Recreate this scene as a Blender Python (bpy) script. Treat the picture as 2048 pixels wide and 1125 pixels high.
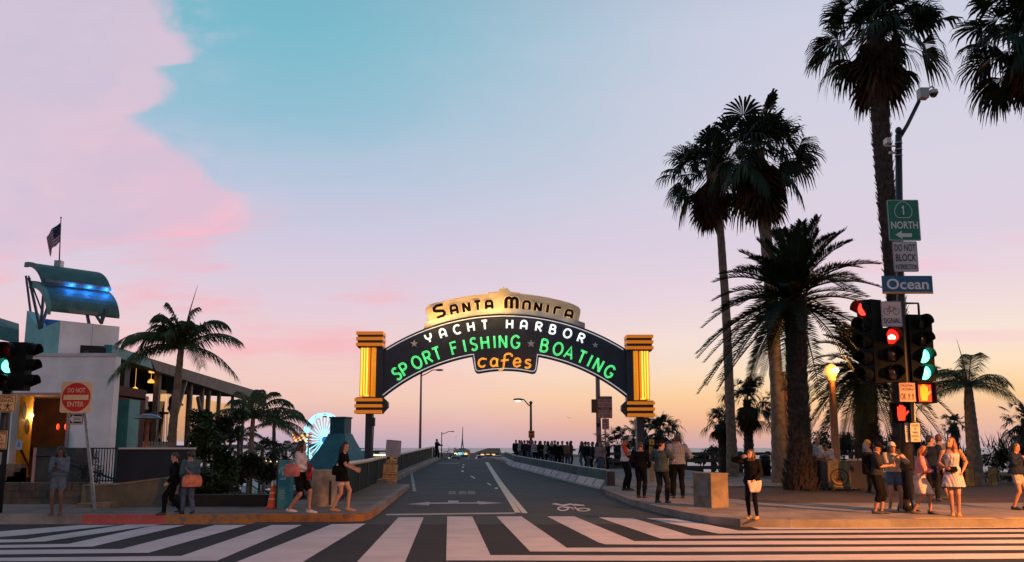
import bpy, bmesh, math, random
from mathutils import Vector, Matrix, noise as mnoise
R = math.radians
V = Vector
sc = bpy.context.scene
for o in list(bpy.data.objects): bpy.data.objects.remove(o)
C = sc.collection
rnd = random.Random(7)

# ------------------------------------------------------------------ camera
F, PITCH, CAMZ = 1600.0, R(8.0), 1.5
VC = 896 - F * math.tan(PITCH)
cam = bpy.data.cameras.new('camera'); camo = bpy.data.objects.new('camera', cam); C.objects.link(camo)
camo.location = (0, 0, CAMZ); camo.rotation_euler = (R(90) + PITCH, 0, 0)
cam.sensor_width = 36; cam.lens = F / 2048 * 36
cam.shift_y = (VC - 562.5) / 2048
cam.clip_start = 0.1; cam.clip_end = 60000
sc.camera = camo

# ------------------------------------------------------------------ render settings
sc.view_settings.view_transform = 'Standard'; sc.view_settings.look = 'None'
sc.view_settings.exposure = 0.0; sc.view_settings.gamma = 1.0
sc.render.engine = 'CYCLES'
sc.cycles.use_denoising = True
sc.cycles.max_bounces = 5; sc.cycles.transparent_max_bounces = 12
sc.cycles.sample_clamp_indirect = 4.0

def s2l(c):
    return tuple((x / 255 / 12.92) if x / 255 <= 0.04045 else ((x / 255 + 0.055) / 1.055) ** 2.4 for x in c)

# ------------------------------------------------------------------ world: dusk sky
class NT:
    def __init__(s, tree): s.t = tree; s.n = tree.nodes; s.l = tree.links
    def node(s, kind, **kw):
        n = s.n.new(kind)
        for k, v in kw.items(): setattr(n, k, v)
        return n
    def put(s, sock, val):
        if hasattr(val, 'is_output'): s.l.new(val, sock)
        else: sock.default_value = val
    def m(s, op, a, b=None, c=None, clamp=False):
        n = s.node('ShaderNodeMath', operation=op); n.use_clamp = clamp
        s.put(n.inputs[0], a)
        if b is not None: s.put(n.inputs[1], b)
        if c is not None: s.put(n.inputs[2], c)
        return n.outputs[0]
    def step(s, x, a, b, smooth=True):
        n = s.node('ShaderNodeMapRange'); n.interpolation_type = 'SMOOTHSTEP' if smooth else 'LINEAR'
        s.put(n.inputs[0], x); n.inputs[1].default_value = a; n.inputs[2].default_value = b
        n.inputs[3].default_value = 0; n.inputs[4].default_value = 1
        return n.outputs[0]
    def mix(s, f, a, b, blend='MIX'):
        n = s.node('ShaderNodeMix', data_type='RGBA', blend_type=blend)
        s.put(n.inputs[0], f)
        for i, x in ((6, a), (7, b)):
            if isinstance(x, tuple) and len(x) == 3: x = x + (1,)
            s.put(n.inputs[i], x)
        return n.outputs[2]
    def ramp(s, f, stops, interp='LINEAR'):
        n = s.node('ShaderNodeValToRGB'); s.put(n.inputs[0], f); r = n.color_ramp; r.interpolation = interp
        while len(r.elements) > 1: r.elements.remove(r.elements[-1])
        r.elements[0].position = stops[0][0]; r.elements[0].color = tuple(stops[0][1]) + (1,)
        for p, c in stops[1:]:
            e = r.elements.new(p); e.color = tuple(c) + (1,)
        return n.outputs[0]
    def noise(s, vec, scale, detail=4, rough=0.55, dist=0.0):
        n = s.node('ShaderNodeTexNoise'); s.put(n.inputs['Vector'], vec)
        n.inputs['Scale'].default_value = scale; n.inputs['Detail'].default_value = detail
        n.inputs['Roughness'].default_value = rough; n.inputs['Distortion'].default_value = dist
        return n.outputs[0]
    def comb(s, x, y, z):
        n = s.node('ShaderNodeCombineXYZ')
        for i, q in enumerate((x, y, z)): s.put(n.inputs[i], q)
        return n.outputs[0]

world = bpy.data.worlds.new('World'); sc.world = world; world.use_nodes = True
wt = NT(world.node_tree); wt.n.clear()
tc = wt.node('ShaderNodeTexCoord')
sx = wt.node('ShaderNodeSeparateXYZ'); wt.l.new(tc.outputs['Generated'], sx.inputs[0])
dx, dy, dz = sx.outputs
yy = wt.m('MAXIMUM', dy, 0.05)
A = wt.m('DIVIDE', dx, yy); B = wt.m('DIVIDE', dz, yy)
zc = wt.m('MAXIMUM', dz, 0.0)
def L(*c): return s2l(c)
leftr = wt.ramp(zc, [(0, L(184,168,188)), (.012, L(198,172,188)), (.03, L(222,180,184)), (.06, L(243,202,184)), (.09, L(244,205,196)),
                     (.125, L(240,206,208)), (.18, L(226,206,220)), (.24, L(212,203,224)), (.30, L(190,199,222)), (.37, L(152,192,213)), (.47, L(122,186,204)), (.8, L(84,132,165))])
rightr = wt.ramp(zc, [(0, L(205,170,172)), (.012, L(225,172,155)), (.03, L(246,184,140)), (.058, L(255,207,150)), (.09, L(254,225,190)),
                      (.125, L(249,228,214)), (.18, L(236,215,222)), (.24, L(222,208,224)), (.30, L(217,210,225)), (.37, L(212,210,226)), (.47, L(204,207,226)), (.8, L(110,132,170))])
az = wt.step(A, -0.32, 0.42)
col = wt.mix(az, leftr, rightr)
# big pink cloud bank in the south west
vec2 = wt.comb(A, B, 0.0)
edge = wt.ramp(B, [(b_, (e_,)*3) for b_, e_ in ((0,0),(.235,.02),(.262,.12),(.274,.245),(.2975,.262),(.3225,.262),(.341,.222),(.366,.198),(.391,.168),(.413,.132),(.432,.108),(.4475,.152),(.479,.160),(.499,.142),(.506,.185),(.5225,.192),(.56,.155),(.7,.12))])
nz = wt.noise(vec2, 7.0, 6, 0.55)
nz2 = wt.noise(vec2, 17.0, 8, 0.68)
# edge value is 0.6 + boundary A  (boundary = edge - 0.6)
q = wt.m('SUBTRACT', wt.m('SUBTRACT', edge, 0.6), A)
q = wt.m('ADD', q, wt.m('MULTIPLY', wt.m('SUBTRACT', nz, 0.5), 0.07))
q = wt.m('ADD', q, wt.m('MULTIPLY', wt.m('SUBTRACT', nz2, 0.5), 0.055))
cm = wt.step(q, -0.010, 0.030)
rim = wt.m('SUBTRACT', 1.0, wt.step(q, 0.03, 0.22))
low = wt.m('SUBTRACT', 1.0, wt.step(B, 0.30, 0.50))
body0 = wt.mix(wt.m('MULTIPLY', wt.m('ADD', wt.m('MULTIPLY', rim, 0.55), wt.m('MULTIPLY', nz, 0.45)), wt.m('ADD', 0.25, low)), L(214,196,216), L(247,194,208))
pat = wt.step(wt.noise(wt.comb(wt.m('MULTIPLY', A, 1.0), wt.m('MULTIPLY', B, 1.9), 3.3), 6.5, 7, 0.6, .4), .40, .68)
body = wt.mix(wt.m('MULTIPLY', pat, 0.55), body0, L(205,190,214))
veil = wt.m('MULTIPLY', wt.m('MULTIPLY', wt.step(q, -0.11, 0.0), wt.step(wt.noise(wt.comb(A, wt.m('MULTIPLY', B, 2.0), 7.7), 9.0, 7, .65), .45, .72)), wt.step(B, .20, .28))
col = wt.mix(wt.m('MULTIPLY', veil, 0.45), col, L(214,200,220))
col = wt.mix(wt.m('MULTIPLY', wt.m('MULTIPLY', cm, wt.step(B, 0.22, 0.275)), 0.88), col, body)
# streaky pink wisps low in the sky
vec3 = wt.comb(wt.m('MULTIPLY', A, 2.2), wt.m('MULTIPLY', B, 11.0), 0.37)
st = wt.step(wt.noise(vec3, 1.9, 5, 0.55), 0.47, 0.70)
wl_ = wt.m('MULTIPLY', wt.step(B, 0.03, 0.10), wt.m('SUBTRACT', 1.0, wt.step(B, 0.20, 0.34)))
wl_ = wt.m('MULTIPLY', wl_, wt.m('SUBTRACT', 1.0, wt.step(A, -0.30, 0.02)))
col = wt.mix(wt.m('MULTIPLY', wt.m('MULTIPLY', st, wl_), 0.66), col, L(252,174,184))
wr_ = wt.m('MULTIPLY', wt.m('MULTIPLY', wt.step(B, 0.10, 0.16), wt.m('SUBTRACT', 1.0, wt.step(B, 0.24, 0.34))), wt.step(A, 0.30, 0.55))
st2 = wt.step(wt.noise(wt.comb(wt.m('MULTIPLY', A, 1.2), wt.m('MULTIPLY', B, 14.0), 2.1), 2.0, 4, 0.5), 0.50, 0.68)
col = wt.mix(wt.m('MULTIPLY', wt.m('MULTIPLY', st2, wr_), 0.55), col, L(246,196,208))
# thin high haze gives faint unevenness
col = wt.mix(wt.m('MULTIPLY', wt.step(wt.noise(wt.comb(wt.m('MULTIPLY', A, 1.0), wt.m('MULTIPLY', B, 2.4), 5.0), 2.6, 5, 0.6), 0.45, 0.75), 0.22), col, L(214,207,226))
# the eastern half of the dusk sky is much darker and bluer
east = wt.step(dy, 0.30, -0.35)
col = wt.mix(east, col, wt.ramp(zc, [(0, (.20,.215,.28)), (.15, (.235,.27,.345)), (.5, (.24,.32,.42)), (1, (.14,.22,.34))]))
zen = wt.step(dz, 0.50, 0.9)
col = wt.mix(zen, col, (.10, .19, .30))
bg = wt.node('ShaderNodeBackground'); wt.l.new(col, bg.inputs[0]); bg.inputs[1].default_value = 1.0
ow = wt.node('ShaderNodeOutputWorld'); wt.l.new(bg.outputs[0], ow.inputs[0])

# last glow of the sun that has just reached the horizon, right of the pier
sun = bpy.data.lights.new('sun', 'SUN'); suno = bpy.data.objects.new('sun', sun); C.objects.link(suno)
sun.energy = 0.25; sun.angle = R(12); sun.color = (1.0, .62, .34)
suno.rotation_euler = (R(87), 0, R(180 - 52)); suno.location = (30, 60, 30)

# ------------------------------------------------------------------ pixel -> world helpers
def P(u, v, Y):
    x = (u - 1024) / F; y = (VC - v) / F
    d = V((x, math.cos(PITCH) - y * math.sin(PITCH), math.sin(PITCH) + y * math.cos(PITCH)))
    return V((0, 0, CAMZ)) + d * (Y / d.y)
def G(u, v, z=0.0):
    x = (u - 1024) / F; y = (VC - v) / F
    d = V((x, math.cos(PITCH) - y * math.sin(PITCH), math.sin(PITCH) + y * math.cos(PITCH)))
    return V((0, 0, CAMZ)) + d * ((z - CAMZ) / d.z)
def gz(y):   # the bridge rises to a crest, then runs down to the pier deck
    pts = [(-999, 0), (28, 0), (34, .05), (66, .54), (72, .55), (82, .30), (110, -1.2), (9999, -1.2)]
    for (a, za), (b, zb) in zip(pts, pts[1:]):
        if y <= b: return za + (zb - za) * (y - a) / (b - a)
def GB(u, v):  # on the bridge deck
    z = 0.0
    for _ in range(25):
        p = G(u, v, z); z = gz(p.y)
    return V((p.x, p.y, z))

# ------------------------------------------------------------------ mesh builder
class MB:
    def __init__(s, M=None): s.v = []; s.f = []; s.s = []; s.mi = []; s.M = M; s.k = 0
    def add(s, vs, fs, smooth=False):
        b = len(s.v)
        if s.M is not None: vs = [s.M @ V(p) for p in vs]
        s.v.extend([tuple(p) for p in vs])
        for f in fs:
            s.f.append(tuple(b + i for i in f)); s.s.append(smooth); s.mi.append(s.k)
        return s
    def box(s, a, b, rot=None, piv=None):
        x0, x1 = sorted((a[0], b[0])); y0, y1 = sorted((a[1], b[1])); z0, z1 = sorted((a[2], b[2]))
        vs = [V(p) for p in ((x0,y0,z0),(x1,y0,z0),(x1,y1,z0),(x0,y1,z0),(x0,y0,z1),(x1,y0,z1),(x1,y1,z1),(x0,y1,z1))]
        if rot is not None:
            c = V(piv) if piv is not None else V(((x0+x1)/2, (y0+y1)/2, (z0+z1)/2))
            m = Matrix.Rotation(rot, 3, 'Z') if not isinstance(rot, Matrix) else rot
            vs = [c + m @ (p - c) for p in vs]
        return s.add(vs, [(0,3,2,1),(4,5,6,7),(0,1,5,4),(1,2,6,5),(2,3,7,6),(3,0,4,7)])
    def beam(s, p, q, w, h, up=(0,0,1)):
        p, q = V(p), V(q); d = (q - p).normalized(); u = V(up)
        if abs(d.dot(u)) > .98: u = V((0,1,0))
        r = d.cross(u).normalized(); u = r.cross(d)
        vs = [e + r*w/2*a + u*h/2*b for e in (p, q) for a, b in ((-1,-1),(1,-1),(1,1),(-1,1))]
        return s.add(vs, [(3,2,1,0),(4,5,6,7),(0,1,5,4),(1,2,6,5),(2,3,7,6),(3,0,4,7)])
    def tube(s, pts, rad, n=8, caps=True, smooth=True, flat=None):
        pts = [V(p) for p in pts]
        if not isinstance(rad, (list, tuple)): rad = [rad] * len(pts)
        d0 = (pts[1] - pts[0]).normalized()
        ref = V((0,0,1)) if abs(d0.z) < .9 else V((0,1,0))
        r = d0.cross(ref).normalized(); vs = []; m = len(pts)
        for i, p in enumerate(pts):
            if i == 0: d = d0
            elif i == m-1: d = (pts[i] - pts[i-1]).normalized()
            else:
                d = (pts[i+1] - pts[i]).normalized() + (pts[i] - pts[i-1]).normalized()
                d = d.normalized() if d.length > 1e-6 else (pts[i] - pts[i-1]).normalized()
            r = (r - d * r.dot(d)); r = r.normalized() if r.length > 1e-6 else d.orthogonal().normalized()
            b = d.cross(r)
            for k in range(n):
                a = 2*math.pi*k/n
                vs.append(p + (r*math.cos(a) + b*math.sin(a)) * rad[i])
        fs = [(i*n+k, i*n+(k+1)%n, (i+1)*n+(k+1)%n, (i+1)*n+k) for i in range(m-1) for k in range(n)]
        if flat is not None:   # squash along a world axis vector about a plane point
            c, ax, f = V(flat[0]), V(flat[1]).normalized(), flat[2]
            vs = [p - ax * ((p - c).dot(ax) * (1 - f)) for p in vs]
        s.add(vs, fs, smooth)
        if caps: s.cap(len(s.v) - n*m, n, m)
        return s
    def cap(s, b, n, m):
        s.f.append(tuple(b + k for k in range(n))[::-1]); s.s.append(False); s.mi.append(s.k)
        s.f.append(tuple(b + (m-1)*n + k for k in range(n))); s.s.append(False); s.mi.append(s.k)
    def loft(s, rings, smooth=True, caps=True):   # rings: equal length lists of points
        n = len(rings[0]); m = len(rings)
        s.add([p for r in rings for p in r], [(i*n+k, i*n+(k+1)%n, (i+1)*n+(k+1)%n, (i+1)*n+k) for i in range(m-1) for k in range(n)], smooth)
        if caps: s.cap(len(s.v) - n*m, n, m)
        return s
    def lathe(s, prof, c=(0,0,0), n=20, smooth=True, rot=0.0, caps=True):
        c = V(c)
        return s.loft([[c + V((r*math.cos(rot+2*math.pi*k/n), r*math.sin(rot+2*math.pi*k/n), z)) for k in range(n)] for r, z in prof], smooth, caps)
    def sphere(s, c, r, n=12, m=8):
        c = V(c); r = V((r,r,r)) if not hasattr(r, '__len__') else V(r)
        vs = [c + V((0,0,-r.z))]
        for i in range(1, m):
            t = math.pi*i/m
            for k in range(n):
                a = 2*math.pi*k/n
                vs.append(c + V((r.x*math.sin(t)*math.cos(a), r.y*math.sin(t)*math.sin(a), -r.z*math.cos(t))))
        vs.append(c + V((0,0,r.z))); fs = []
        for k in range(n): fs.append((0, 1+(k+1)%n, 1+k))
        for i in range(m-2):
            for k in range(n): fs.append((1+i*n+k, 1+i*n+(k+1)%n, 1+(i+1)*n+(k+1)%n, 1+(i+1)*n+k))
        t = len(vs)-1; b = 1+(m-2)*n
        for k in range(n): fs.append((b+k, b+(k+1)%n, t))
        return s.add(vs, fs, True)
    def prism(s, poly, d, smooth=False):   # poly: 3D points in one plane, d: extrusion vector
        n = len(poly); d = V(d); a = [V(p) for p in poly]; b = [p + d for p in a]
        nn = V((0,0,0))
        for i in range(n): nn += a[i].cross(a[(i+1)%n])
        if nn.dot(d) > 0: a = a[::-1]; b = b[::-1]
        return s.add(a + b, [tuple(range(n)), tuple(range(2*n-1, n-1, -1))] + [(i, n+i, n+(i+1)%n, (i+1)%n) for i in range(n)], smooth)
    def poly(s, pts): return s.add(pts, [tuple(range(len(pts)))])
    def build(s, name, mat, parent=None, loc=None, rel=True):
        """rel: vertices are in world space and get moved into the parent's (or loc's) frame"""
        off = V((0,0,0))
        if rel:
            if parent is not None: off = wloc(parent)
            elif loc is not None: off = V(loc)
        me = bpy.data.meshes.new(name)
        me.from_pydata([(p[0]-off.x, p[1]-off.y, p[2]-off.z) for p in s.v], [], s.f)
        me.polygons.foreach_set('use_smooth', s.s)
        mats = mat if isinstance(mat, (list, tuple)) else [mat]
        for m_ in mats: me.materials.append(m_)
        if len(mats) > 1: me.polygons.foreach_set('material_index', s.mi)
        me.update()
        o = bpy.data.objects.new(name, me); C.objects.link(o)
        if parent is not None: o.parent = parent
        elif loc is not None: o.location = loc
        return o
def wloc(o):
    p = V((0,0,0))
    while o is not None: p = p + V(o.location); o = o.parent
    return p
def tag(o, label=None, cat=None, group=None, kind=None):
    if label: o['label'] = label
    if cat: o['category'] = cat
    if group: o['group'] = group
    if kind: o['kind'] = kind
    return o
def thing(name, label, cat, loc=(0,0,0), rotz=0, group=None):
    o = bpy.data.objects.new(name, None); C.objects.link(o); o.empty_display_size = .2
    o.location = loc; o.rotation_euler = (0,0,rotz)
    return tag(o, label, cat, group)
def dup(root, loc, label, rotz=None, scale=None):
    r = root.copy(); C.objects.link(r); r.location = loc; r['label'] = label
    if rotz is not None: r.rotation_euler = (0,0,rotz)
    if scale is not None: r.scale = (scale,)*3
    for ch in root.children:
        c = ch.copy(); C.objects.link(c); c.parent = r
        for g in ch.children:
            d = g.copy(); C.objects.link(d); d.parent = c
    return r

# ------------------------------------------------------------------ materials
MATS = {}
def mat(name, col, rough=.7, var=.0, scale=6.0, bump=0.0, bscale=40.0, metal=0.0, col2=None, spec=.5, emit=None, es=1.0, alpha=None, detail=5):
    """plain principled surface with noise variation of the colour and a noise bump"""
    key = name
    if key in MATS: return MATS[key]
    m = bpy.data.materials.new(name); m.use_nodes = True; t = NT(m.node_tree)
    b = t.n['Principled BSDF']; b.inputs['Roughness'].default_value = rough; b.inputs['Metallic'].default_value = metal
    b.inputs['Specular IOR Level'].default_value = spec
    tcn = t.node('ShaderNodeTexCoord').outputs['Object']
    if var > 0 or col2:
        f = t.noise(tcn, scale, detail, .6)
        c2 = col2 or tuple(x*(1-var) for x in col); c1 = tuple(min(1, x*(1+var)) for x in col) if not col2 else col
        c = t.mix(t.step(f, .32, .68), c2, c1)
        t.l.new(c, b.inputs['Base Color'])
        t.put(b.inputs['Roughness'], t.m('ADD', rough-.08, t.m('MULTIPLY', f, .16)))
    else: b.inputs['Base Color'].default_value = tuple(col) + (1,)
    if bump > 0:
        bn = t.node('ShaderNodeBump'); bn.inputs['Strength'].default_value = bump; bn.inputs['Distance'].default_value = .02
        t.l.new(t.noise(tcn, bscale, 6, .65), bn.inputs['Height']); t.l.new(bn.outputs[0], b.inputs['Normal'])
    if emit:
        b.inputs['Emission Color'].default_value = tuple(emit) + (1,); b.inputs['Emission Strength'].default_value = es
    MATS[key] = m
    return m
def glow(name, col, es):
    if name in MATS: return MATS[name]
    return mat(name, tuple(min(.8, x) for x in col), .4, emit=col, es=es)
# ------------------------------------------------------------------ lettering with the built-in font
_TX = {}
def glyphs(text, bold=False, sp=1.0):
    k = (text, bold, sp)
    if k not in _TX:
        cu = bpy.data.curves.new('lettering', 'FONT'); cu.body = text; cu.size = 1; cu.resolution_u = 3
        cu.space_character = sp
        if bold: cu.offset = .018
        o = bpy.data.objects.new('lettering', cu); C.objects.link(o)
        bpy.context.view_layer.update()
        me = bpy.data.meshes.new_from_object(o.evaluated_get(bpy.context.evaluated_depsgraph_get()))
        vs = [(v.co.x, v.co.y) for v in me.vertices]; fs = [tuple(p.vertices) for p in me.polygons]
        bpy.data.objects.remove(o); bpy.data.meshes.remove(me)
        x0 = min(v[0] for v in vs); x1 = max(v[0] for v in vs); y0 = min(v[1] for v in vs); y1 = max(v[1] for v in vs)
        _TX[k] = ([((x-x0)/(x1-x0), (y-y0)/(y1-y0)) for x, y in vs], fs)
    return _TX[k]
class Plane:
    """a face to draw on: origin is the top-left corner, r and d are the unit right and down vectors, w x h in metres"""
    def __init__(s, o, r, d, w, h): s.o = V(o); s.r = V(r).normalized(); s.d = V(d).normalized(); s.w = w; s.h = h; s.n = s.d.cross(s.r).normalized()
    def at(s, x, y, e=0.0): return s.o + s.r*(x*s.w) + s.d*(y*s.h) + s.n*e
    def text(s, mb, t, x0, y0, x1, y1, e=.004, bold=True):
        vs, fs = glyphs(t, bold)
        mb.add([s.at(x0+(x1-x0)*a, y1+(y0-y1)*b, e) for a, b in vs], fs)
    def shape(s, mb, pts, e=.004): mb.poly([s.at(x, y, e) for x, y in pts])
    def disc(s, mb, cx, cy, rad, e=.004, n=28):   # rad in metres
        mb.poly([s.at(cx, cy, e) + s.r*rad*math.cos(2*math.pi*k/n) + s.d*rad*math.sin(2*math.pi*k/n) for k in range(n)])
    def ring(s, mb, pts, wd, e=.004, closed=True):   # flat outline of given width in metres through fractional points
        p = [s.at(x, y, e) for x, y in pts]; n = len(p); vs = []
        for i in range(n):
            a = p[(i-1) % n] if closed or i else p[i]; b = p[(i+1) % n] if closed or i < n-1 else p[i]
            t = (b-a).normalized(); q = t.cross(s.n).normalized()
            vs += [p[i]+q*wd/2, p[i]-q*wd/2]
        m = n if closed else n-1
        mb.add(vs, [(2*i, 2*((i+1) % n), 2*((i+1) % n)+1, 2*i+1) for i in range(m)])
    def plate(s, mb, th=.006, rad=.03, e=0.0, inset=0.0):
        pts = []; i = inset
        for cx, cy, a0 in ((s.w-rad-i, rad+i, -90), (s.w-rad-i, s.h-rad-i, 0), (rad+i, s.h-rad-i, 90), (rad+i, rad+i, 180)):
            for k in range(5):
                a = R(a0 + 22.5*k); pts.append(s.o + s.r*(cx+rad*math.cos(a)) + s.d*(cy+rad*math.sin(a)) + s.n*e)
        mb.prism(pts, -s.n*th)
    def border(s, mb, inset, wd, rad=.03, e=.004):
        pts = []; i = inset
        for cx, cy, a0 in ((s.w-rad-i, rad+i, -90), (s.w-rad-i, s.h-rad-i, 0), (rad+i, s.h-rad-i, 90), (rad+i, rad+i, 180)):
            for k in range(5):
                a = R(a0 + 22.5*k); pts.append(((cx+rad*math.cos(a))/s.w, (cy+rad*math.sin(a))/s.h))
        s.ring(mb, pts, wd, e)
def face_px(u0, v0, u1, v1, Y):      # an upright face towards the street, from its corners in the picture
    a = P(u0, v0, Y); b = P(u1, v0, Y); c = P(u0, v1, Y); w = (b-a).length; h = a.z - c.z
    return Plane((a.x, Y, a.z), (1,0,0), (0,0,-1), w, h)

# ------------------------------------------------------------------ ground materials
def asphalt(name, c1, c2, crack=True):
    m = bpy.data.materials.new(name); m.use_nodes = True; t = NT(m.node_tree); b = t.n['Principled BSDF']
    tcn = t.node('ShaderNodeTexCoord').outputs['Object']
    big = t.step(t.noise(tcn, .35, 4, .6), .3, .7); fine = t.noise(tcn, 60, 3, .7)
    c = t.mix(big, c2, c1); c = t.mix(t.m('MULTIPLY', t.step(fine, .45, .8), .55), c, tuple(x*2.2 for x in c1))
    c = t.mix(t.m('MULTIPLY', t.step(t.noise(tcn, 1.6, 6, .7), .58, .72), .5), c, tuple(x*.5 for x in c2))
    wv = t.node('ShaderNodeMapping'); wv.inputs['Scale'].default_value = (.12, 1.6, 1); t.l.new(tcn, wv.inputs[0])
    c = t.mix(t.m('MULTIPLY', t.step(t.noise(wv.outputs[0], 1.5, 5, .7), .52, .70), .45), c, tuple(x*.55 for x in c2))
    if crack:
        v = t.node('ShaderNodeTexVoronoi', feature='DISTANCE_TO_EDGE'); v.inputs['Scale'].default_value = .22
        mp = t.node('ShaderNodeVectorMath', operation='ADD'); t.l.new(tcn, mp.inputs[0])
        nn = t.node('ShaderNodeTexNoise'); nn.inputs['Scale'].default_value = 1.3; t.l.new(tcn, nn.inputs['Vector']); t.l.new(nn.outputs[1], mp.inputs[1])
        t.l.new(mp.outputs[0], v.inputs['Vector'])
        c = t.mix(t.m('MULTIPLY', t.m('SUBTRACT', 1.0, t.step(v.outputs[0], .0, .008)), .6), c, (.008,.009,.01))
    t.l.new(c, b.inputs['Base Color']); b.inputs['Roughness'].default_value = .85; b.inputs['Specular IOR Level'].default_value = .22
    bn = t.node('ShaderNodeBump'); bn.inputs['Strength'].default_value = .35; bn.inputs['Distance'].default_value = .008
    t.l.new(fine, bn.inputs['Height']); t.l.new(bn.outputs[0], b.inputs['Normal'])
    return m
ASPH = asphalt('street_asphalt', (.019,.022,.026), (.012,.015,.018), True)
ASPHB = asphalt('bridge_asphalt', (.042,.056,.062), (.030,.042,.048))
PLAZA = asphalt('plaza_paving', (.085,.056,.043), (.055,.038,.030), False)
LOT = asphalt('lot_asphalt', (.03,.032,.034), (.02,.02,.022), False)
def paint(name, c, wear, dirt=.5, und=(.03,.034,.038)):
    m = bpy.data.materials.new(name); m.use_nodes = True; t = NT(m.node_tree); b = t.n['Principled BSDF']
    tcn = t.node('ShaderNodeTexCoord').outputs['Object']
    n1 = t.noise(tcn, 9, 8, .72); n2 = t.noise(tcn, .9, 5, .6); n3 = t.noise(tcn, 45, 3, .7)
    base = t.mix(t.m('MULTIPLY', t.step(n2, .3, .75), dirt), c, tuple(x*.55 for x in c))
    base = t.mix(t.m('MULTIPLY', t.step(n3, .4, .75), .22), base, tuple(x*.5 for x in c))
    wv = t.node('ShaderNodeMapping'); wv.inputs['Scale'].default_value = (.10, 1.8, 1); t.l.new(tcn, wv.inputs[0])
    base = t.mix(t.m('MULTIPLY', t.step(t.noise(wv.outputs[0], 1.7, 6, .7), .48, .68), .38), base, tuple(x*.5 for x in c))
    k = t.step(t.m('ADD', t.m('MULTIPLY', n1, .75), t.m('MULTIPLY', n2, .25)), wear, wear+.06)
    t.l.new(t.mix(k, base, und), b.inputs['Base Color']); b.inputs['Roughness'].default_value = .7
    return m
WHITE_P = paint('crosswalk_paint', (.50,.48,.50), .625, .5)
LINE_P = paint('lane_paint', (.58,.56,.53), .585, .4)
FAINT_P = paint('worn_paint', (.30,.31,.31), .50, .5)
def concrete(name, c, joint=None, bump=.25):
    m = bpy.data.materials.new(name); m.use_nodes = True; t = NT(m.node_tree); b = t.n['Principled BSDF']
    tcn = t.node('ShaderNodeTexCoord').outputs['Object']
    n1 = t.noise(tcn, 1.1, 6, .65); n2 = t.noise(tcn, 26, 4, .7)
    col_ = t.mix(t.step(n1, .3, .7), tuple(x*.62 for x in c), tuple(min(.8, x*1.15) for x in c))
    col_ = t.mix(t.m('MULTIPLY', t.step(n2, .45, .8), .4), col_, tuple(x*.5 for x in c))
    if joint:
        br = t.node('ShaderNodeTexBrick'); t.l.new(tcn, br.inputs['Vector'])
        br.inputs['Scale'].default_value = 1; br.inputs['Brick Width'].default_value = joint; br.inputs['Row Height'].default_value = joint
        br.inputs['Mortar Size'].default_value = .012; br.offset = 0
        col_ = t.mix(t.m('MULTIPLY', br.outputs['Fac'], .7), col_, tuple(x*.3 for x in c))
    t.l.new(col_, b.inputs['Base Color']); b.inputs['Roughness'].default_value = .85; b.inputs['Specular IOR Level'].default_value = .3
    bn = t.node('ShaderNodeBump'); bn.inputs['Strength'].default_value = bump; bn.inputs['Distance'].default_value = .01
    t.l.new(n2, bn.inputs['Height']); t.l.new(bn.outputs[0], b.inputs['Normal'])
    return m
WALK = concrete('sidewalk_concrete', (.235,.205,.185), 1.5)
KERB = concrete('kerb_concrete', (.24,.215,.18))
CONC = concrete('old_concrete', (.30,.27,.22))
CONCG = concrete('grey_concrete', (.30,.31,.32))
def structure(name, mb, m, **k):
    o = mb.build(name, m, **k); o['kind'] = 'structure'; return o

# ------------------------------------------------------------------ ground, street, bridge, sea
b = MB(); b.add([(-160,-70,0),(160,-70,0),(160,16.2,0),(-160,16.2,0)], [(0,1,2,3)]); structure('street', b, ASPH)
ys = [16.2, 18, 20, 22, 25, 28, 31, 34, 38, 44, 50, 56, 62, 66, 69, 72, 76, 82, 90, 100, 110]
def road_x(y):
    if y < 30: return -5.2, 7.0 - (y-16)*.2
    t = (y-30)/36; return -5.2 - 1.6*t, 4.2 - 3.6*t
b = MB(); vs = []
for y in ys:
    l, r = road_x(y); vs += [(l, y, gz(y)), (r, y, gz(y)), (l, y, gz(y)-1.0), (r, y, gz(y)-1.0)]
fs = []
for i in range(len(ys)-1):
    a, c = 4*i, 4*i+4
    fs += [(a, a+1, c+1, c), (a+1, a+3, c+3, c+1), (a+2, a, c, c+2)]
b.add(vs, fs); structure('bridge_road', b, ASPHB)
b = MB(); b.box((-46, 110, -2.2), (26, 430, -1.2)); structure('pier_deck', b, LOT)
b = MB(); b.add([(-160,112,-10),(160,112,-10),(160,46,-10),(-160,46,-10)][::-1], [(0,1,2,3)])
b.add([(-2500,112,-10),(2500,112,-10),(2500,330,-10.8),(-2500,330,-10.8)], [(0,1,2,3)])
structure('beach', b, mat('beach_sand', (.34,.28,.21), .9, .2, 2, .3))
sea_m = mat('sea_water', (.16,.17,.19), .32, .15, .03, .5, .25)
b = MB(); b.add([(-40000,300,-10.6),(40000,300,-10.6),(40000,52000,-10.6),(-40000,52000,-10.6)], [(0,1,2,3)]); structure('sea', b, sea_m)
b = MB(); b.box((-70, 19.6, -2.6), (-6.9, 112, -1.7)); structure('parking_lot', b, LOT)

def slab(name, top, m, depth=.35, kerb_edges=()):
    """a raised pavement: top outline (3D, any order round), side faces down"""
    b = MB(); b.prism(top, (0,0,-depth)); return structure(name, b, m)
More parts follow.
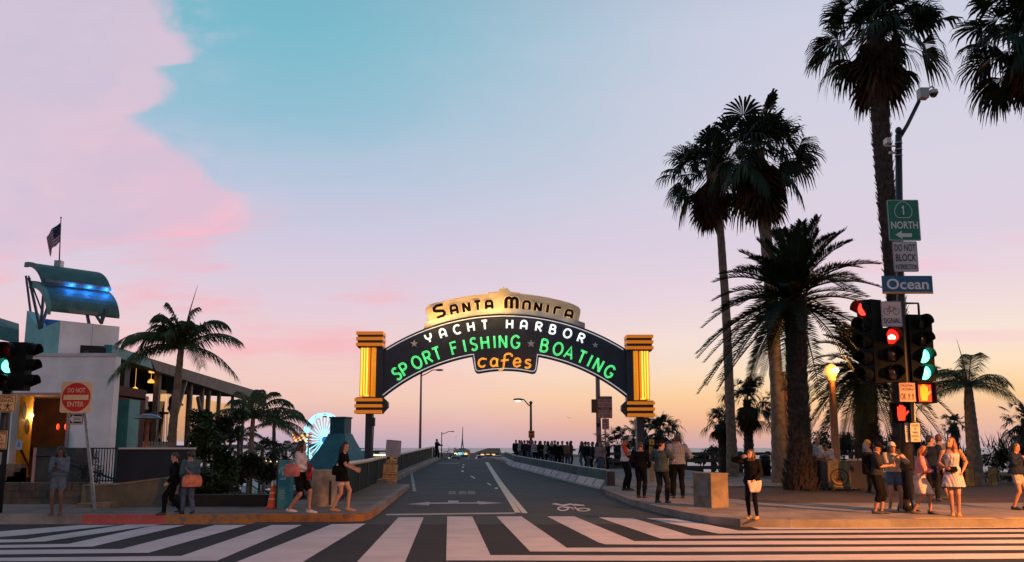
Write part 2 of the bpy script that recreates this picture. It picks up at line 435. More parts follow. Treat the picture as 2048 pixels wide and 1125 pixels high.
# right-hand pavement with its rounded corner
edge = [G(*p, .15) for p in ((1204,978),(1262,999),(1310,1012),(1362,1023),(1416,1033),(1480,1038),(1580,1040),(1720,1039.5),(1900,1039))]
edge = [V((p.x, p.y, .15)) for p in edge]
er = edge[-1].y
slab('sidewalk', [*edge, V((80, er, .15)), V((80, 19.9, .15)), V((6.2, 20.2, .15)), V((5.6, 24, .15)), V((6.6, 31, .15)), V((3.6, 31, .15))], WALK)
b = MB(); b.prism([V(p) for p in ((6.0,19.8,.142),(150,19.8,.142),(150,46,.142),(3.0,46,.142),(3.4,30,.142),(5.4,24,.142))], (0,0,-2)); structure('plaza', b, PLAZA)
# kerb stones along the right pavement, painted where the crossing meets it
def kerb_run(name, pts, w, top, m, inner):
    b = MB()
    for p, q in zip(pts, pts[1:]):
        d = (q-p).normalized(); nn = V((-d.y, d.x, 0)) * inner
        b.prism([V((p.x,p.y,top)), V((q.x,q.y,top)), V((q.x+nn.x*w,q.y+nn.y*w,top)), V((p.x+nn.x*w,p.y+nn.y*w,top))], (0,0,-.34))
    return structure(name, b, m)
ke = [p + V((0,-.014,0)) for p in edge[5:]] + [V((80, er-.014, .15))]
kerb_run('kerb', ke, .16, .153, KERB, 1)
b = MB()   # worn yellow paint on the kerb top
for a0, a1 in ((7.6, 9.3), (9.33, 12.5)):
    b.add([(a0, er+.0, .1575), (a1, er+.0, .1575), (a1, er+.26, .1575), (a0+.35, er+.26, .1575)], [(0,1,2,3)])
structure('kerb_paint', b, paint('yellow_kerb_paint', (.55,.36,.06), .60, .5, (.22,.19,.15)))
# left-hand pavement
le = [V((p.x,p.y,.15)) for p in (G(-500,1029,.15), G(165,1030,.15), G(330,1030,.15), G(700,1029,.15), G(728,1028,.15), G(741,1024,.15), G(757,1014,.15), G(819,969,.15))]
slab('sidewalk', [*le, V((-5.2, 31.6, .15)), V((-5.6, 31.6, .15)), V((-4.9, 22, .15)), V((-7.2, 19.7, .15)), V((-60, 19.7, .15))], concrete('dim_sidewalk', (.15,.132,.115), 1.5))  # darker copy of the walk concrete, the corner's dimness put into its colour
RED = paint('red_kerb_paint', (.40,.07,.06), .55, .6, (.22,.18,.15))
YEL = paint('ochre_kerb_paint', (.30,.135,.030), .50, .7, (.12,.085,.06))
o_ = V((0,-.014,0))
kerb_run('kerb', [le[0]+o_, le[1]+o_], .17, .153, KERB, 1)
kerb_run('kerb', [le[1]+o_, le[2]+o_], .17, .1535, RED, 1)
kerb_run('kerb', [le[2]+o_, le[3]+o_, le[4]+o_, le[5]+V((.008,-.012,0)), le[6]+V((.014,0,0))], .17, .1540, YEL, 1)
kerb_run('kerb', [le[6]+V((.016,0,0)), le[7]+V((.016,.0,0))], .19, .1545, KERB, 1)
# railing line and narrow kerb along the bridge
RAIL = [V((-4.42,20.7,0)), V((-4.65,23,0)), V((-5.0,28,0)), V((-5.3,32,0)), V((-5.6,41,0)), V((-5.9,50,0)), V((-6.2,60,0)), V((-6.35,65,0))]
def rail_x(y):
    for a, c in zip(RAIL, RAIL[1:]):
        if y <= c.y: return a.x + (c.x-a.x)*(y-a.y)/(c.y-a.y)
    return RAIL[-1].x
b = MB(); rings = []
for y in (31.6, 34, 38, 44, 50, 56, 62, 65, 66.5):
    x = rail_x(y) ; z = gz(y); t = 0 if y < 66 else .1
    rings.append([V((x-.12, y, z-.3)), V((x+.42, y, z-.3)), V((x+.40, y, z+.19-t)), V((x+.34, y, z+.24-t)), V((x-.12, y, z+.24-t))])
b.loft(rings, False); structure('kerb', b, KERB)

# ------------------------------------------------------------------ painted crossing
def zp(lst, ox): return [(ox + x/2.9257, 990 + y/2.9257) for x, y in lst]
bars = [zp(l, 0) for l in (
    [(-700,236),(0,216),(470,178),(690,178),(130,238),(0,248),(-700,262)],
    [(-700,282),(0,264),(150,262),(740,176),(950,173),(260,275),(0,281),(-700,294)],
    [(-700,306),(0,296),(400,289),(900,181),(1085,178),(540,305),(0,313),(-700,326)],
    [(-700,330),(0,325),(710,319),(1260,178),(1445,178),(870,341),(0,351),(-700,358)],
    [(-700,376),(0,371),(1060,360),(1590,178),(1765,178),(1270,388),(0,391),(-700,396)],
    [(1120,500),(1940,174),(2140,170),(1600,500)])]
bars += [zp(l, 650) for l in (
    [(90,500),(430,133),(578,133),(425,500)],
    [(715,128),(862,128),(968,355),(2048,357),(3100,350),(5400,336),(5400,366),(3100,383),(2048,388),(709,386)],
    [(1003,128),(1150,128),(1415,312),(2048,311),(3100,306),(5400,294),(5400,316),(3100,331),(2048,335),(1200,334)],
    [(1300,128),(1460,128),(1810,273),(2048,273),(3100,270),(5400,258),(5400,278),(3100,291),(2048,294),(1640,292),(1600,280)],
    [(1600,133),(1800,138),(2048,212),(2140,241),(3100,237),(5400,226),(5400,242),(3100,255),(2048,259),(1965,258)],
    [(1880,139),(2060,141),(2420,211),(3100,208),(5400,198),(5400,212),(3100,223),(2300,229)])]
bars += [zp(l, 1348) for l in (
    [(380,168),(470,172),(650,187),(1000,187),(3300,172),(3300,184),(1000,202),(500,204)],
    [(680,173),(900,173),(3300,158),(3300,166),(1000,182),(850,183)])]
b = MB()
def gflat(lst, z, ramp=False):
    return [(p.x, p.y, (gz(p.y) if ramp else 0) + z) for p in ((GB if ramp else G)(u, v) for u, v in lst)]
for l in bars:
    pts = gflat(l, .005)
    if all(p[1] < 16.19 for p in pts): b.poly(pts)
    else: b.poly([(x, min(y, 16.19 if False else y), z) for x, y, z in pts])
structure('crosswalk_paint', b, WHITE_P)
# marks on the bridge road
b = MB()
z2 = lambda l: [(650+x/2.9257, 990+y/2.9257) for x, y in l]
b.poly(gflat(z2([(355,121),(360,113),(1112,104),(1115,112)]), .004, True))                     # stop line
b.poly(gflat(z2([(478,56),(610,42),(612,47),(720,46),(720,34),(782,36),(784,46),(890,45),(892,38),(1040,49),(900,57),(905,52),(610,54),(612,63)]), .004, True))  # two-way arrow
structure('arrow_paint', b, paint('worn_arrow_paint', (.36,.37,.37), .56, .6))
def strip(pts, w, z=.004):
    b = MB(); pts = [GB(u, v) for u, v in pts]; dense = []
    for p, q in zip(pts, pts[1:]):
        for k in range(8): dense.append(p.lerp(q, k/8))
    dense.append(pts[-1])
    for p, q in zip(dense, dense[1:]):
        b.add([(p.x-w/2, p.y, gz(p.y)+z), (p.x+w/2, p.y, gz(p.y)+z), (q.x+w/2, q.y, gz(q.y)+z), (q.x-w/2, q.y, gz(q.y)+z)], [(0,1,2,3)])
    return b
m_ = strip([(1036,1026),(1008,982),(972,925)], .13)
m2 = strip([(1050,1027),(1014,982),(975,925)], .13); m_.add(m2.v, m2.f)
structure('lane_line', m_, paint('centre_line_paint', (.66,.60,.48), .62, .4))
m_ = strip([(829,983),(826,965),(823,946)], .12); structure('lane_line', m_, FAINT_P)
b = MB()
for l in ([(940,958),(945,960),(951,958)],):
    pass
for (u, v, w, h) in ((925,943,5,3),(926,935,4,2.2),(927,930,3,1.8),(993,977,6,2.4)):
    b.poly(gflat([(u-w/2,v-h/2),(u+w/2,v-h/2),(u+w/2,v+h/2),(u-w/2,v+h/2)], .004, True))
for (u, v) in ((945,955),(978,969)):
    b.poly(gflat([(u-5,v-2.4),(u-2,v-2.8),(u+6,v+2.2),(u+3,v+2.6)], .004, True))
structure('road_markers', b, LINE_P)
b = MB()   # ghost letters worn into the lane
for u0 in (898, 918, 936): b.poly(gflat([(u0,983),(u0+13,983),(u0+15,989),(u0-1,989)], .004, True))
b.poly(gflat([(878,926),(920,926),(918,928),(876,928)], .004, True))
structure('ghost_paint', b, paint('ghost_paint', (.12,.135,.14), .50, .6, (.036,.046,.05)))
# bicycle symbol with chevron
b = MB()
def ring_px(cu, cv, ru, rv, t=.33):
    n = 20
    for k in range(n):
        a, c = 2*math.pi*k/n, 2*math.pi*(k+1)/n
        b.poly(gflat([(cu+ru*math.cos(a), cv+rv*math.sin(a)), (cu+ru*math.cos(c), cv+rv*math.sin(c)), (cu+ru*(1-t)*math.cos(c), cv+rv*(1-t*1.2)*math.sin(c)), (cu+ru*(1-t)*math.cos(a), cv+rv*(1-t*1.2)*math.sin(a))], .004, True))
ring_px(1126, 1018, 12, 4.6); ring_px(1167, 1020, 14, 3.6)
for l in ([(1103,1009),(1110,1007),(1126,1010),(1140,1007.5),(1147,1009),(1128,1013)], [(1142,1010),(1150,1008.5),(1168,1010.5),(1170,1012.5),(1146,1012)],
          [(1126,1017),(1136,1014),(1152,1017),(1165,1019.5),(1150,1019),(1137,1016)], [(1143,1019),(1150,1014),(1153,1015),(1148,1020)]):
    b.poly(gflat(l, .0045, True))
structure('bike_symbol', b, LINE_P)
# ------------------------------------------------------------------ common materials
NAVY = mat('navy_paint', (.018,.026,.045), .45, .25, 3, .05, 30)
BLACKM = mat('black_metal', (.012,.012,.014), .42, .3, 4)
DARKM = mat('dark_bronze_metal', (.035,.03,.028), .5, .3, 5, .05)
STEEL = mat('galvanised_steel', (.34,.35,.36), .42, .2, 8, .05, 60, .6)
WOODP = mat('weathered_wood', (.17,.11,.07), .8, .35, 5, .3, 30)
ORANGEP = mat('orange_paint', (.62,.17,.012), .45, .15, 5)
GREYP = mat('grey_paint', (.30,.30,.33), .5, .12, 4)
WHITEP = mat('white_wall_paint', (.80,.81,.82), .7, .09, 1.2, .06, 50)
TEALP = mat('teal_paint', (.035,.22,.24), .55, .18, 2.5, .05)
TEALL = mat('pale_teal_paint', (.22,.50,.48), .6, .12, 2)
BRACK = mat('sign_black', (.01,.01,.012), .5)

# ------------------------------------------------------------------ single-stroke letters (x width, strokes in a unit-high box)
def arc_(cx, cy, rx, ry, a0, a1, n=9): return [(cx+rx*math.cos(R(a0+(a1-a0)*i/n)), cy+ry*math.sin(R(a0+(a1-a0)*i/n))) for i in range(n+1)]
SK = {
 'S': (.62, [arc_(.33,.74,.27,.25,35,235,9)[:-1] + [(.2,.56),(.44,.44)] + arc_(.31,.26,.28,.26,50,-150,9)]),
 'P': (.62, [[(0,0),(0,1)], [(0,1),(.3,1)] + arc_(.33,.74,.28,.26,90,-90,8) + [(0,.48)]]),
 'O': (.86, [arc_(.43,.5,.43,.5,90,450,24)]),
 'R': (.66, [[(0,0),(0,1)], [(0,1),(.3,1)] + arc_(.33,.75,.28,.25,90,-90,8) + [(0,.5)], [(.28,.5),(.64,0)]]),
 'T': (.66, [[(0,1),(.66,1)], [(.33,1),(.33,0)]]),
 'F': (.56, [[(0,0),(0,1),(.56,1)], [(0,.54),(.46,.54)]]),
 'I': (.0, [[(0,0),(0,1)]]),
 'H': (.66, [[(0,0),(0,1)], [(.66,0),(.66,1)], [(0,.52),(.66,.52)]]),
 'N': (.66, [[(0,0),(0,1)], [(0,1),(.66,0)], [(.66,0),(.66,1)]]),
 'G': (.80, [arc_(.42,.5,.42,.5,40,330,18) + [(.80,.42),(.5,.42)]]),
 'B': (.64, [[(0,0),(0,1)], [(0,1),(.28,1)] + arc_(.32,.77,.25,.23,90,-90,7) + [(0,.54)], [(.3,.54)] + arc_(.34,.27,.3,.27,90,-90,7) + [(0,0)]]),
 'A': (.78, [[(0,0),(.39,1),(.78,0)], [(.14,.32),(.64,.32)]]),
 'a': (.66, [[(0,0),(0,.62)] + arc_(.33,.64,.33,.36,180,0,10) + [(.66,0)], [(0,.36),(.66,.36)]]),   # round-topped capital A
 'C': (.74, [arc_(.42,.5,.42,.5,45,315,16)]),
 'Y': (.68, [[(0,1),(.02,.72)] + arc_(.34,.68,.32,.26,180,360,8) + [(.68,1)], [(.34,.42),(.34,0)]]),
 # SANTA MONICA
 's': (.86, [[(.86,1),(.30,1),(.04,.86),(.04,.68),(.16,.58),(.74,.48),(.82,.36),(.80,.20),(.66,.08),(.12,0)]]),
 'm': (.95, [[(0,0),(0,.74)] + arc_(.24,.74,.24,.26,180,0,6) + [(.48,.10)], [(.48,.74)] + arc_(.72,.74,.23,.26,180,0,6) + [(.95,0)]]),
 'q': (.70, [[(0,0),(0,.8),(.12,1),(.58,1),(.70,.8),(.70,0)], [(0,.42),(.70,.42)]]),
 'o': (.70, [[(.16,0),(0,.18),(0,.82),(.16,1),(.54,1),(.70,.82),(.70,.18),(.54,0),(.16,0)]]),
 'c': (.66, [[(.66,1),(.14,1),(0,.84),(0,.16),(.14,0),(.66,0)]]),
 # cafes script
 '1': (.86, [[(.80,.86),(.86,.94)] + arc_(.46,.5,.46,.5,62,318,16) + [(.86,.12)]]),
 '2': (.92, [arc_(.40,.48,.40,.48,20,380,20), [(.78,.96),(.78,.12),(.86,.02),(.98,.10)]]),
 '3': (.60, [arc_(.40,.84,.26,.16,-20,180,8) + [(.14,.3),(.12,-.02)] + arc_(-.06,-.02,.18,.14,0,-140,6), [(-.10,.50),(.46,.56)]]),
 '4': (.82, [[(.04,.46),(.80,.54)] + arc_(.42,.5,.40,.5,5,300,16) + [(.86,.20)]]),
 '5': (.74, [[(.70,.86)] + arc_(.38,.76,.28,.22,50,230,8) + [(.5,.48)] + arc_(.36,.25,.34,.25,60,-150,9)]),
}
def off_line(p, d):
    n = len(p); out = []; closed = n > 3 and math.hypot(p[0][0]-p[-1][0], p[0][1]-p[-1][1]) < 1e-4
    for i in range(n):
        a = p[i-1] if i else (p[-2] if closed else p[0]); b = p[i+1] if i < n-1 else (p[1] if closed else p[-1])
        tx, ty = b[0]-a[0], b[1]-a[1]; l = math.hypot(tx, ty) or 1
        out.append((p[i][0]-ty/l*d, p[i][1]+tx/l*d))
    return out
YA = 32.4
SCALE = P(1100, 700, YA).x - P(1000, 700, YA).x; SCALE /= 100.0      # metres per picture pixel on the sign's face
def letter(root, ch, cu, cv, h, ang, w, body, tube=None, yoff=-.10, wx=1.0, skew=0.0, two=True):
    """one sign letter: a raised stroke and, if lit, the neon tubes bent along it. cu,cv: centre; h: cap height in pixels; ang: tilt"""
    wd, st = SK[ch]; ca, sa = math.cos(ang), math.sin(ang)
    def put(x, y, e):
        x = (x - wd/2) * h * wx; y = (y - .5) * h; x += y*skew
        p = P(cu + x*ca - y*sa, cv - x*sa - y*ca, YA)
        return V((p.x, YA + yoff - e, p.z))
    b = MB(); t = MB(); r = w * SCALE / 2
    for s_ in st:
        b.tube([put(x, y, 0) for x, y in s_], r, 8, True, False, flat=((0, YA+yoff, 0), (0,1,0), .35))
        if tube is None: continue
        if two:
            for d in (-.27, .27):
                t.tube([put(x, y, r*.45) for x, y in off_line(s_, d*w/h)], r*.20, 6)
        else: t.tube([put(x, y, r*.45) for x, y in s_], r*.34, 6)
    o = b.build('letter', body, root)
    if tube is not None: t.build('neon_tube', tube, o)
    return o

# ------------------------------------------------------------------ the arched gateway sign
def arch_sign():
    root = thing('gateway_sign', 'arched navy neon sign over the bridge road between two orange fluted pillars', 'neon sign', (P(1010,900,YA).x, YA, 0))
    cu = 1010
    def top(u, o=0): return 631 + 448 - math.sqrt((448+o)**2 - (u-cu)**2)
    def bot(u, o=0): return 707 + 385 - math.sqrt((385+o)**2 - (u-cu)**2)
    def pt(u, v, y=YA): p = P(u, v, YA); return V((p.x, y, p.z))
    us = [764 + (1256-764)*k/48 for k in range(49)]
    ca_l, ca_r = 946, 1076
    outline = [(u, top(u)) for u in us] + [(1256, 797)] + [(u, bot(u)) for u in us[::-1] if u > ca_r+3]
    outline += [(ca_r+2, bot(ca_r+2))]
    low = [(1074.5,738),(1073,743),(1070,746.5),(1065,747.5)] + [(u, 741 + 6.2*((u-cu)/55)**2) for u in (1055,1040,1025,1010,995,980,965)] + [(957,746.5),(953,746),(950,743),(948.5,738)]
    outline += low + [(ca_l-2, bot(ca_l-2))] + [(u, bot(u)) for u in us[::-1] if u < ca_l-3] + [(764, 793)]
    b = MB(); b.prism([pt(u, v, YA-.10) for u, v in outline], (0,.46,0)); panel = b.build('sign_panel', NAVY, root)
    # thin white neon outline around the panel
    WN = glow('white_trim', (.62,.62,.66), .55)
    b = MB()
    b.tube([pt(u, top(u)+2.6, YA-.13) for u in us[1:-1]], .022, 6)
    lw = [(u, bot(u)-2.6) for u in us if u < ca_l-2] + [(ca_l+1.5, bot(ca_l)-2.6)] + [(951.5,738),(953,741.5),(957,743.2)] + [(u, 738 + 6.2*((u-cu)/55)**2) for u in (965,980,995,1010,1025,1040,1055)] + [(1064,744),(1069,742.5),(1071.5,738),(ca_r-1.5, bot(ca_r)-2.6)] + [(u, bot(u)-2.6) for u in us if u > ca_r+2]
    b.tube([pt(u, v, YA-.13) for u, v in lw], .022, 6)
    b.build('trim_tube', WN, root)
    b = MB()
    b.tube([pt(u, top(u)-.8, YA-.10) for u in us], .03, 6); b.tube([pt(u, bot(u)+.8, YA-.10) for u in us if u < ca_l-2], .03, 6); b.tube([pt(u, bot(u)+.8, YA-.10) for u in us if u > ca_r+2], .03, 6)
    b.build('edge_moulding', BRACK, root)
    # grey ledge and the panel that stands on it
    ul = [849 + (1169-849)*k/30 for k in range(31)]
    b = MB(); b.prism([pt(u, top(u)-1.5, YA-.20) for u in ul] + [pt(u, top(u)-12, YA-.20) for u in ul[::-1]], (0,.62,0)); b.build('ledge', GREYP, root)
    ptop = [(851,619),(853,614.5),(857,611),(866,607)] + [(u, 586.5 + 24*((u-1007)/147)**2) for u in (883,900,920,940,960,976)] + [(977,584.8),(997,583.5)]
    ptop += [(997,580),(999,578.8),(1000,576.5),(1003,576.8),(1003.5,578),(1006,577.5),(1006.8,573.5),(1007.6,573.5),(1008.4,577.5),(1011.5,578),(1012,576.8),(1015,576.5),(1016,579),(1019,581),(1020,583.8)]
    ptop += [(1040,585.5),(1041,587.6)] + [(u, 586.5 + 24*((u-1007)/147)**2) for u in (1058,1075,1097,1120,1140)] + [(1152,611.5),(1158,615),(1161,620),(1161,625),(1156,648)]
    ub = [1156 - (1156-859)*k/20 for k in range(21)]
    CREAM = mat('cream_panel', (.60,.48,.36), .7, .08, 1.4)
    b = MB(); b.prism([pt(u, v, YA+.02) for u, v in ptop] + [pt(u, top(u)-9, YA+.02) for u in ub] + [pt(856, 640, YA+.02)], (0,.14,0)); b.build('crest_panel', CREAM, root)
    # lettering
    DK = mat('brown_black_letter', (.005,.003,.003), .8, spec=.05)
    AM = glow('amber_tube', (1.0,.62,.25), .8)
    for ch, u, v, h, w in (('s',879,624,24,5.0),('q',908.5,620.5,17.5,4.6),('N',933,616,17.5,4.6),('T',955.5,612.5,17.5,4.6),('q',978.5,612,17.5,4.6),
                     ('m',1023,609,24,5.0),('o',1053,613,18,4.6),('N',1076,616,17.5,4.6),('I',1095,619.5,17.5,5.0),('c',1114.5,624.5,17.5,4.6),('q',1137.5,630.5,18,4.6)):
        lt = letter(root, ch, u, v, h, -math.asin((u-cu)/560), w*1.18, DK, None, -.10)
    # each dark letter has an amber line behind it
    b = MB()
    for ch, u, v, h in (('s',879,624,24),('q',908.5,620.5,17.5),('N',933,616,17.5),('T',955.5,612.5,17.5),('q',978.5,612,17.5),('m',1023,609,24),('o',1053,613,18),('N',1076,616,17.5),('I',1095,619.5,17.5),('c',1114.5,624.5,17.5),('q',1137.5,630.5,18)):
        wd, st = SK[ch]; a_ = -math.asin((u-cu)/560)
        for s_ in st:
            for d in (-.19, .19):
                pp = []
                for x, y in off_line(s_, d):
                    x = (x-wd/2)*h; y = (y-.5)*h
                    pp.append(pt(u + x*math.cos(a_) - y*math.sin(a_), v - x*math.sin(a_) - y*math.cos(a_), YA-.03))
                b.tube(pp, .008, 5)
    b.build('neon_tube', AM, root)
    WB = mat('white_letter', (.62,.63,.62), .5, emit=(.75,.80,.85), es=.45); WT = glow('white_neon', (.92,1.0,1.0), 1.2)
    for ch, du in zip('YaCHTHaRBOR', (-152,-124,-95.6,-68,-40.5,9.3,37.7,68,95.5,124.8,152.4)):
        u = cu + du; v = 1079 - math.sqrt(429.5**2 - du*du)
        letter(root, ch, u, v, 17, -math.asin(du/430), 4.1, WB, WT)
    GB_ = mat('green_letter', (.05,.40,.16), .5, emit=(.02,.42,.10), es=.42); GT = glow('green_neon', (.15,.98,.31), 1.15)
    for ch, du in zip('SPORTFISHINGBOATING', (-216,-200.5,-176,-154,-135.5,-101,-80.5,-62.5,-40,-20.8,-4,21,79,106,128.5,153,169.5,186,208.5)):
        u = cu + du; v = 1080 - math.sqrt(395.5**2 - du*du)
        letter(root, ch, u, v, 24, -math.asin(du/396), 4.9, GB_, GT, wx=.84)
    OB = mat('orange_letter', (.50,.16,.02), .5, emit=(.75,.22,.01), es=.45); OT = glow('orange_neon', (1.0,.46,.06), 1.25)
    for ch, u, v, h in (('1',964.5,726.5,16.5),('2',989,725.5,16),('3',1013,722.5,28),('4',1034,726,16.5),('5',1055.5,728.5,16.5)):
        letter(root, ch, u, v, h, 0, 4.3, OB, OT, skew=.10)
    b = MB(); q = 0
    for u, v, r_ in ((829,688.5,8), (1062,688.5,8.5), (1190,691.5,6.5)):
        pts = []
        for k in range(10):
            rr = r_ if k % 2 == 0 else r_*.42; a_ = math.pi/2 + k*math.pi/5
            pts.append(pt(u + rr*math.cos(a_), v - rr*math.sin(a_), YA-.13))
        s_ = MB(); s_.prism(pts, (0,.03,0)); s_.build('star', mat('silver_star', (.55,.55,.57), .4, .1, 9), root)
    # pillars
    ON = glow('amber_neon', (1.0,.50,.06), 2.0); OP = mat('glow_orange_paint', (.62,.19,.015), .45, .12, 5, emit=(1.0,.33,.015), es=.62); BANDP = mat('glow_band', (.62,.17,.012), .5, .12, 5, emit=(1.0,.27,.012), es=.42)  # band and flute paint emits, to stand for the neon's light on it
    for sgn, ux, vy in ((-1, 740.5, 0), (1, 1278.5, 6.5)):
        X = lambda o: P(ux + sgn*o, 750, YA).x       # o counts outwards from the sign
        Z = lambda v: P(ux, v + vy, YA).z
        b = MB(); b.box((X(13), YA-.26, Z(796)), (X(-27), YA+.26, Z(697))); b.box((X(24), YA-.33, Z(697)), (X(-26), YA+.33, Z(667))); b.box((X(24), YA-.33, Z(828)), (X(-26), YA+.33, Z(796)))
        b.build('pillar_core', NAVY, root)
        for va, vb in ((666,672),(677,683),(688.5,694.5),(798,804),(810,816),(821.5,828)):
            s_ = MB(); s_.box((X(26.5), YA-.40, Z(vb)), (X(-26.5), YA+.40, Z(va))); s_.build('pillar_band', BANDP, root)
        f = MB()
        for o in (13.5, 3.0, -8.5):
            prof = [(X(o+4.8*math.cos(R(a))), YA-.26-.13*math.sin(R(a))) for a in range(0, 181, 20)]
            f.loft([[V((x, y, Z(795))) for x, y in prof], [V((x, y, Z(698))) for x, y in prof]], True)
        f.build('flute', OP, root)
        t = MB()
        for o in (13.5, 3.0):
            t.tube([(X(o), YA-.42, Z(699)), (X(o), YA-.42, Z(793))], .030, 8); t.build('neon_tube', ON, root); t = MB()
        t.tube([(X(8.3), YA-.41, Z(699)), (X(8.3), YA-.41, Z(789)), (X(7), YA-.41, Z(793)), (X(-1), YA-.41, Z(793))], .022, 8)
        t.build('neon_tube', ON, root)
        b = MB(); b.prism([V((X(-27), YA-.14, Z(v))) if False else V((X(-o), YA-.14, Z(v))) for o, v in ((26,797),(28,796),(37.5,805),(38,815),(26,828))], (0,.3,0)); b.build('bracket', NAVY, root)
        zb = 0.14 if sgn > 0 else -1.0
        b = MB(); b.box((X(6), YA-.16, zb), (X(-8), YA+.16, Z(828))); b.build('post', NAVY, root)
        b = MB(); b.box((X(-9), YA-.28, Z(853)), (X(-13.5), YA-.12, Z(836))); b.tube([(X(-11), YA-.2, Z(853)), (X(-10.5), YA-.2, Z(880)), (X(-9.5), YA-.18, Z(900)), (X(-9.5), YA-.18, max(zb, Z(968)))], .02, 6); b.build('conduit_box', STEEL if sgn > 0 else BLACKM, root)
    # unseen point lights added in front of the ledge wash the crest panel
    for u, e in ((862, 30), (884, 26), (908, 22), (935, 20), (962, 22), (988, 30), (1008, 20), (1036, 10), (1066, 8), (1098, 8), (1136, 9)):
        l = bpy.data.lights.new('crest_wash', 'POINT'); l.energy = e*(.80 if u < 1020 else .46); l.color = (1, .58, .16) if u < 1020 else (1, .72, .42); l.shadow_soft_size = .08
        lo = bpy.data.objects.new('crest_wash', l); C.objects.link(lo); lo.parent = root
        p = pt(u, top(u)-15, YA-.55); lo.location = p - wloc(root)
    return root
arch_sign()
# ------------------------------------------------------------------ left: white building with its roof tower
def zpx(v, Y, u=1024): return P(u, v, Y).z
def restaurant():
    Y0 = 26.0
    root = thing('restaurant_building', 'white plaster building with curved green roof tower and yellow mural doorway', 'building', (P(100,900,Y0).x, Y0, .15))
    X = lambda u, y=Y0: P(u, 800, y).x
    ztop = zpx(713, Y0); zl = zpx(789, Y0)
    b = MB()
    b.box((X(-260), Y0, -.4), (X(27), Y0+.35, ztop)); b.box((X(143), Y0, -.4), (X(226), Y0+.35, ztop)); b.box((X(27), Y0, zl), (X(143), Y0+.35, ztop))
    b.prism([V((X(-260),Y0+.35,ztop-.25)), V((X(226)-.2,Y0+.35,ztop-.25)), V((X(226)-2.6,Y0+4.5,ztop-.25)), V((X(-260),Y0+4.5,ztop-.25))], (0,0,.23))
    b.build('wall', WHITEP, root)
    b = MB(); b.prism([V((X(-260),Y0-.05,ztop)), V((X(226)+.05,Y0-.05,ztop)), V((X(226)-1.2,Y0+2.3,ztop)), V((X(-260),Y0+2.3,ztop))], (0,0,.10)); b.build('coping', mat('coping', (.55,.57,.58), .7, .1, 2), root)
    # doorway room
    IN = mat('dark_red_interior', (.055,.014,.010), .8, .4, 2)
    b = MB(); b.box((X(27)-3.5, Y0+3.6, .3), (X(150)+.6, Y0+3.7, zl+.4)); b.box((X(27)-3.5, Y0+.36, .3), (X(27)-3.4, Y0+3.6, zl+.4)); b.box((X(150)+.5, Y0+.35, .3), (X(150)+.6, Y0+3.6, zl+.4)); b.box((X(27)-3.5, Y0+.36, zl+.02), (X(150)+.6, Y0+3.7, zl+.08))
    b.box((X(27)-3.5, Y0+.36, .2), (X(150)+.6, Y0+3.7, .55))
    b.build('interior', IN, root)
    mu = MB(); xa, ya, xb, yb = X(27)+.02, Y0+.36, P(68,800,Y0+1.3).x, Y0+1.3
    mu.prism([V((xa,ya,.5)), V((xb,yb,.5)), V((xb,yb,zl)), V((xa,ya,zl))], (-.08,.02,0)); mo = mu.build('mural', mat('yellow_mural_paint', (.80,.42,.03), .7, .15, 3), root)
    dv = V((xb-xa, yb-ya, 0)); up = V((0,0,1)); ln = dv.length; dv.normalize(); nn = V((dv.y,-dv.x,0))
    mb = MB(); BR = mat('mural_brown', (.06,.018,.008), .7)
    def blob(cx, cz, rx, rz, tilt):
        mb.poly([V((xa,ya,0)) + nn*.012 + dv*(cx+rx*math.cos(a)*math.cos(tilt)-rz*math.sin(a)*math.sin(tilt)) + up*(cz+rx*math.cos(a)*math.sin(tilt)+rz*math.sin(a)*math.cos(tilt)) for a in [2*math.pi*k/18 for k in range(18)]])
    blob(ln*.30, zl-.50, ln*.17, .30, .2); blob(ln*.62, zl-1.02, ln*.18, .27, .2)
    for a, c in (((.02,1.55),(ln*.98,.80)), ((.02,.75),(ln*.5,.55))):
        p = V((xa,ya,0)) + nn*.012 + dv*a[0] + up*a[1]; q = V((xa,ya,0)) + nn*.012 + dv*c[0] + up*c[1]
        mb.poly([p, q, q+up*.16, p+up*.2])
    mb.build('painted_shape', BR, mo)
    # small grade card and the door frame
    f = face_px(32, 880, 45, 900, Y0+.02); c_ = MB(); f.plate(c_, .01, .01); cd = c_.build('grade_card', mat('card_blue_grey', (.40,.45,.52), .6), root)
    t = MB(); f.text(t, 'A', .25, .2, .75, .75); t.build('lettering', mat('card_blue', (.03,.05,.18), .6), cd)
    b = MB(); b.box((X(138), Y0-.06, .3), (X(144), Y0+.05, zl)); b.box((X(26), Y0-.06, zl-.04), (X(144), Y0+.05, zl+.05)); b.build('door_frame', mat('pink_frame', (.42,.25,.22), .6), root)
    for u in (116, 132):
        s_ = MB(); s_.sphere(P(u, 854, Y0+1.9), (.05,.05,.11), 10, 8); s_.build('lantern', glow('red_lantern', (1.0,.06,.02), 1.1), root)
    s_ = MB(); s_.sphere(P(63, 831, Y0+1.0), (.07,.07,.05)); s_.build('bulb', glow('warm_bulb', (1,.66,.36), 6), root)
    l = bpy.data.lights.new('interior_lamp', 'POINT'); l.energy = 60; l.color = (1,.62,.25); l.shadow_soft_size = .1
    lo = bpy.data.objects.new('interior_lamp', l); C.objects.link(lo); lo.parent = root; lo.location = P(72, 833, Y0+1.4) - wloc(root)
    # steps
    for k in range(5):
        b = MB(); b.box((X(25), Y0-.35-.33*(4-k), -.1), (X(66), Y0-.02 if k == 4 else Y0-.02-.33*(3-k), zpx(962-k*8.5, Y0-.3*(4-k)))); b.build('step', mat('step_stone', (.22,.15,.10), .8, .3, 4, .2), root)
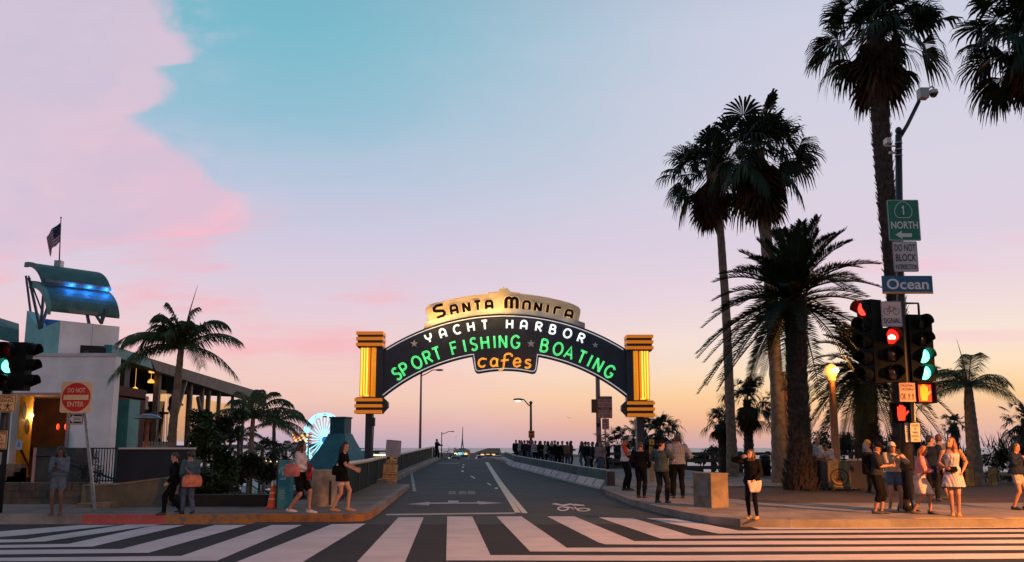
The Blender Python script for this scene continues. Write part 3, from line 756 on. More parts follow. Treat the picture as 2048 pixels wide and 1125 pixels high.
    # roof tower, turned a little away from the street
    O = P(115, 700, Y0+.25); O.z = ztop + .10; ang = R(44)
    a = V((math.cos(ang), math.sin(ang), 0)); c = V((-math.sin(ang), math.cos(ang), 0))
    def Wp(x, y, z): return V((O.x, O.y, 0)) + a*x + c*y + V((0,0,z))
    zt = zpx(642, Y0+.25); H = zt - O.z; Lx = 1.88; dp = 1.7
    b = MB(); b.prism([Wp(.02,0,O.z), Wp(Lx,0,O.z), Wp(Lx,0,zt), Wp(.02,0,zt)], c*dp); b.build('tower_wall', WHITEP, root)
    b = MB(); b.beam(Wp(1.02,-.004,O.z), Wp(1.02,-.004,zt), .012, .01, c); b.build('wall_joint', mat('joint_grey', (.35,.36,.37), .7), root)
    # pale teal splayed side with a V notch
    q0 = Wp(0, 0, 0); s1 = V((-.93, .42, 0)); s2 = V((-1.5, .62, 0))
    def Sd(k, z): p = q0 + (s1*k if k <= 1 else s1 + (s2-s1)*(k-1)); return V((p.x, p.y, z))
    znotch = zpx(655, Y0); zleft = zpx(622, Y0+.9)
    b = MB(); b.prism([Sd(0,O.z), Sd(1,O.z), Sd(1,znotch), Sd(0,zt)], (.1,.5,0)); b.prism([Sd(1,O.z), Sd(2,O.z), Sd(2,zleft), Sd(1,znotch)], (.1,.5,0)); b.build('splay_wall', TEALL, root)
    BL = mat('blue_lit_wall', (.03,.16,.32), .6, .1, 3)
    b = MB(); b.prism([Sd(2,O.z)+V((.2,.7,0)), Wp(Lx-.3, dp-.2, O.z), Wp(Lx-.3, dp-.2, zt+.22), Sd(2,O.z)+V((.2,.7,zt-O.z+.28))], c*.1); b.build('back_wall', BL, root)
    # curved roofs: quarter barrels whose axis runs along the tower front
    GR = mat('green_roof', (.045,.135,.125), .6, .2, 3, .1, 60)
    CAP = mat('roof_gutter', (.16,.17,.14), .6, .15, 6)
    def barrel(prof, x0, x1, th, name, m=GR):
        rings = []
        for x, sh in ((x0, 0.0), (x1, 0.0)):
            out = [Wp(x+sx_, y, z) for y, z, sx_ in prof]; inn = [Wp(x+sx_, y+.03, z-th) for y, z, sx_ in prof[::-1]]
            rings.append(out + inn)
        b = MB(); b.loft(rings, False)
        return b.build(name, m, root)
    # the profile bends from a flat ridge at the back down to the eave in front
    def quarter(y_r, z_r, y_e, z_e, sk, n=10):
        return [(y_r + (y_e-y_r)*math.sin(R(90*k/n)), z_e + (z_r-z_e)*math.cos(R(90*k/n)), sk*(1-k/n)) for k in range(n+1)]
    z1r, z1e = zpx(533, Y0+1), zpx(562, Y0+.1); z2r, z2e = zpx(572, Y0+1), zpx(620, Y0+.1)
    low_ = quarter(1.5, z2r+.10, -.12, z2e+.02, -.22)
    hi_ = quarter(1.5, z1r+.06, .30, z1e+.02, -.30)
    lo_roof = barrel([(y, z, k) for y, z, k in low_], -.32, Lx-.06, .10, 'lower_roof')
    hi_roof = barrel([(y, z, k) for y, z, k in hi_], -.46, Lx-.28, .10, 'upper_roof')
    barrel([(y, z+.03, k) for y, z, k in low_], -.42, -.31, .24, 'roof_rib', mat('rib_teal', (.10,.26,.24), .6, .15, 3)); barrel([(y, z+.02, k) for y, z, k in hi_], -.54, -.45, .16, 'roof_rib', GR)
    b = MB(); b.beam(Wp(-.46, .29, z1e+.02), Wp(Lx-.28, .29, z1e+.02), .06, .10); b.build('roof_gutter', CAP, root)
    b = MB(); b.beam(Wp(.2, -.13, z2e), Wp(1.1, -.13, z2e), .06, .12); b.build('roof_gutter', CAP, root)
    # blue strip lamp between the two roofs
    b = MB(); b.beam(Wp(.1, .42, z1e-.02), Wp(1.75, .42, z1e-.02), .04, .03); b.build('strip_lamp', glow('blue_strip', (.05,.25,1.0), 3.0), root)
    for x in (.35, .9, 1.45):
        l = bpy.data.lights.new('strip_lamp_light', 'POINT'); l.energy = 14; l.color = (.03,.22,1); l.shadow_soft_size = .06
        lo = bpy.data.objects.new('strip_lamp_light', l); C.objects.link(lo); lo.parent = root; lo.location = Wp(x, .22, z1e-.06) - wloc(root)
    l = bpy.data.lights.new('deck_lamp_light', 'POINT'); l.energy = 7; l.color = (.04,.3,1); l.shadow_soft_size = .1
    lo = bpy.data.objects.new('deck_lamp_light', l); C.objects.link(lo); lo.parent = root; lo.location = Wp(.5, .9, zt+.25) - wloc(root)
    # struts that fan up from the notch and from the right end
    ST = mat('strut_paint', (.05,.07,.075), .5, .2, 4)
    foot = Sd(1, znotch+.02) + V((0,.1,0))
    for u, v in ((58,556), (88,580), (100,600)):
        s_ = MB(); s_.beam(foot, P(u, v, Y0+.75), .07, .07); s_.build('strut', ST, root)
    for u in (52, 57): s_ = MB(); s_.beam(Sd(2, zleft)+V((.08*(u-52),.2,0)), P(u, 552, Y0+1.1), .06 if u == 52 else .02, .05); s_.build('strut', ST, root)
    for u0, u1 in ((178,172), (203,184), (203,214), (203,207)):
        Yq = Y0+1.0; s_ = MB(); s_.beam(P(u0, 648, Yq), P(u1, 618, Yq+.1), .09, .06); s_.build('strut', ST, root)
    # flagpole block
    pb = P(118, 529, Y0+1.1); b = MB(); b.box((pb.x-.11, pb.y-.11, pb.z-.28), (pb.x+.11, pb.y+.11, pb.z+.12)); b.build('flagpole_base', STEEL, root)
    # pieces of green canopy and a small spotlight on the coping
    b = MB(); b.loft([[P(-60, v, Y0+1+k) for v, k in ((618,1.2),(640,.2),(668,-.2),(668,.0),(640,.4),(620,1.3))], [P(38, v, Y0+1+k) for v, k in ((648,1.2),(660,.2),(688,-.2),(688,.0),(664,.4),(650,1.3))]], False); b.build('side_canopy', GR, root)
    pl = P(172, 713, Y0+.1); b = MB(); b.lathe([(.05,0),(.09,.05),(.06,.16),(.02,.2)], pl, 10); b.build('spotlight', BLACKM, root)
    # teal stair column between building and terrace
    b = MB(); x0, x1 = P(223,800,Y0+1.3).x, P(259,800,Y0+1.3).x; b.box((x0, Y0+1.3, -1.7), (x1, Y0+2.1, zpx(799, Y0+1.3))); b.build('column', TEALP, root)
    # flag
    fr = thing('flag', 'striped american flag hanging from a thin pole above the curved green roof', 'flag', (pb.x, pb.y, pb.z+.12))
    ptop = P(122, 436, pb.y); b = MB(); b.tube([pb+V((0,0,.12)), ptop], [.022,.014], 8); b.sphere(ptop, .03); b.build('pole', DARKM, fr)
    m = bpy.data.materials.new('flag_cloth'); m.use_nodes = True; t = NT(m.node_tree); bs = t.n['Principled BSDF']
    uv = t.node('ShaderNodeUVMap'); sp = t.node('ShaderNodeSeparateXYZ'); t.l.new(uv.outputs[0], sp.inputs[0])
    st = t.m('GREATER_THAN', t.m('MODULO', t.m('MULTIPLY', sp.outputs[1], 6.5), 1.0), .5)
    can = t.m('MULTIPLY', t.m('LESS_THAN', sp.outputs[0], .42), t.m('GREATER_THAN', sp.outputs[1], .46))
    vor = t.node('ShaderNodeTexVoronoi'); vor.inputs['Scale'].default_value = 14; t.l.new(uv.outputs[0], vor.inputs['Vector'])
    star = t.m('LESS_THAN', vor.outputs[0], .22)
    cc = t.mix(st, (.62,.55,.55), (.32,.02,.035)); cc = t.mix(can, cc, t.mix(star, (.012,.015,.06), (.5,.5,.55)))
    t.l.new(cc, bs.inputs['Base Color']); bs.inputs['Roughness'].default_value = .85
    na, nb = 22, 12; b = MB(); vs = []; uvs = []
    top_ = P(120.5, 446, pb.y); dr = P(121, 502, pb.y)
    for i in range(na+1):
        for j in range(nb+1):
            a_, h_ = i/na, j/nb     # a_: along the fly, h_: up the hoist
            hoist = top_.lerp(P(119.5, 484, pb.y), 1-h_)
            fold = math.sin(a_*9 + h_*1.5)*.06*a_
            p = hoist + V((-.34*math.sin(a_*1.5)*(.7+.3*h_), -.12*a_ + fold, -.50*a_ - .06*math.sin(a_*8)*a_))
            vs.append(p); uvs.append((a_, h_))
    fs = [(i*(nb+1)+j, (i+1)*(nb+1)+j, (i+1)*(nb+1)+j+1, i*(nb+1)+j+1) for i in range(na) for j in range(nb)]
    b.add(vs, fs, True); o = b.build('cloth', m, fr); uvl = o.data.uv_layers.new(name='UVMap')
    for lp in o.data.loops: uvl.data[lp.index].uv = uvs[lp.vertex_index]
    sol = o.modifiers.new('solid', 'SOLIDIFY'); sol.thickness = .006
restaurant()

def terrace():
    root = thing('terrace_pavilion', 'open dining pavilion with a long sloping timber roof edge behind the palms', 'pavilion', (-14.5, 36, -1.7))
    def XL(Y): return -13.5 - (Y-27)*.108
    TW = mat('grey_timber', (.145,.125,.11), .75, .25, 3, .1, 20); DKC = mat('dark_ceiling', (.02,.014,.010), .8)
    zr = 4.9
    def at(u, v):  # point on the pavilion's long side plane
        lo, hi = 20.0, 90.0
        for _ in range(40):
            m_ = (lo+hi)/2
            if P(u, v, m_).x < XL(m_): hi = m_
            else: lo = m_
        return P(u, v, lo)
    # fascia follows the roof slope
    b = MB(); A0, A1 = at(300,717), at(533,788); B0, B1 = at(312,742), at(533,812)
    b.prism([A0, A1, B1, B0], (-.25,-.02,0)); b.build('fascia', TW, root)
    b = MB(); n0 = at(224,690); n1 = at(300,717); b.prism([n0, n1, at(306,738), at(224,712)], (-.25,-.02,0)); b.build('fascia', TEALP, root)
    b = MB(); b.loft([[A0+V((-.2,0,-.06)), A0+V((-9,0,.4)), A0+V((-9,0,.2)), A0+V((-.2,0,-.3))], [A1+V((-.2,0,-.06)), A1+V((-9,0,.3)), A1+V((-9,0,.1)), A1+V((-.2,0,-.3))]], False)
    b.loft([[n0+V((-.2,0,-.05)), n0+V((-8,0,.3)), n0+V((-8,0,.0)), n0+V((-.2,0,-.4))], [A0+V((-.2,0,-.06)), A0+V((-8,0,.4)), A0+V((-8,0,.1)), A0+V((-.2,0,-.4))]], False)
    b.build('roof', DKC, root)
    for u, w, dx_ in ((268,.40,0),(333,.22,0),(396,.20,0),(419,.18,0),(432,.18,0),(452,.16,0),(478,.14,0),(500,.14,0)):
        p = at(u, 800); b = MB(); zt_ = A0.z + (A1.z-A0.z)*max(0,(p.y-A0.y))/(A1.y-A0.y) - .35
        b.box((p.x-.3-w, p.y-w/2, -1.7), (p.x-.3, p.y+w/2, zt_)); b.build('column', TW if u > 300 else mat('dark_column', (.05,.055,.06), .7, .2), root)
    for u0, u1, v0, v1 in ((345,383,880,745), (418,402,880,795), (365,350,930,880)):
        p, q = at(u0, v0), at(u1, v1); b = MB(); b.beam(p+V((-.15,0,0)), q+V((-.15,0,0)), .14, .16); b.build('brace', TW, root)
    # floor with its edge beam, dark back wall with a window slit
    b = MB(); f0, f1 = at(262,882), at(345,884); b.prism([f0, f1, at(345,897), at(262,897)], (-.3,0,0)); b.build('floor_beam', TW, root)
    zf = f0.z - .02
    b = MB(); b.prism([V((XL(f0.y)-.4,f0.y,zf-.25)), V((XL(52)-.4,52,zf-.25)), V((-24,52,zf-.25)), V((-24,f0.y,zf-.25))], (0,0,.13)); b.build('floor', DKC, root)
    yb = 36.5; b = MB(); xb0, xb1 = P(225,800,yb).x-.5, P(328,800,yb).x
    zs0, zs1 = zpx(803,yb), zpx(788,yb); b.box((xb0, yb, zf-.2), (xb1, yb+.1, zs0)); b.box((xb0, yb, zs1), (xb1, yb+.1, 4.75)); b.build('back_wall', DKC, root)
    # tall glass wind screens along the side, warm light put into their tint
    m = bpy.data.materials.new('sunlit_tint_glass'); m.use_nodes = True; t = NT(m.node_tree); bs = t.n['Principled BSDF']
    tr = t.node('ShaderNodeBsdfTransparent'); tr.inputs[0].default_value = (.97,.86,.60,1); gl = t.node('ShaderNodeBsdfGlossy'); gl.inputs['Roughness'].default_value = .05
    mx = t.node('ShaderNodeMixShader'); mx.inputs[0].default_value = .10; t.l.new(tr.outputs[0], mx.inputs[1]); t.l.new(gl.outputs[0], mx.inputs[2]); t.l.new(mx.outputs[0], t.n['Material Output'].inputs[0])
    for u0, u1 in ((334,352),(354,395),(398,418),(420,431),(434,451),(453,477)):
        p, q = at(u0, 800), at(u1, 800); b = MB(); b.prism([V((p.x-.42,p.y,zf+.05)), V((q.x-.42,q.y,zf+.05)), V((q.x-.42,q.y,3.9)), V((p.x-.42,p.y,3.9))], (-.015,0,0)); b.build('wind_screen', m, root)
    b = MB()
    for u0, u1 in ((262,330),(334,395),(398,452)):
        p, q = at(u0, 868), at(u1, 868)
    # pendant lamps
    for u, v, Yq in ((232,765,31),(302,764,32.5),(304,744,33),(245,763,30),(270,780,31)):
        p = P(u, v, Yq); s_ = MB(); s_.lathe([(.02,.12),(.10,.06),(.14,-.02),(.10,-.05)], p, 10); s_.tube([p+V((0,0,.1)), p+V((0,0,1.0))], .006, 4); s_.build('pendant_lamp', glow('pendant_glow', (1.0,.42,.08), 1.6), root)
    # mushroom heater
    Yh = 25.0; hx = P(295, 850, Yh).x
    h = thing('patio_heater', 'copper coloured mushroom patio heater behind the dark fence', 'patio heater', (hx, Yh, .1))
    b = MB(); b.lathe([(.25,.1),(.25,.16),(.06,.2),(.06,zpx(845,Yh)),(.10,zpx(843,Yh)),(.10,zpx(836,Yh))], (hx,Yh,0), 14); b.build('stand', mat('copper_metal', (.42,.16,.08), .4, .2, 6, 0, 40, .5), h)
    b = MB(); z0 = zpx(838,Yh); b.lathe([(.40,z0),(.41,z0+.015),(.30,z0+.10),(.14,z0+.15),(.02,z0+.16)], (hx,Yh,0), 20); b.build('heat_shade', mat('shade_metal', (.22,.24,.25), .4, .15, 5, 0, 40, .6), h)
terrace()

# ------------------------------------------------------------------ left street front: walls, fence, planters
def low_walls():
    STN = mat('brown_block', (.085,.060,.043), .85, .4, 2.2, .35, 25)
    r = thing('retaining_wall', 'low brown stone block wall behind the woman in the denim jacket', 'wall', (P(80,1000,21).x, 21, .15))
    Yw = 21.0
    b = MB()
    for k, (v0, v1) in enumerate(((966,982),(982.6,996),(996.6,1014))):
        u = -120 + k*17
        while u < 168:
            w = 30 + rnd.random()*26; u1 = min(u+w, 170); d = rnd.uniform(-.015,.02)
            b.box((P(u,v0,Yw).x, Yw-d, zpx(v1,Yw)), (P(u1-.8,v0,Yw).x, Yw+.35, zpx(v0,Yw))); u = u1
    b.box((P(-120,950,Yw).x, Yw+.04, -.3), (P(170,950,Yw).x, Yw+.34, zpx(967,Yw)))
    b.build('block_wall', STN, r)
    # second stepped wall with its rail in front of the doorway
    r2 = thing('stair_wall', 'dark grey stair cheek wall with a black handrail under the doorway', 'wall', (P(115,950,24).x, 24, .15))
    b = MB(); b.box((P(67,950,24).x, 24, -.2), (P(170,950,24).x, 24.4, zpx(896,24))); b.build('cheek', mat('dark_grey_render', (.055,.052,.05), .85, .3, 2, .15), r2)
    b = MB(); b.box((P(64,950,24).x, 23.97, -.2), (P(70,950,24).x, 24.43, zpx(896,24))); b.build('end_post', mat('pink_frame', (.42,.25,.22), .6), r2)
    b = MB(); b.tube([P(72,912,23.9), P(98,912,23.9), P(150,930,23.6), P(225,958,22.8)], .028, 8); b.build('handrail', BLACKM, r2)
    # black iron railing with a plant behind
    r3 = thing('iron_railing', 'black iron bar railing on the beige planter wall', 'railing', (P(205,960,20.6).x, 20.6, zpx(965,20.6)))
    Yr = 20.6
    for k, u in enumerate([167 + 5.6*i for i in range(12)]):
        b = MB(); x = P(u,950,Yr).x; b.tube([(x,Yr,zpx(965,Yr)), (x,Yr,zpx(896,Yr))], .014, 6); b.build('bar', BLACKM, r3)
    for v in (897, 962): b = MB(); b.beam((P(165,950,Yr).x,Yr,zpx(v,Yr)), (P(232,950,Yr).x,Yr,zpx(v,Yr)), .03, .03); b.build('rail', BLACKM, r3)
    r4 = thing('panel_fence', 'dark solid panel fence with a pale top rail', 'fence', (P(305,960,20.9).x, 20.9, .15))
    Yf = 20.9; b = MB(); b.box((P(232,950,Yf).x, Yf, -.5), (P(386,950,Yf).x, Yf+.08, zpx(899,Yf))); b.build('panel', mat('dark_fence_panel', (.014,.013,.018), .55, .3, 2), r4)
    b = MB(); b.box((P(235,950,Yf).x, Yf-.05, zpx(899,Yf)), (P(386,950,Yf).x, Yf+.12, zpx(895.5,Yf))); b.build('top_rail', mat('pale_rail', (.55,.50,.46), .6, .1), r4)
    # beige rendered planter wall, its top rises to the right
    r5 = thing('planter_wall', 'beige rendered planter wall whose top rises to the right', 'wall', (P(280,1000,19.2).x, 19.2, .15))
    Yp = 19.2; b = MB()
    b.prism([P(u, v, Yp) for u, v in ((165,970),(232,967),(330,955),(345,955))] + [V((P(345,950,Yp).x,Yp,-.2)), V((P(165,950,Yp).x,Yp,-.2))], (0,.4,0))
    b.build('wall_face', mat('beige_render', (.155,.13,.085), .85, .25, 1.6, .2, 30), r5)
    b = MB(); b.prism([P(u, v, Yp-.02) for u, v in ((165,970),(232,967),(330,955),(345,955),(345,958),(330,958),(232,970.5),(165,973.5))], (0,.44,0)); b.build('coping', mat('beige_coping', (.24,.20,.13), .8, .2, 3, .15), r5)
    r6 = thing('stone_ledge', 'low ledge of yellowish stones at the foot of the sign post', 'ledge', (P(180,1015,18.6).x, 18.6, .15))
    for u0, u1, v0, v1 in ((138,160,1014,1024),(160,194,1008,1020),(194,228,1006,1018)):
        b = MB(); b.box((P(u0,950,18.7).x, 18.6, .1), (P(u1-1,950,18.7).x, 19.15, zpx(v0,18.6))); b.build('stone', mat('yellow_stone', (.20,.155,.09), .85, .3, 5, .3), r6)
    # dark planter behind the couple
    r7 = thing('planter_wall', 'black low planter wall behind the walking couple', 'wall', (P(470,1000,18.9).x, 18.9, .15))
    Yk = 18.9; b = MB(); b.box((P(345,950,Yk).x+.01, Yk, -.3), (P(553,950,Yk).x, Yk+.3, zpx(990,Yk))); b.build('wall_face', mat('black_render', (.012,.011,.011), .85, .3, 2), r7)
low_walls()

# ------------------------------------------------------------------ signs on the left
RETRO_W = mat('warm_lit_sheeting', (.80,.58,.32), .4, .06, 8); RED_S = mat('sign_red', (.60,.018,.02), .4, .08, 8); ORS = mat('orange_lit_sheeting', (.85,.48,.20), .45, .10, 6)  # warm lamplight on the signs is put into the sheeting colours
SIGNW = mat('white_sheeting', (.62,.60,.60), .45, .08, 6)
def sign_board(root, f, base, ink, lines, border=True, name='sign_plate', frame=.012, th=.008, rad=.03):
    b = MB(); f.plate(b, th, rad); o = b.build(name, base, root)
    t = MB()
    if border: f.border(t, frame*1.4, frame, rad*.8)
    for ln in lines:
        if isinstance(ln[0], str): f.text(t, *ln)
        else: f.shape(t, ln)
    if t.v: t.build('lettering', ink, o)
    b = MB(); f2 = Plane(f.o - f.n*(th+.001), f.r, f.d, f.w, f.h); f2.plate(b, .003, rad); b.build('sign_back', STEEL, o)
    return o
def do_not_enter():
    Y = 17.7; base = G(134, 1030, .15)
    r = thing('road_sign', 'red and white DO NOT ENTER sign above a small one way arrow plate', 'road sign', (base.x, Y, .15))
    f = face_px(123.5, 764, 186, 826, Y)
    o = sign_board(r, f, RETRO_W, RETRO_W, [], False, 'do_not_enter_plate', rad=.05)
    b = MB(); f.disc(b, .5, .5, f.w*.46, .004); b.build('red_disc', RED_S, o)
    b = MB(); f.shape(b, [(.10,.425),(.90,.425),(.90,.585),(.10,.585)], .008); f.text(b, 'DO NOT', .22, .20, .78, .35, .008); f.text(b, 'ENTER', .24, .645, .76, .80, .008); b.build('lettering', RETRO_W, o)
    f = face_px(139, 827, 166.5, 849.5, Y); o = sign_board(r, f, BRACK, RETRO_W, [], True, 'one_way_plate', rad=.015)
    b = MB(); f.shape(b, [(.06,.5),(.32,.10),(.32,.28),(.92,.28),(.92,.74),(.32,.74),(.32,.92)], .006); b.build('arrow', SIGNW, o)
    b = MB(); f.text(b, 'ONE WAY', .32, .36, .88, .66, .009); b.build('lettering', BRACK, o)
    tp = P(151, 850, Y); b = MB(); b.beam((base.x, Y+.04, .12), (tp.x+.05, Y+.04, zpx(766,Y)), .06, .04, (0,1,0)); b.build('post', STEEL, r)
do_not_enter()

def bridge_sign():
    p0 = GB(775, 967); Y = 31.9
    r = thing('road_sign', 'post with a pale notice over two orange plates, the lower one headed by PROHIBITED', 'road sign', (P(780,960,Y).x, Y, gz(Y)+.15))
    def skewed(u0, v0, u1, v1, u2, v2):   # top-left, top-right, bottom-left
        a, c, d = P(u0, v0, Y), P(u1, v1, Y), P(u2, v2, Y); return Plane(a, c-a, d-a, (c-a).length, (d-a).length)
    sign_board(r, skewed(773,879.5,803,882,770.5,911.5), mat('grey_notice', (.46,.40,.42), .6, .1, 6), mat('grey_ink', (.22,.19,.20), .7),
               [('NOTICE', .25,.07,.75,.14)] + [('LEGAL USES ARE SET OUT BELOW'[:18+k%3*3], .1, .22+.085*k, .6+.1*(k%3), .255+.085*k) for k in range(8)], True)
    sign_board(r, skewed(773,912.5,795.5,913.5,771.5,927), ORS, BRACK, [[(.05,.1),(.32,.1),(.32,.5),(.05,.5)], [(.62,.22),(.78,.22),(.78,.12),(.95,.28),(.78,.44),(.78,.34),(.62,.34)], ('BUSES ONLY', .1,.58,.9,.88)], True, rad=.01)
    sign_board(r, skewed(767,928,796.5,929.5,763.5,965.5), ORS, BRACK, [('ALL TRUCKS', .18,.07,.82,.14), ('OVER 3 TONS', .14,.18,.84,.25), ('ALL BUSES', .20,.29,.8,.36), ('AND TRAILERS', .10,.40,.9,.47), ('PROHIBITED', .06,.51,.94,.63), ('BY ORDER', .1,.68,.9,.74), ('EXCEPT', .1,.80,.9,.86), ('DELIVERIES', .1,.89,.9,.95)], True, rad=.01)
    b = MB(); b.beam((P(779,950,Y).x, Y+.05, .1), P(781, 885, Y+.05), .06, .04, (0,1,0)); b.build('post', STEEL, r)
bridge_sign()

def left_signal():
    Y = 16.9; r = thing('traffic_signal', 'leftmost signal post, showing one green light above an orange diagonal crossing sign', 'traffic light', (P(4,1000,Y).x, Y, .15))
    X = lambda u: P(u, 760, Y).x
    b = MB(); b.tube([(X(2), Y+.25, .1), (X(2), Y+.25, zpx(690,Y))], .10, 12); b.build('pole', BLACKM, r)
    head(r, P(18, 733, Y), .72, 1.02, 3, 0, {0: ('dim_red', 0), 1: ('green_on', 1)}, wd=.72)
    head(r, P(52, 733, Y+.15), .34, 1.0, 3, R(88), {}, wd=.34)
    f = face_px(-40, 789, 33.5, 825, Y-.12); o = sign_board(r, f, ORS, BRACK, [('DIAGONAL', .2,.08,.93,.24), ('CROSSING', .2,.28,.92,.44), ('OK', .34,.52,.64,.9)] + walker(.78,.70,.11,.22) + [[(.66,.55),(.72,.55),(.66,.62)], [(.84,.55),(.90,.55),(.90,.62)], [(.66,.90),(.72,.90),(.66,.83)], [(.84,.90),(.90,.90),(.90,.83)]], True, rad=.015)
    f = face_px(-18, 862, 15.5, 899, Y-.10); sign_board(r, f, ORS, BRACK, [('CROSS', .1,.06,.9,.19), ('ON', .35,.25,.65,.38), ('WALK', .18,.44,.82,.57), ('SIGNAL', .1,.63,.9,.76), ('ONLY', .22,.82,.78,.94)], True, rad=.02)
    b = MB(); b.box((X(-8), Y+.02, zpx(930,Y)), (X(7), Y+.18, zpx(905,Y))); b.build('push_button', mat('button_grey', (.25,.25,.25), .5), r)
def walker(cx, cy, w, h):
    q = lambda l: [(cx+x*w, cy+y*h) for x, y in l]
    return [q([(-.12,-1),(.16,-1),(.2,-.7),(-.1,-.7)]), q([(-.25,-.62),(.25,-.62),(.2,.1),(-.2,.1)]), q([(-.2,.05),(.05,.05),(-.45,1),(-.7,.95)]), q([(-.02,.05),(.22,.05),(.7,.95),(.45,1)]), q([(-.25,-.6),(-.2,-.35),(-.7,.0),(-.75,-.15)]), q([(.25,-.6),(.2,-.35),(.7,-.1),(.72,-.28)])]
SIGH = mat('signal_housing', (.006,.008,.0075), .6, .2, 5, spec=.12)
LENS = {'off': mat('dark_lens', (.02,.015,.015), .25), 'dim_red': mat('dim_red_lens', (.05,.005,.004), .3, emit=(.5,.02,.01), es=.015), 'green_on': glow('green_lens', (.10,1.0,.58), 5.0),
        'deep_red': glow('deep_red_lens', (1.0,.012,.008), 2.6), 'red_on': glow('red_lens', (1.0,.03,.02), 4.0), 'white_hot': glow('red_hot_symbol', (1.0,.45,.25), 7.0), 'orange_hand': glow('orange_hand', (1.0,.24,.008), 1.7), 'red_hand': glow('red_hand', (1.0,.05,.015), 1.6)}
def head(root, c, w, h, n, yaw, lit, wd=None, depth=.22):
    """signal head: housing with one lens and one visor per section; yaw 0 looks at the street"""
    M = Matrix.Translation(c) @ Matrix.Rotation(yaw, 4, 'Z'); wd = wd or w
    b = MB(M); b.box((-w/2, 0, -h/2), (w/2, depth, h/2)); b.box((-w/2-.0, -.02, -h/2), (w/2, 0, h/2)); hs = b.build('signal_head', SIGH, root)
    s = h/n; rr = min(s*.42, .165)
    for i in range(n):
        z = h/2 - s*(i+.5); kind = lit.get(i, ('off', 0))[0]
        b = MB(M); b.loft([[V((rr*q*math.cos(a), -.03-.05*e, z+rr*q*math.sin(a))) for a in [2*math.pi*k/20 for k in range(20)]] for q, e in ((1,0),(.8,.4),(.45,.8),(.12,1))], True); b.build('lens', LENS[kind], hs)
        b = MB(M); ring = []
        R1 = rr*1.10; out = []; 
        for y, cut in ((-.02, 200), (-.26, 118)):
            pts = [V((R1*math.sin(R(a)), y, z + R1*math.cos(R(a)))) for a in [-cut/1.0*.8 + cut*1.6*k/16 for k in range(17)]]
            inn = [V((.93*R1*math.sin(R(a)), y, z + .93*R1*math.cos(R(a)))) for a in [cut*.8 - cut*1.6*k/16 for k in range(17)]]
            out.append(pts + inn)
        b.loft(out, False); b.build('visor', SIGH, hs)
    return hs
left_signal()

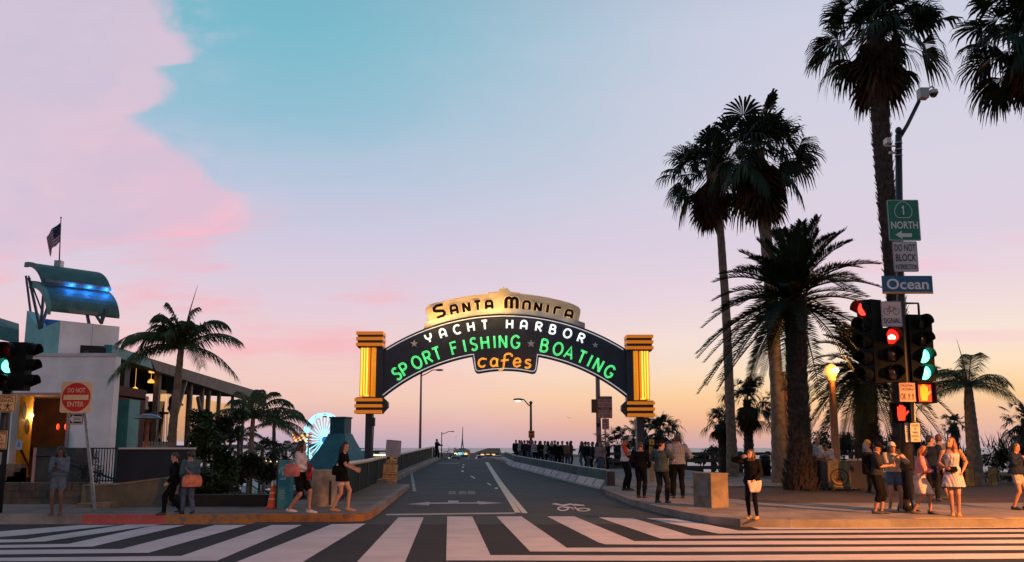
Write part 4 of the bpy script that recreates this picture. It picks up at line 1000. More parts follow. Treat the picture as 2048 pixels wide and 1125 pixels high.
# ------------------------------------------------------------------ kiosk, bollard, railing, cones
def left_furniture():
    Y = 18.2; r = thing('info_pillar', 'tall teal information pillar with a white emblem beside the round concrete bollard', 'pillar', (P(567,1000,Y).x, Y, .15))
    X = lambda u: P(u, 960, Y).x; z0, z1 = .15, zpx(921, Y)
    b = MB(); b.box((X(556), Y, z0), (X(580), Y+.30, z1)); b.build('body', TEALP, r)
    b = MB(); b.box((X(552), Y+.03, z0), (X(556), Y+.28, z1)); b.build('side_panel', NAVY, r)
    f = face_px(556, 921, 580, 1018, Y); t = MB()
    f.ring(t, [(.5+.36*math.cos(a), .24+.095*math.sin(a)) for a in [R(150+240*k/16) for k in range(17)]], .018, .005, False)
    f.ring(t, [(.5+.26*math.cos(a), .25+.072*math.sin(a)) for a in [R(180+180*k/12) for k in range(13)]], .014, .005, False)
    f.shape(t, [(.36,.24),(.44,.19),(.5,.27),(.56,.19),(.64,.24),(.62,.33),(.38,.33)], .005); f.shape(t, [(.2,.37),(.8,.35),(.7,.40),(.3,.41)], .005)
    for k in range(6): f.shape(t, [(.2,.62+.035*k),(.6+.05*(k%3),.62+.035*k),(.6+.05*(k%3),.63+.035*k),(.2,.63+.035*k)], .005)
    t.build('emblem', mat('pillar_print', (.30,.46,.46), .6), r)
    c = G(648, 1015, .15); Y = c.y + .33
    r = thing('concrete_bollard', 'round weathered concrete bollard at the start of the left railing', 'bollard', (P(648,980,Y).x, Y, .15))
    rad = (P(674.5,980,Y).x - P(621.5,980,Y).x)/2; cx = P(648,980,Y).x
    b = MB(); zt = zpx(940,Y); b.lathe([(rad*.99,.1),(rad,.18),(rad*.985,.5),(rad,zt-.03),(rad*.97,zt),(rad*.3,zt+.004)], (cx,Y,0), 36); b.build('bollard_body', mat('stained_concrete', (.34,.29,.22), .85, .45, 3, .35, 22, col2=(.19,.15,.11)), r)
    b = MB(); b.box((cx+rad*.60, Y-rad*.85, .2), (cx+rad*.72, Y-rad*.60, .75)); b.build('steel_strap', DARKM, r)
    # railing
    r = thing('bridge_railing', 'long dark panelled railing with a pale handrail along the left side of the bridge', 'railing', (-5.2, 34, .15))
    PAN = mat('dark_green_panel', (.010,.026,.028), .85, .3, 1.5, spec=.12); RW = mat('pale_handrail', (.66,.55,.48), .6, .2, 4, .1)
    pts = []
    for p, q in zip(RAIL, RAIL[1:]):
        n = max(1, int((q-p).length/2.3))
        for k in range(n): pts.append(p.lerp(q, k/n))
    pts.append(RAIL[-1])
    hh = lambda y: gz(y) + .15 + .90
    for i, (p, q) in enumerate(zip(pts, pts[1:])):
        b = MB(); b.prism([V((p.x,p.y,gz(p.y)+.1)), V((q.x,q.y,gz(q.y)+.1)), V((q.x,q.y,hh(q.y)-.06)), V((p.x,p.y,hh(p.y)-.06))], (-.04,0,0)); b.build('panel', PAN, r)
        b = MB(); b.box((p.x-.03, p.y-.03, gz(p.y)-.3), (p.x+.03, p.y+.03, hh(p.y)-.05)); b.build('rail_post', DARKM, r)
    e = pts[-1]; tail = [V((e.x-.05, e.y+d, gz(e.y)+.1+z)) for d, z in ((0,.89),(1.0,.86),(2.0,.66),(2.8,.40),(3.5,.05))]
    b = MB(); b.prism([*tail, V((e.x-.05, e.y, gz(e.y)))], (.04,0,0)); b.build('panel', PAN, r)
    b = MB(); b.tube([V((p.x,p.y,hh(p.y))) for p in pts] + [tail[1]+V((0,0,.03))], .068, 8, flat=None); b.build('handrail', RW, r)
    b = MB(); x = rail_x(63); b.tube([(x+.07,63,gz(63)+.2),(x+.07,63,hh(63)+.05)], .05, 8); b.build('pale_post', mat('white_post', (.7,.68,.66), .5), r)
    # cones
    g = 'traffic cones by the teal pillar'
    p = G(532, 1020, .15); r = thing('traffic_cone', 'orange striped traffic cone standing left of the teal pillar in full view', 'traffic cone', (p.x, 18.4, .15), 0, g)
    def cone(r, p, h):
        b = MB(); b.box((-.14,-.14,0), (.14,.14,.03)); b.build('base', mat('cone_red', (.42,.035,.03), .6, .2, 8), r, rel=False)
        b = MB(); b.k = 0; pr = [(.115,.03),(.09,.20),(.085,.22),(.070,.33),(.066,.35),(.045,.50),(.03,.60),(.025,.62)]
        for i in range(len(pr)-1):
            b.k = (0,1,0,1,0,1,0)[i] if i < 6 else 0
            b.lathe([(pr[i][0], pr[i][1]*h/.62), (pr[i+1][0], pr[i+1][1]*h/.62)], (0,0,0), 16, caps=(i == 6))
        b.build('cone_body', [mat('cone_orange', (.62,.10,.02), .6), mat('cone_band', (.65,.60,.58), .4)], r, rel=False)
    cone(r, p, .62)
    r2 = dup(r, (P(549,1000,18.7).x, 18.75, .15), 'second traffic cone half hidden behind the teal pillar')
left_furniture()
# ------------------------------------------------------------------ street lamps (sodium light on this corner)
SOD = (1.0, .33, .065)
def big_lamp(x, y, h, energy, label, aim, half):
    r = thing('street_lamp', label, 'street lamp', (x, y, 0)); s = -1 if x > 0 else 1
    b = MB(); b.tube([(x,y,0),(x,y,h-.6)], [.12,.08], 12); b.build('pole', DARKM, r)
    b = MB(); b.tube([(x,y,h-.7),(x+s*.6,y,h-.2),(x+s*1.8,y,h)], [.05,.05,.04], 8); b.build('arm', DARKM, r)
    b = MB(); b.sphere((x+s*2.1,y,h), (.36,.16,.09)); b.build('lamp_housing', DARKM, r)
    b = MB(); b.sphere((x+s*2.1,y,h-.07), (.22,.11,.07)); b.build('lamp_lens', glow('sodium_lens', (1,.45,.12), 8), r)
    l = bpy.data.lights.new('sodium_lamp', 'SPOT'); l.energy = energy; l.color = SOD; l.shadow_soft_size = .18; l.spot_size = R(2*half); l.spot_blend = .3
    lo = bpy.data.objects.new('sodium_lamp', l); C.objects.link(lo); lo.parent = r; lo.location = (s*2.1, 0, h-.3)
    lo.rotation_euler = (V(aim) - V((x+s*2.1, y, h-.3))).to_track_quat('-Z', 'Y').to_euler()
big_lamp(17.0, 7.0, 6.6, 25000, 'tall sodium street lamp on the near right corner', (14.0, 8.2, 0), 67)
big_lamp(9.0, -10.0, 6.5, 6500, 'sodium street lamp behind the crossing on the near side', (-2.2, 15.0, -.6), 20)

# ------------------------------------------------------------------ palms and planting
BARK = mat('palm_bark', (.055,.038,.028), .9, .45, 9, .6, 22)
BARKS = mat('smooth_palm_bark', (.16,.125,.095), .85, .35, 5, .35, 14)
FAN = mat('fan_leaf', (.024,.046,.020), .65, .4, .9, col2=(.010,.020,.010), spec=.25)
DEAD = mat('dead_leaf', (.095,.052,.028), .9, .4, 1.2, col2=(.030,.018,.011), spec=.1)
DATE = mat('date_leaf', (.018,.030,.012), .7, .4, .8, col2=(.007,.013,.006), spec=.2)
QUEEN = mat('queen_leaf', (.055,.095,.028), .6, .4, .8, col2=(.016,.034,.011), spec=.3)
SHRUB = mat('shrub_leaf', (.040,.080,.026), .55, .4, 1.5, col2=(.014,.032,.011))
def ortho(d, ref=V((0,0,1))):
    s = d.cross(ref); s = s.normalized() if s.length > 1e-4 else V((1,0,0))
    return s, s.cross(d).normalized()
def fan_leaf(b, base, d, pet, Rl, n, rg, droop, spread=115, thin=1.0):
    """a pleated fan: stalk, then n narrow blades whose tips hang"""
    d = d.normalized(); s, u = ortho(d)
    h = base + d*pet - V((0,0,pet*pet*.06))
    w = .03*Rl; b.add([base-s*w, base+s*w, h+s*w*.6, h-s*w*.6], [(0,1,2,3)])
    roll = rg.uniform(-1.0,1.0); s2 = s*math.cos(roll)+u*math.sin(roll)
    for k in range(n):
        a = R(-spread + 2*spread*(k+.5)/n + rg.uniform(-2,2)); L_ = Rl*(.72+.28*math.cos(a*.75))*rg.uniform(.88,1.08)
        dd = (d*math.cos(a) + s2*math.sin(a)).normalized()
        nn = dd.cross(u).normalized()
        bw = Rl*.050*thin*rg.uniform(.8,1.2)
        m1 = h + dd*L_*.5 - V((0,0,droop*L_*.08)); m2 = h + dd*L_*.78 - V((0,0,droop*L_*.26)); tp = h + dd*L_*.92 - V((0,0,droop*L_*rg.uniform(.5,.75)))
        b.add([h, m1+nn*bw+u*bw*.3, m1-nn*bw+u*bw*.3, m2+nn*bw*.72, m2-nn*bw*.72, tp+nn*bw*.1, tp-nn*bw*.1], [(0,2,1),(1,2,4,3),(3,4,6,5)])
def trunk(root, pts, rad, m, seed=0, boots=False, flare=1.0, name='trunk', n=14):
    rg = random.Random(seed); dense = []; rr = []
    L0 = len(pts)-1
    for i in range(L0):
        k = 14
        for j in range(k):
            t = j/k; p = V(pts[i]).lerp(V(pts[i+1]), t); r_ = rad[i]+(rad[i+1]-rad[i])*t
            dense.append(p + V((rg.uniform(-1,1), rg.uniform(-1,1), 0))*r_*.03); rr.append(r_*(1+.05*(j % 2)+rg.uniform(-.03,.03)))
    dense.append(V(pts[-1])); rr.append(rad[-1])
    b = MB(); b.tube(dense, rr, n)
    if boots:
        for i in range(len(dense)-1):
            for q in range(2):
                for k in range(9):
                    a = 2*math.pi*(k+.5*(i % 2)+.25*q)/9 + rg.uniform(-.2,.2); f = rg.random()
                    p = dense[i].lerp(dense[i+1], f); r_ = rr[i]
                    o = V((math.cos(a), math.sin(a), 0)); s = V((-o.y, o.x, 0)); hgt = r_*rg.uniform(.45,.8)
                    ou = rg.uniform(.12,.34)*r_
                    b.add([p+o*r_*.95-s*r_*.22, p+o*r_*.95+s*r_*.22, p+o*(r_+ou)+s*r_*.07+V((0,0,hgt)), p+o*(r_+ou)-s*r_*.07+V((0,0,hgt))], [(0,1,2,3)])
    return b.build(name, m, root)
def fan_palm(label, base, pts, rad, Rc, seed, n=58, skirt=1.0, boots=False, lo=-52, group='tall fan palms', pet=.95, cat='palm tree', low_z=None):
    """pts: trunk points; the crown sits at the last one"""
    rg = random.Random(seed); r = thing('fan_palm', label, cat, base, 0, group)
    trunk(r, pts, rad, BARK if boots else BARKS, seed, boots)
    top = V(pts[-1]); b = MB()
    for k in range(n):
        el = math.asin(max(-1, min(1, .985 - (.985-math.sin(R(lo)))*(k+.5)/n))) + R(rg.uniform(-10,10)); ph = k*2.39996 + rg.uniform(-.6,.6)
        d = V((math.cos(el)*math.cos(ph), math.cos(el)*math.sin(ph), math.sin(el)))
        dr = .45 + .55*max(0, .6-math.sin(el)); sprd = rg.uniform(80,112) if el > 0 else rg.uniform(58,80); fan_leaf(b, top + V((0,0,.15*Rc*rg.uniform(-1,.6))), d, Rc*pet*rg.uniform(.50,.88), Rc*rg.uniform(.36,.56), 17, rg, dr, sprd)
    for k in range(int(n*.5)):      # young inner fans fill the heart of the crown
        el = R(rg.uniform(-15,80)); ph = rg.uniform(0,6.283); d = V((math.cos(el)*math.cos(ph), math.cos(el)*math.sin(ph), math.sin(el)))
        fan_leaf(b, top + V((0,0,.10*Rc)), d, Rc*rg.uniform(.12,.38), Rc*rg.uniform(.30,.46), 15, rg, rg.uniform(.4,.9), rg.uniform(70,105))
    b.build('crown', FAN, r)
    if skirt:
        b = MB(); ns = int(46*skirt)
        for k in range(ns):
            ph = k*2.39996; el = R(rg.uniform(-80,-60)); z = -rg.uniform(.05,.62)*Rc*skirt
            d = V((math.cos(el)*math.cos(ph), math.cos(el)*math.sin(ph), math.sin(el)))
            fan_leaf(b, top + V((0,0,z)), d, Rc*rg.uniform(.12,.26), Rc*rg.uniform(.42,.6), 12, rg, .5, 80, 1.2)
        b.build('dead_leaf_skirt', DEAD, r)
    return r
def frond(b, base, d, Ln, sag, rg, nl=36, lw=.020, ll=.24, hang=.25, curl=0.0, twist=0.0, vee=.35):
    """feather frond: a bending midrib with two rows of leaflets"""
    d = d.normalized(); s, u = ortho(d); pts = []
    for k in range(13):
        t = k/12; pts.append(base + d*Ln*t - V((0,0,sag*Ln*t*t)) + s*curl*Ln*t*t)
    b.tube(pts, [Ln*.011*(1-.8*k/12)+.003 for k in range(13)], 4, False)
    for k in range(nl):
        t = .08 + .92*k/nl; i = min(11, int(t*12)); f = t*12-i; p = pts[i].lerp(pts[i+1], f); tg = (pts[i+1]-pts[i]).normalized()
        s1, u1 = ortho(tg)
        if twist: s1, u1 = s1*math.cos(twist)+u1*math.sin(twist), u1*math.cos(twist)-s1*math.sin(twist)
        l = Ln*ll*(.30+.70*math.sin(math.pi*min(1, .16+t*.80)))*rg.uniform(.85,1.12)
        for sg in (-1, 1):
            dd = (s1*sg*.85 + tg*(.45+.5*t) + u1*(vee+rg.uniform(-.12,.12))).normalized()
            w = Ln*lw*rg.uniform(.8,1.15); q = tg*w*.5
            m_ = p + dd*l*.55 - V((0,0,hang*l*.25)); e = p + dd*l - V((0,0,hang*l*rg.uniform(.8,1.1)))
            b.add([p-q*.5, p+q*.5, m_+q, m_-q, e], [(0,1,2,3),(3,2,4)])
def date_palm(label, base, pts, rad, Ln, seed, n=64, m=DATE, lo=-50, group='date palms', sag=.42, name='date_palm', bk=None, boots=True, skip=None):
    rg = random.Random(seed); r = thing(name, label, 'palm tree', base, 0, group)
    trunk(r, pts, rad, bk or BARK, seed, boots)
    top = V(pts[-1]); b = MB()
    for k in range(n):
        el = R(84 - (84-lo)*((k+.5)/n)**.9 + rg.uniform(-6,6)); ph = k*2.39996 + rg.uniform(-.25,.25)
        d = V((math.cos(el)*math.cos(ph), math.cos(el)*math.sin(ph), math.sin(el)))
        if skip and el < R(18) and skip[0] < (math.degrees(ph)+180) % 360 - 180 < skip[1]: continue
        frond(b, top + V((0,0,rg.uniform(-.25,.2)))+d*.1, d, Ln*rg.uniform(.85,1.08), sag*(.35+.65*math.cos(el))*rg.uniform(.8,1.2), rg, 50, .019, .155, .10)
    b.build('crown', m, r)
    return r
def Q(u, v, Y): return P(u, v, Y)
# tall fan palms on the right
Y=26.0; fan_palm('tallest fan palm, its rough trunk rising behind the street name signs', (P(1806,960,Y).x, Y, .14), [V((P(1806,950,Y).x,Y,0)), Q(1800,700,Y), Q(1783,500,Y), Q(1768,340,Y), Q(1756,170,Y), Q(1752,60,Y)], [.33,.28,.27,.27,.28,.26], 2.1, 3, 54, 1.0, True, -42)
Y=27.0; fan_palm('fan palm cut off by the top right corner', (P(2085,960,Y).x, Y, .14), [V((P(2105,950,Y).x,Y,0)), Q(2092,500,Y), Q(2076,170,Y), Q(2068,60,Y)], [.36,.33,.32,.28], 2.3, 5, 54, 1.1, True, -42)
Y=31.0; fan_palm('tall fan palm with the higher crown behind the bushy date palm', (P(1560,965,Y).x, Y, .14), [V((P(1560,950,Y).x,Y,0)), Q(1555,800,Y), Q(1540,560,Y), Q(1524,400,Y), Q(1518,300,Y)], [.32,.25,.23,.23,.21], 2.25, 11, 54, 1.15, False, -42)
Y=36.0; fan_palm('tall fan palm with the lower leaning crown and slim trunk', (P(1466,958,Y).x, Y, .14), [V((P(1466,950,Y).x,Y,0)), Q(1462,860,Y), Q(1452,620,Y), Q(1440,450,Y), Q(1418,340,Y)], [.28,.21,.19,.17,.15], 2.1, 17, 48, 1.15, False, -46)
# date palms
Y=26.5; date_palm('big date palm with thick dark trunk and dense feather crown', (P(1602,975,Y).x, Y, .14), [V((P(1602,950,Y).x,Y,0)), Q(1600,900,Y), Q(1594,740,Y), Q(1592,640,Y), Q(1589,598,Y)], [.50,.34,.31,.34,.31], 3.3, 23, 84, DATE, -34, sag=.50, skip=(-100,-8))
Y=33.0; date_palm('dark date palm standing behind the signal heads', (P(1735,940,Y).x, Y, .14), [V((P(1735,950,Y).x,Y,0)), Q(1733,830,Y), Q(1730,740,Y)], [.48,.40,.36], 3.1, 29, 64, DATE, -50, sag=.58)
# feather palms with smooth trunks
def queen_palm(label, base, pts, rad, fronds, seed, m=QUEEN, group='feather palms', spear=None, bk=None, nl=70, lw=.015, ll=.27, hang=.8):
    rg = random.Random(seed); r = thing('feather_palm', label, 'palm tree', base, 0, group); trunk(r, pts, rad, bk or BARKS, seed)
    top = V(pts[-1]); b = MB()
    for el, ph, Ln, sag in fronds:
        e, p = R(el), R(ph); frond(b, top, V((math.cos(e)*math.cos(p), math.cos(e)*math.sin(p), math.sin(e))), Ln, sag, rg, nl, lw, ll, hang, rg.uniform(-.08,.08), 0, .15)
    if spear: b.tube([top, top+V((spear[0]*.5,0,spear[1]*.6)), top+V((spear[0],0,spear[1]))], [.03,.02,.004], 5)
    b.build('crown', m, r); return r
Y=29.5; x=P(1952,950,Y).x
queen_palm('feather palm with drooping fronds and a stout pale trunk at the right', (x, Y, .14), [(x,Y,0), (P(1945,880,Y).x,Y,1.8), Q(1938,800,Y), Q(1937,775,Y)], [.28,.22,.165,.13],
    [(58,178,2.3,.62),(50,188,2.2,.6),(30,172,2.1,.55),(42,2,2.0,.6),(52,-12,2.1,.7),(28,10,1.9,.6),(82,2,2.5,.50),(40,60,1.8,.6),(40,120,1.9,.6),(35,-100,1.5,.6),(20,200,2.0,.5),(15,-20,1.7,.6),(10,160,1.8,.6),(60,-140,2.0,.62),(36,215,1.9,.6)], 41, spear=(-.3,1.8), nl=84, lw=.0085, ll=.36, hang=.75)
Y=25.2; x=P(350,950,Y).x
queen_palm('feather palm with bowed fronds before the white building', (x, Y, 0), [(x-.05,Y,-1.5), Q(345,860,Y), Q(356,760,Y), Q(362,700,Y)], [.145,.125,.11,.09],
    [(80,170,2.5,.40),(74,185,2.7,.58),(66,165,2.6,.66),(82,5,2.4,.42),(70,-20,2.3,.66),(62,8,2.75,.56),(42,0,2.5,.55),(46,185,2.6,.62),(30,172,2.3,.75),(80,90,2.0,.5),(66,-100,2.1,.75),(76,200,2.3,.55),(22,192,2.2,.8),(84,240,2.0,.5),(34,-40,1.9,.9),(50,200,2.5,.7),(58,-160,2.2,.8),(20,10,1.9,.8)], 43, spear=(.42,2.1))
Y=27.5; x=P(505,950,Y).x
queen_palm('small leaning feather palm among the shrubs left of the teal pillar', (x, Y, -1.5), [(x-.1,Y,-1.7), Q(500,930,Y), Q(506,838,Y)], [.11,.09,.07],
    [(74,165,2.0,.5),(62,160,2.1,.6),(42,190,1.9,.62),(24,170,1.7,.6),(70,20,2.1,.5),(58,5,2.3,.6),(40,0,2.2,.6),(24,-10,1.9,.7),(80,60,1.9,.45),(10,20,1.4,.6),(50,-90,1.3,.6),(12,200,1.2,.6),(50,100,1.3,.6)], 47)
Y=30.0; x=P(552,950,Y).x
queen_palm('slim feather palm with a hanging frond beside the ferris wheel', (x, Y, -1.5), [(x,Y,-1.7), Q(548,930,Y), Q(548,850,Y)], [.10,.08,.06],
    [(64,170,1.7,.6),(76,10,1.8,.5),(60,5,2.0,.66),(45,0,2.0,.7),(30,-8,1.5,.75),(20,180,1.1,.6),(78,90,1.2,.5),(40,-100,1.1,.7),(15,20,1.2,.8)], 53)
Y=34.0; x=P(470,950,Y).x
queen_palm('distant feather palm behind the shrubs and parked cars', (x, Y, -1.5), [(x,Y,-1.7), Q(478,940,Y), Q(478,878,Y)], [.12,.10,.08],
    [(60,170,1.5,.6),(66,10,1.5,.62),(45,0,1.5,.7),(30,180,1.5,.75),(78,90,1.2,.5),(40,-100,1.1,.7),(15,20,1.2,.8)], 59)
for i, (u, vt, Y, h) in enumerate(((525,878,29,.07),(572,880,32,.07))):
    x = P(u,950,Y).x
    queen_palm(('thin young palm nearest the traffic cones', 'thin young palm just left of the woman in white')[i], (x,Y,-1.5), [(x,Y,-1.7), (x+.05,Y,.2), Q(u,vt+24,Y)], [h,h*.9,h*.7],
        [(60,170,1.1,.6),(66,10,1.1,.62),(35,0,1.0,.7),(30,180,1.0,.75),(70,90,1.0,.5),(40,-100,.9,.7)], 61+i)
# low fan palms in the park
def low_fan(label, u, vb, vt, Y, Rc, seed, n=26, sk=.6, lean=0, group='low fan palms'):
    x = P(u,950,Y).x; zb = P(u,vb,Y).z
    return fan_palm(label, (x,Y,min(zb,.14)), [V((x,Y,min(zb,.1)-.3)), V((x+lean*.5,Y,(zb+P(u,vt,Y).z)/2)), V((x+lean,Y,P(u,vt,Y).z))], [.24,.20,.17], Rc, seed, n, sk, True, -48, group, .9)
low_fan('low shaggy fan palm beside the lit slim trunk', 1500, 960, 800, 38, 1.25, 71, 30, 1.0)
low_fan('short fan palm hugging the lit slim trunk', 1448, 960, 842, 40, 1.0, 73, 24, .7)
low_fan('short fan palm between the two thick trunks', 1572, 960, 812, 40, 1.15, 75, 26, .8)
low_fan('round fan palm behind the right pillar of the arch', 1322, 915, 862, 50, 1.6, 77, 30, .3)
low_fan('shaggy fan palm left of the right pillar', 1285, 915, 868, 52, 1.55, 79, 26, .4)
low_fan('wide low fan palm behind the man in the orange sleeve', 1236, 925, 893, 48, 1.5, 81, 24, 0)
low_fan('small distant fan palm left of the stout feather palm', 1915, 930, 848, 48, .85, 83, 22, .2)
low_fan('fan palm clump at the right behind the rope posts', 2060, 930, 842, 40, 1.3, 85, 22, .2)

def leaf_clump(b, c, r, n, rg, size=.12):
    for _ in range(n):
        d = V((rg.gauss(0,1), rg.gauss(0,1), rg.gauss(0,1))).normalized(); rad = rg.random()**.4
        p = V(c) + V((d.x*r[0], d.y*r[1], d.z*r[2]))*rad
        a = V((rg.gauss(0,1), rg.gauss(0,1), rg.gauss(0,.7))).normalized(); s, u = ortho(a); l = size*rg.uniform(.6,1.4); w = l*.28
        b.add([p, p+a*l*.5+s*w, p+a*l-V((0,0,l*.2)), p+a*l*.5-s*w], [(0,1,2,3)])
def shrub(label, blobs, seed, dens=620, size=.14, m=SHRUB, group=None, spikes=0, name='shrub', Yb=None):
    rg = random.Random(seed); c0 = V(blobs[0][0]); r = thing(name, label, 'shrub', (c0.x, c0.y, Yb if Yb is not None else 0), 0, group)
    b = MB()
    for c, rr in blobs:
        k = max(3, int(5*rr[0]*rr[2]+2))
        for _ in range(k):
            o = V((rg.uniform(-1,1)*rr[0], rg.uniform(-1,1)*rr[1], rg.uniform(-.9,.9)*rr[2]))*.7
            leaf_clump(b, V(c)+o, (rr[0]*.5, rr[1]*.5, rr[2]*.5), int(dens/k*max(.6, rr[0]*rr[2])), rg, size)
        for _ in range(spikes):
            p = V(c)+V((rg.uniform(-1,1)*rr[0], rg.uniform(-1,1)*rr[1], rr[2]*rg.uniform(.3,.8))); a = V((rg.gauss(0,.35), rg.gauss(0,.35), 1)).normalized(); s, u = ortho(a); l = rg.uniform(.35,.8)
            b.add([p-s*.035, p+s*.035, p+a*l], [(0,1,2)])
    b.build('foliage', m, r)
    s_ = MB(); s_.tube([(c0.x, c0.y, (Yb or 0)-.2), (c0.x+.05, c0.y, c0.z)], [.07,.03], 6); s_.build('stem', BARK, r)
    return r
def cpx(u, v, Y, ru, rv): p = P(u, v, Y); k = Y/F; return ((p.x, p.y, p.z), (ru*k, max(.4, ru*k*.7), rv*k))
shrub('dense dark shrub mass behind the walking couple', [cpx(425,890,22.5,42,52), cpx(410,960,21.5,45,45), cpx(455,930,22.5,40,50)], 91, 2600, .15, Yb=-1.5)
shrub('leafy shrub right of the dark panel fence', [cpx(395,840,25,30,40), cpx(470,850,26,34,36)], 92, 1500, .15, Yb=-1.5)
shrub('dark ground shrub behind the black planter', [cpx(455,1000,19.6,60,16), cpx(530,1000,19.6,26,14)], 93, 1500, .10, Yb=.1)
shrub('broad dark shrub filling the gap before the young palms', [cpx(500,945,23,50,40), cpx(560,950,24,26,36), cpx(440,985,20.6,50,24)], 94.5, 2600, .13, mat('dark_shrub_leaf', (.018,.030,.012), .7, .4, 1.5, col2=(.006,.011,.005), spec=.2), Yb=-1.5)
shrub('dark leafy tree crown left of the distant feather palm', [cpx(410,870,24,36,34), cpx(450,860,24.5,34,30)], 94.7, 2400, .15, MATS['dark_shrub_leaf'], Yb=-1.5)
shrub('thin shrub behind the iron railing', [cpx(178,930,21.6,18,36)], 94, 500, .10, Yb=.3)
shrub('shrub among the young palm trunks', [cpx(520,900,28,40,22), cpx(575,895,30,30,24)], 95, 900, .13, Yb=-1.5)
DKS = mat('hedge_leaf', (.030,.040,.018), .7, .4, 1.2, col2=(.012,.018,.009))
shrub('dark spiky hedge behind the rope posts', [cpx(1990,915,33,40,28), cpx(2060,912,33,44,30), cpx(1930,925,33,30,22)], 96, 2600, .13, DKS, None, 46, 'hedge')
shrub('dark hedge behind the waiting crowd of five', [cpx(1830,900,37,60,34), cpx(1740,905,37,60,36)], 97, 2600, .15, DKS, None, 26, 'hedge')
shrub('low brown green bed beneath the rope posts', [cpx(1960,952,31,40,14), cpx(2040,952,31,44,14)], 98, 900, .10, mat('bed_leaf', (.075,.060,.020), .8, .4, 2, col2=(.03,.028,.012)), None, 0, 'planting_bed')
shrub('round bush behind the wooden fence', [cpx(1430,910,60,26,18), cpx(1402,918,60,16,10)], 99, 900, .28, DKS)
shrub('dark bush behind the vendor carts', [cpx(1660,890,40,40,36), cpx(1700,880,42,30,40)], 100, 1500, .17, DKS)
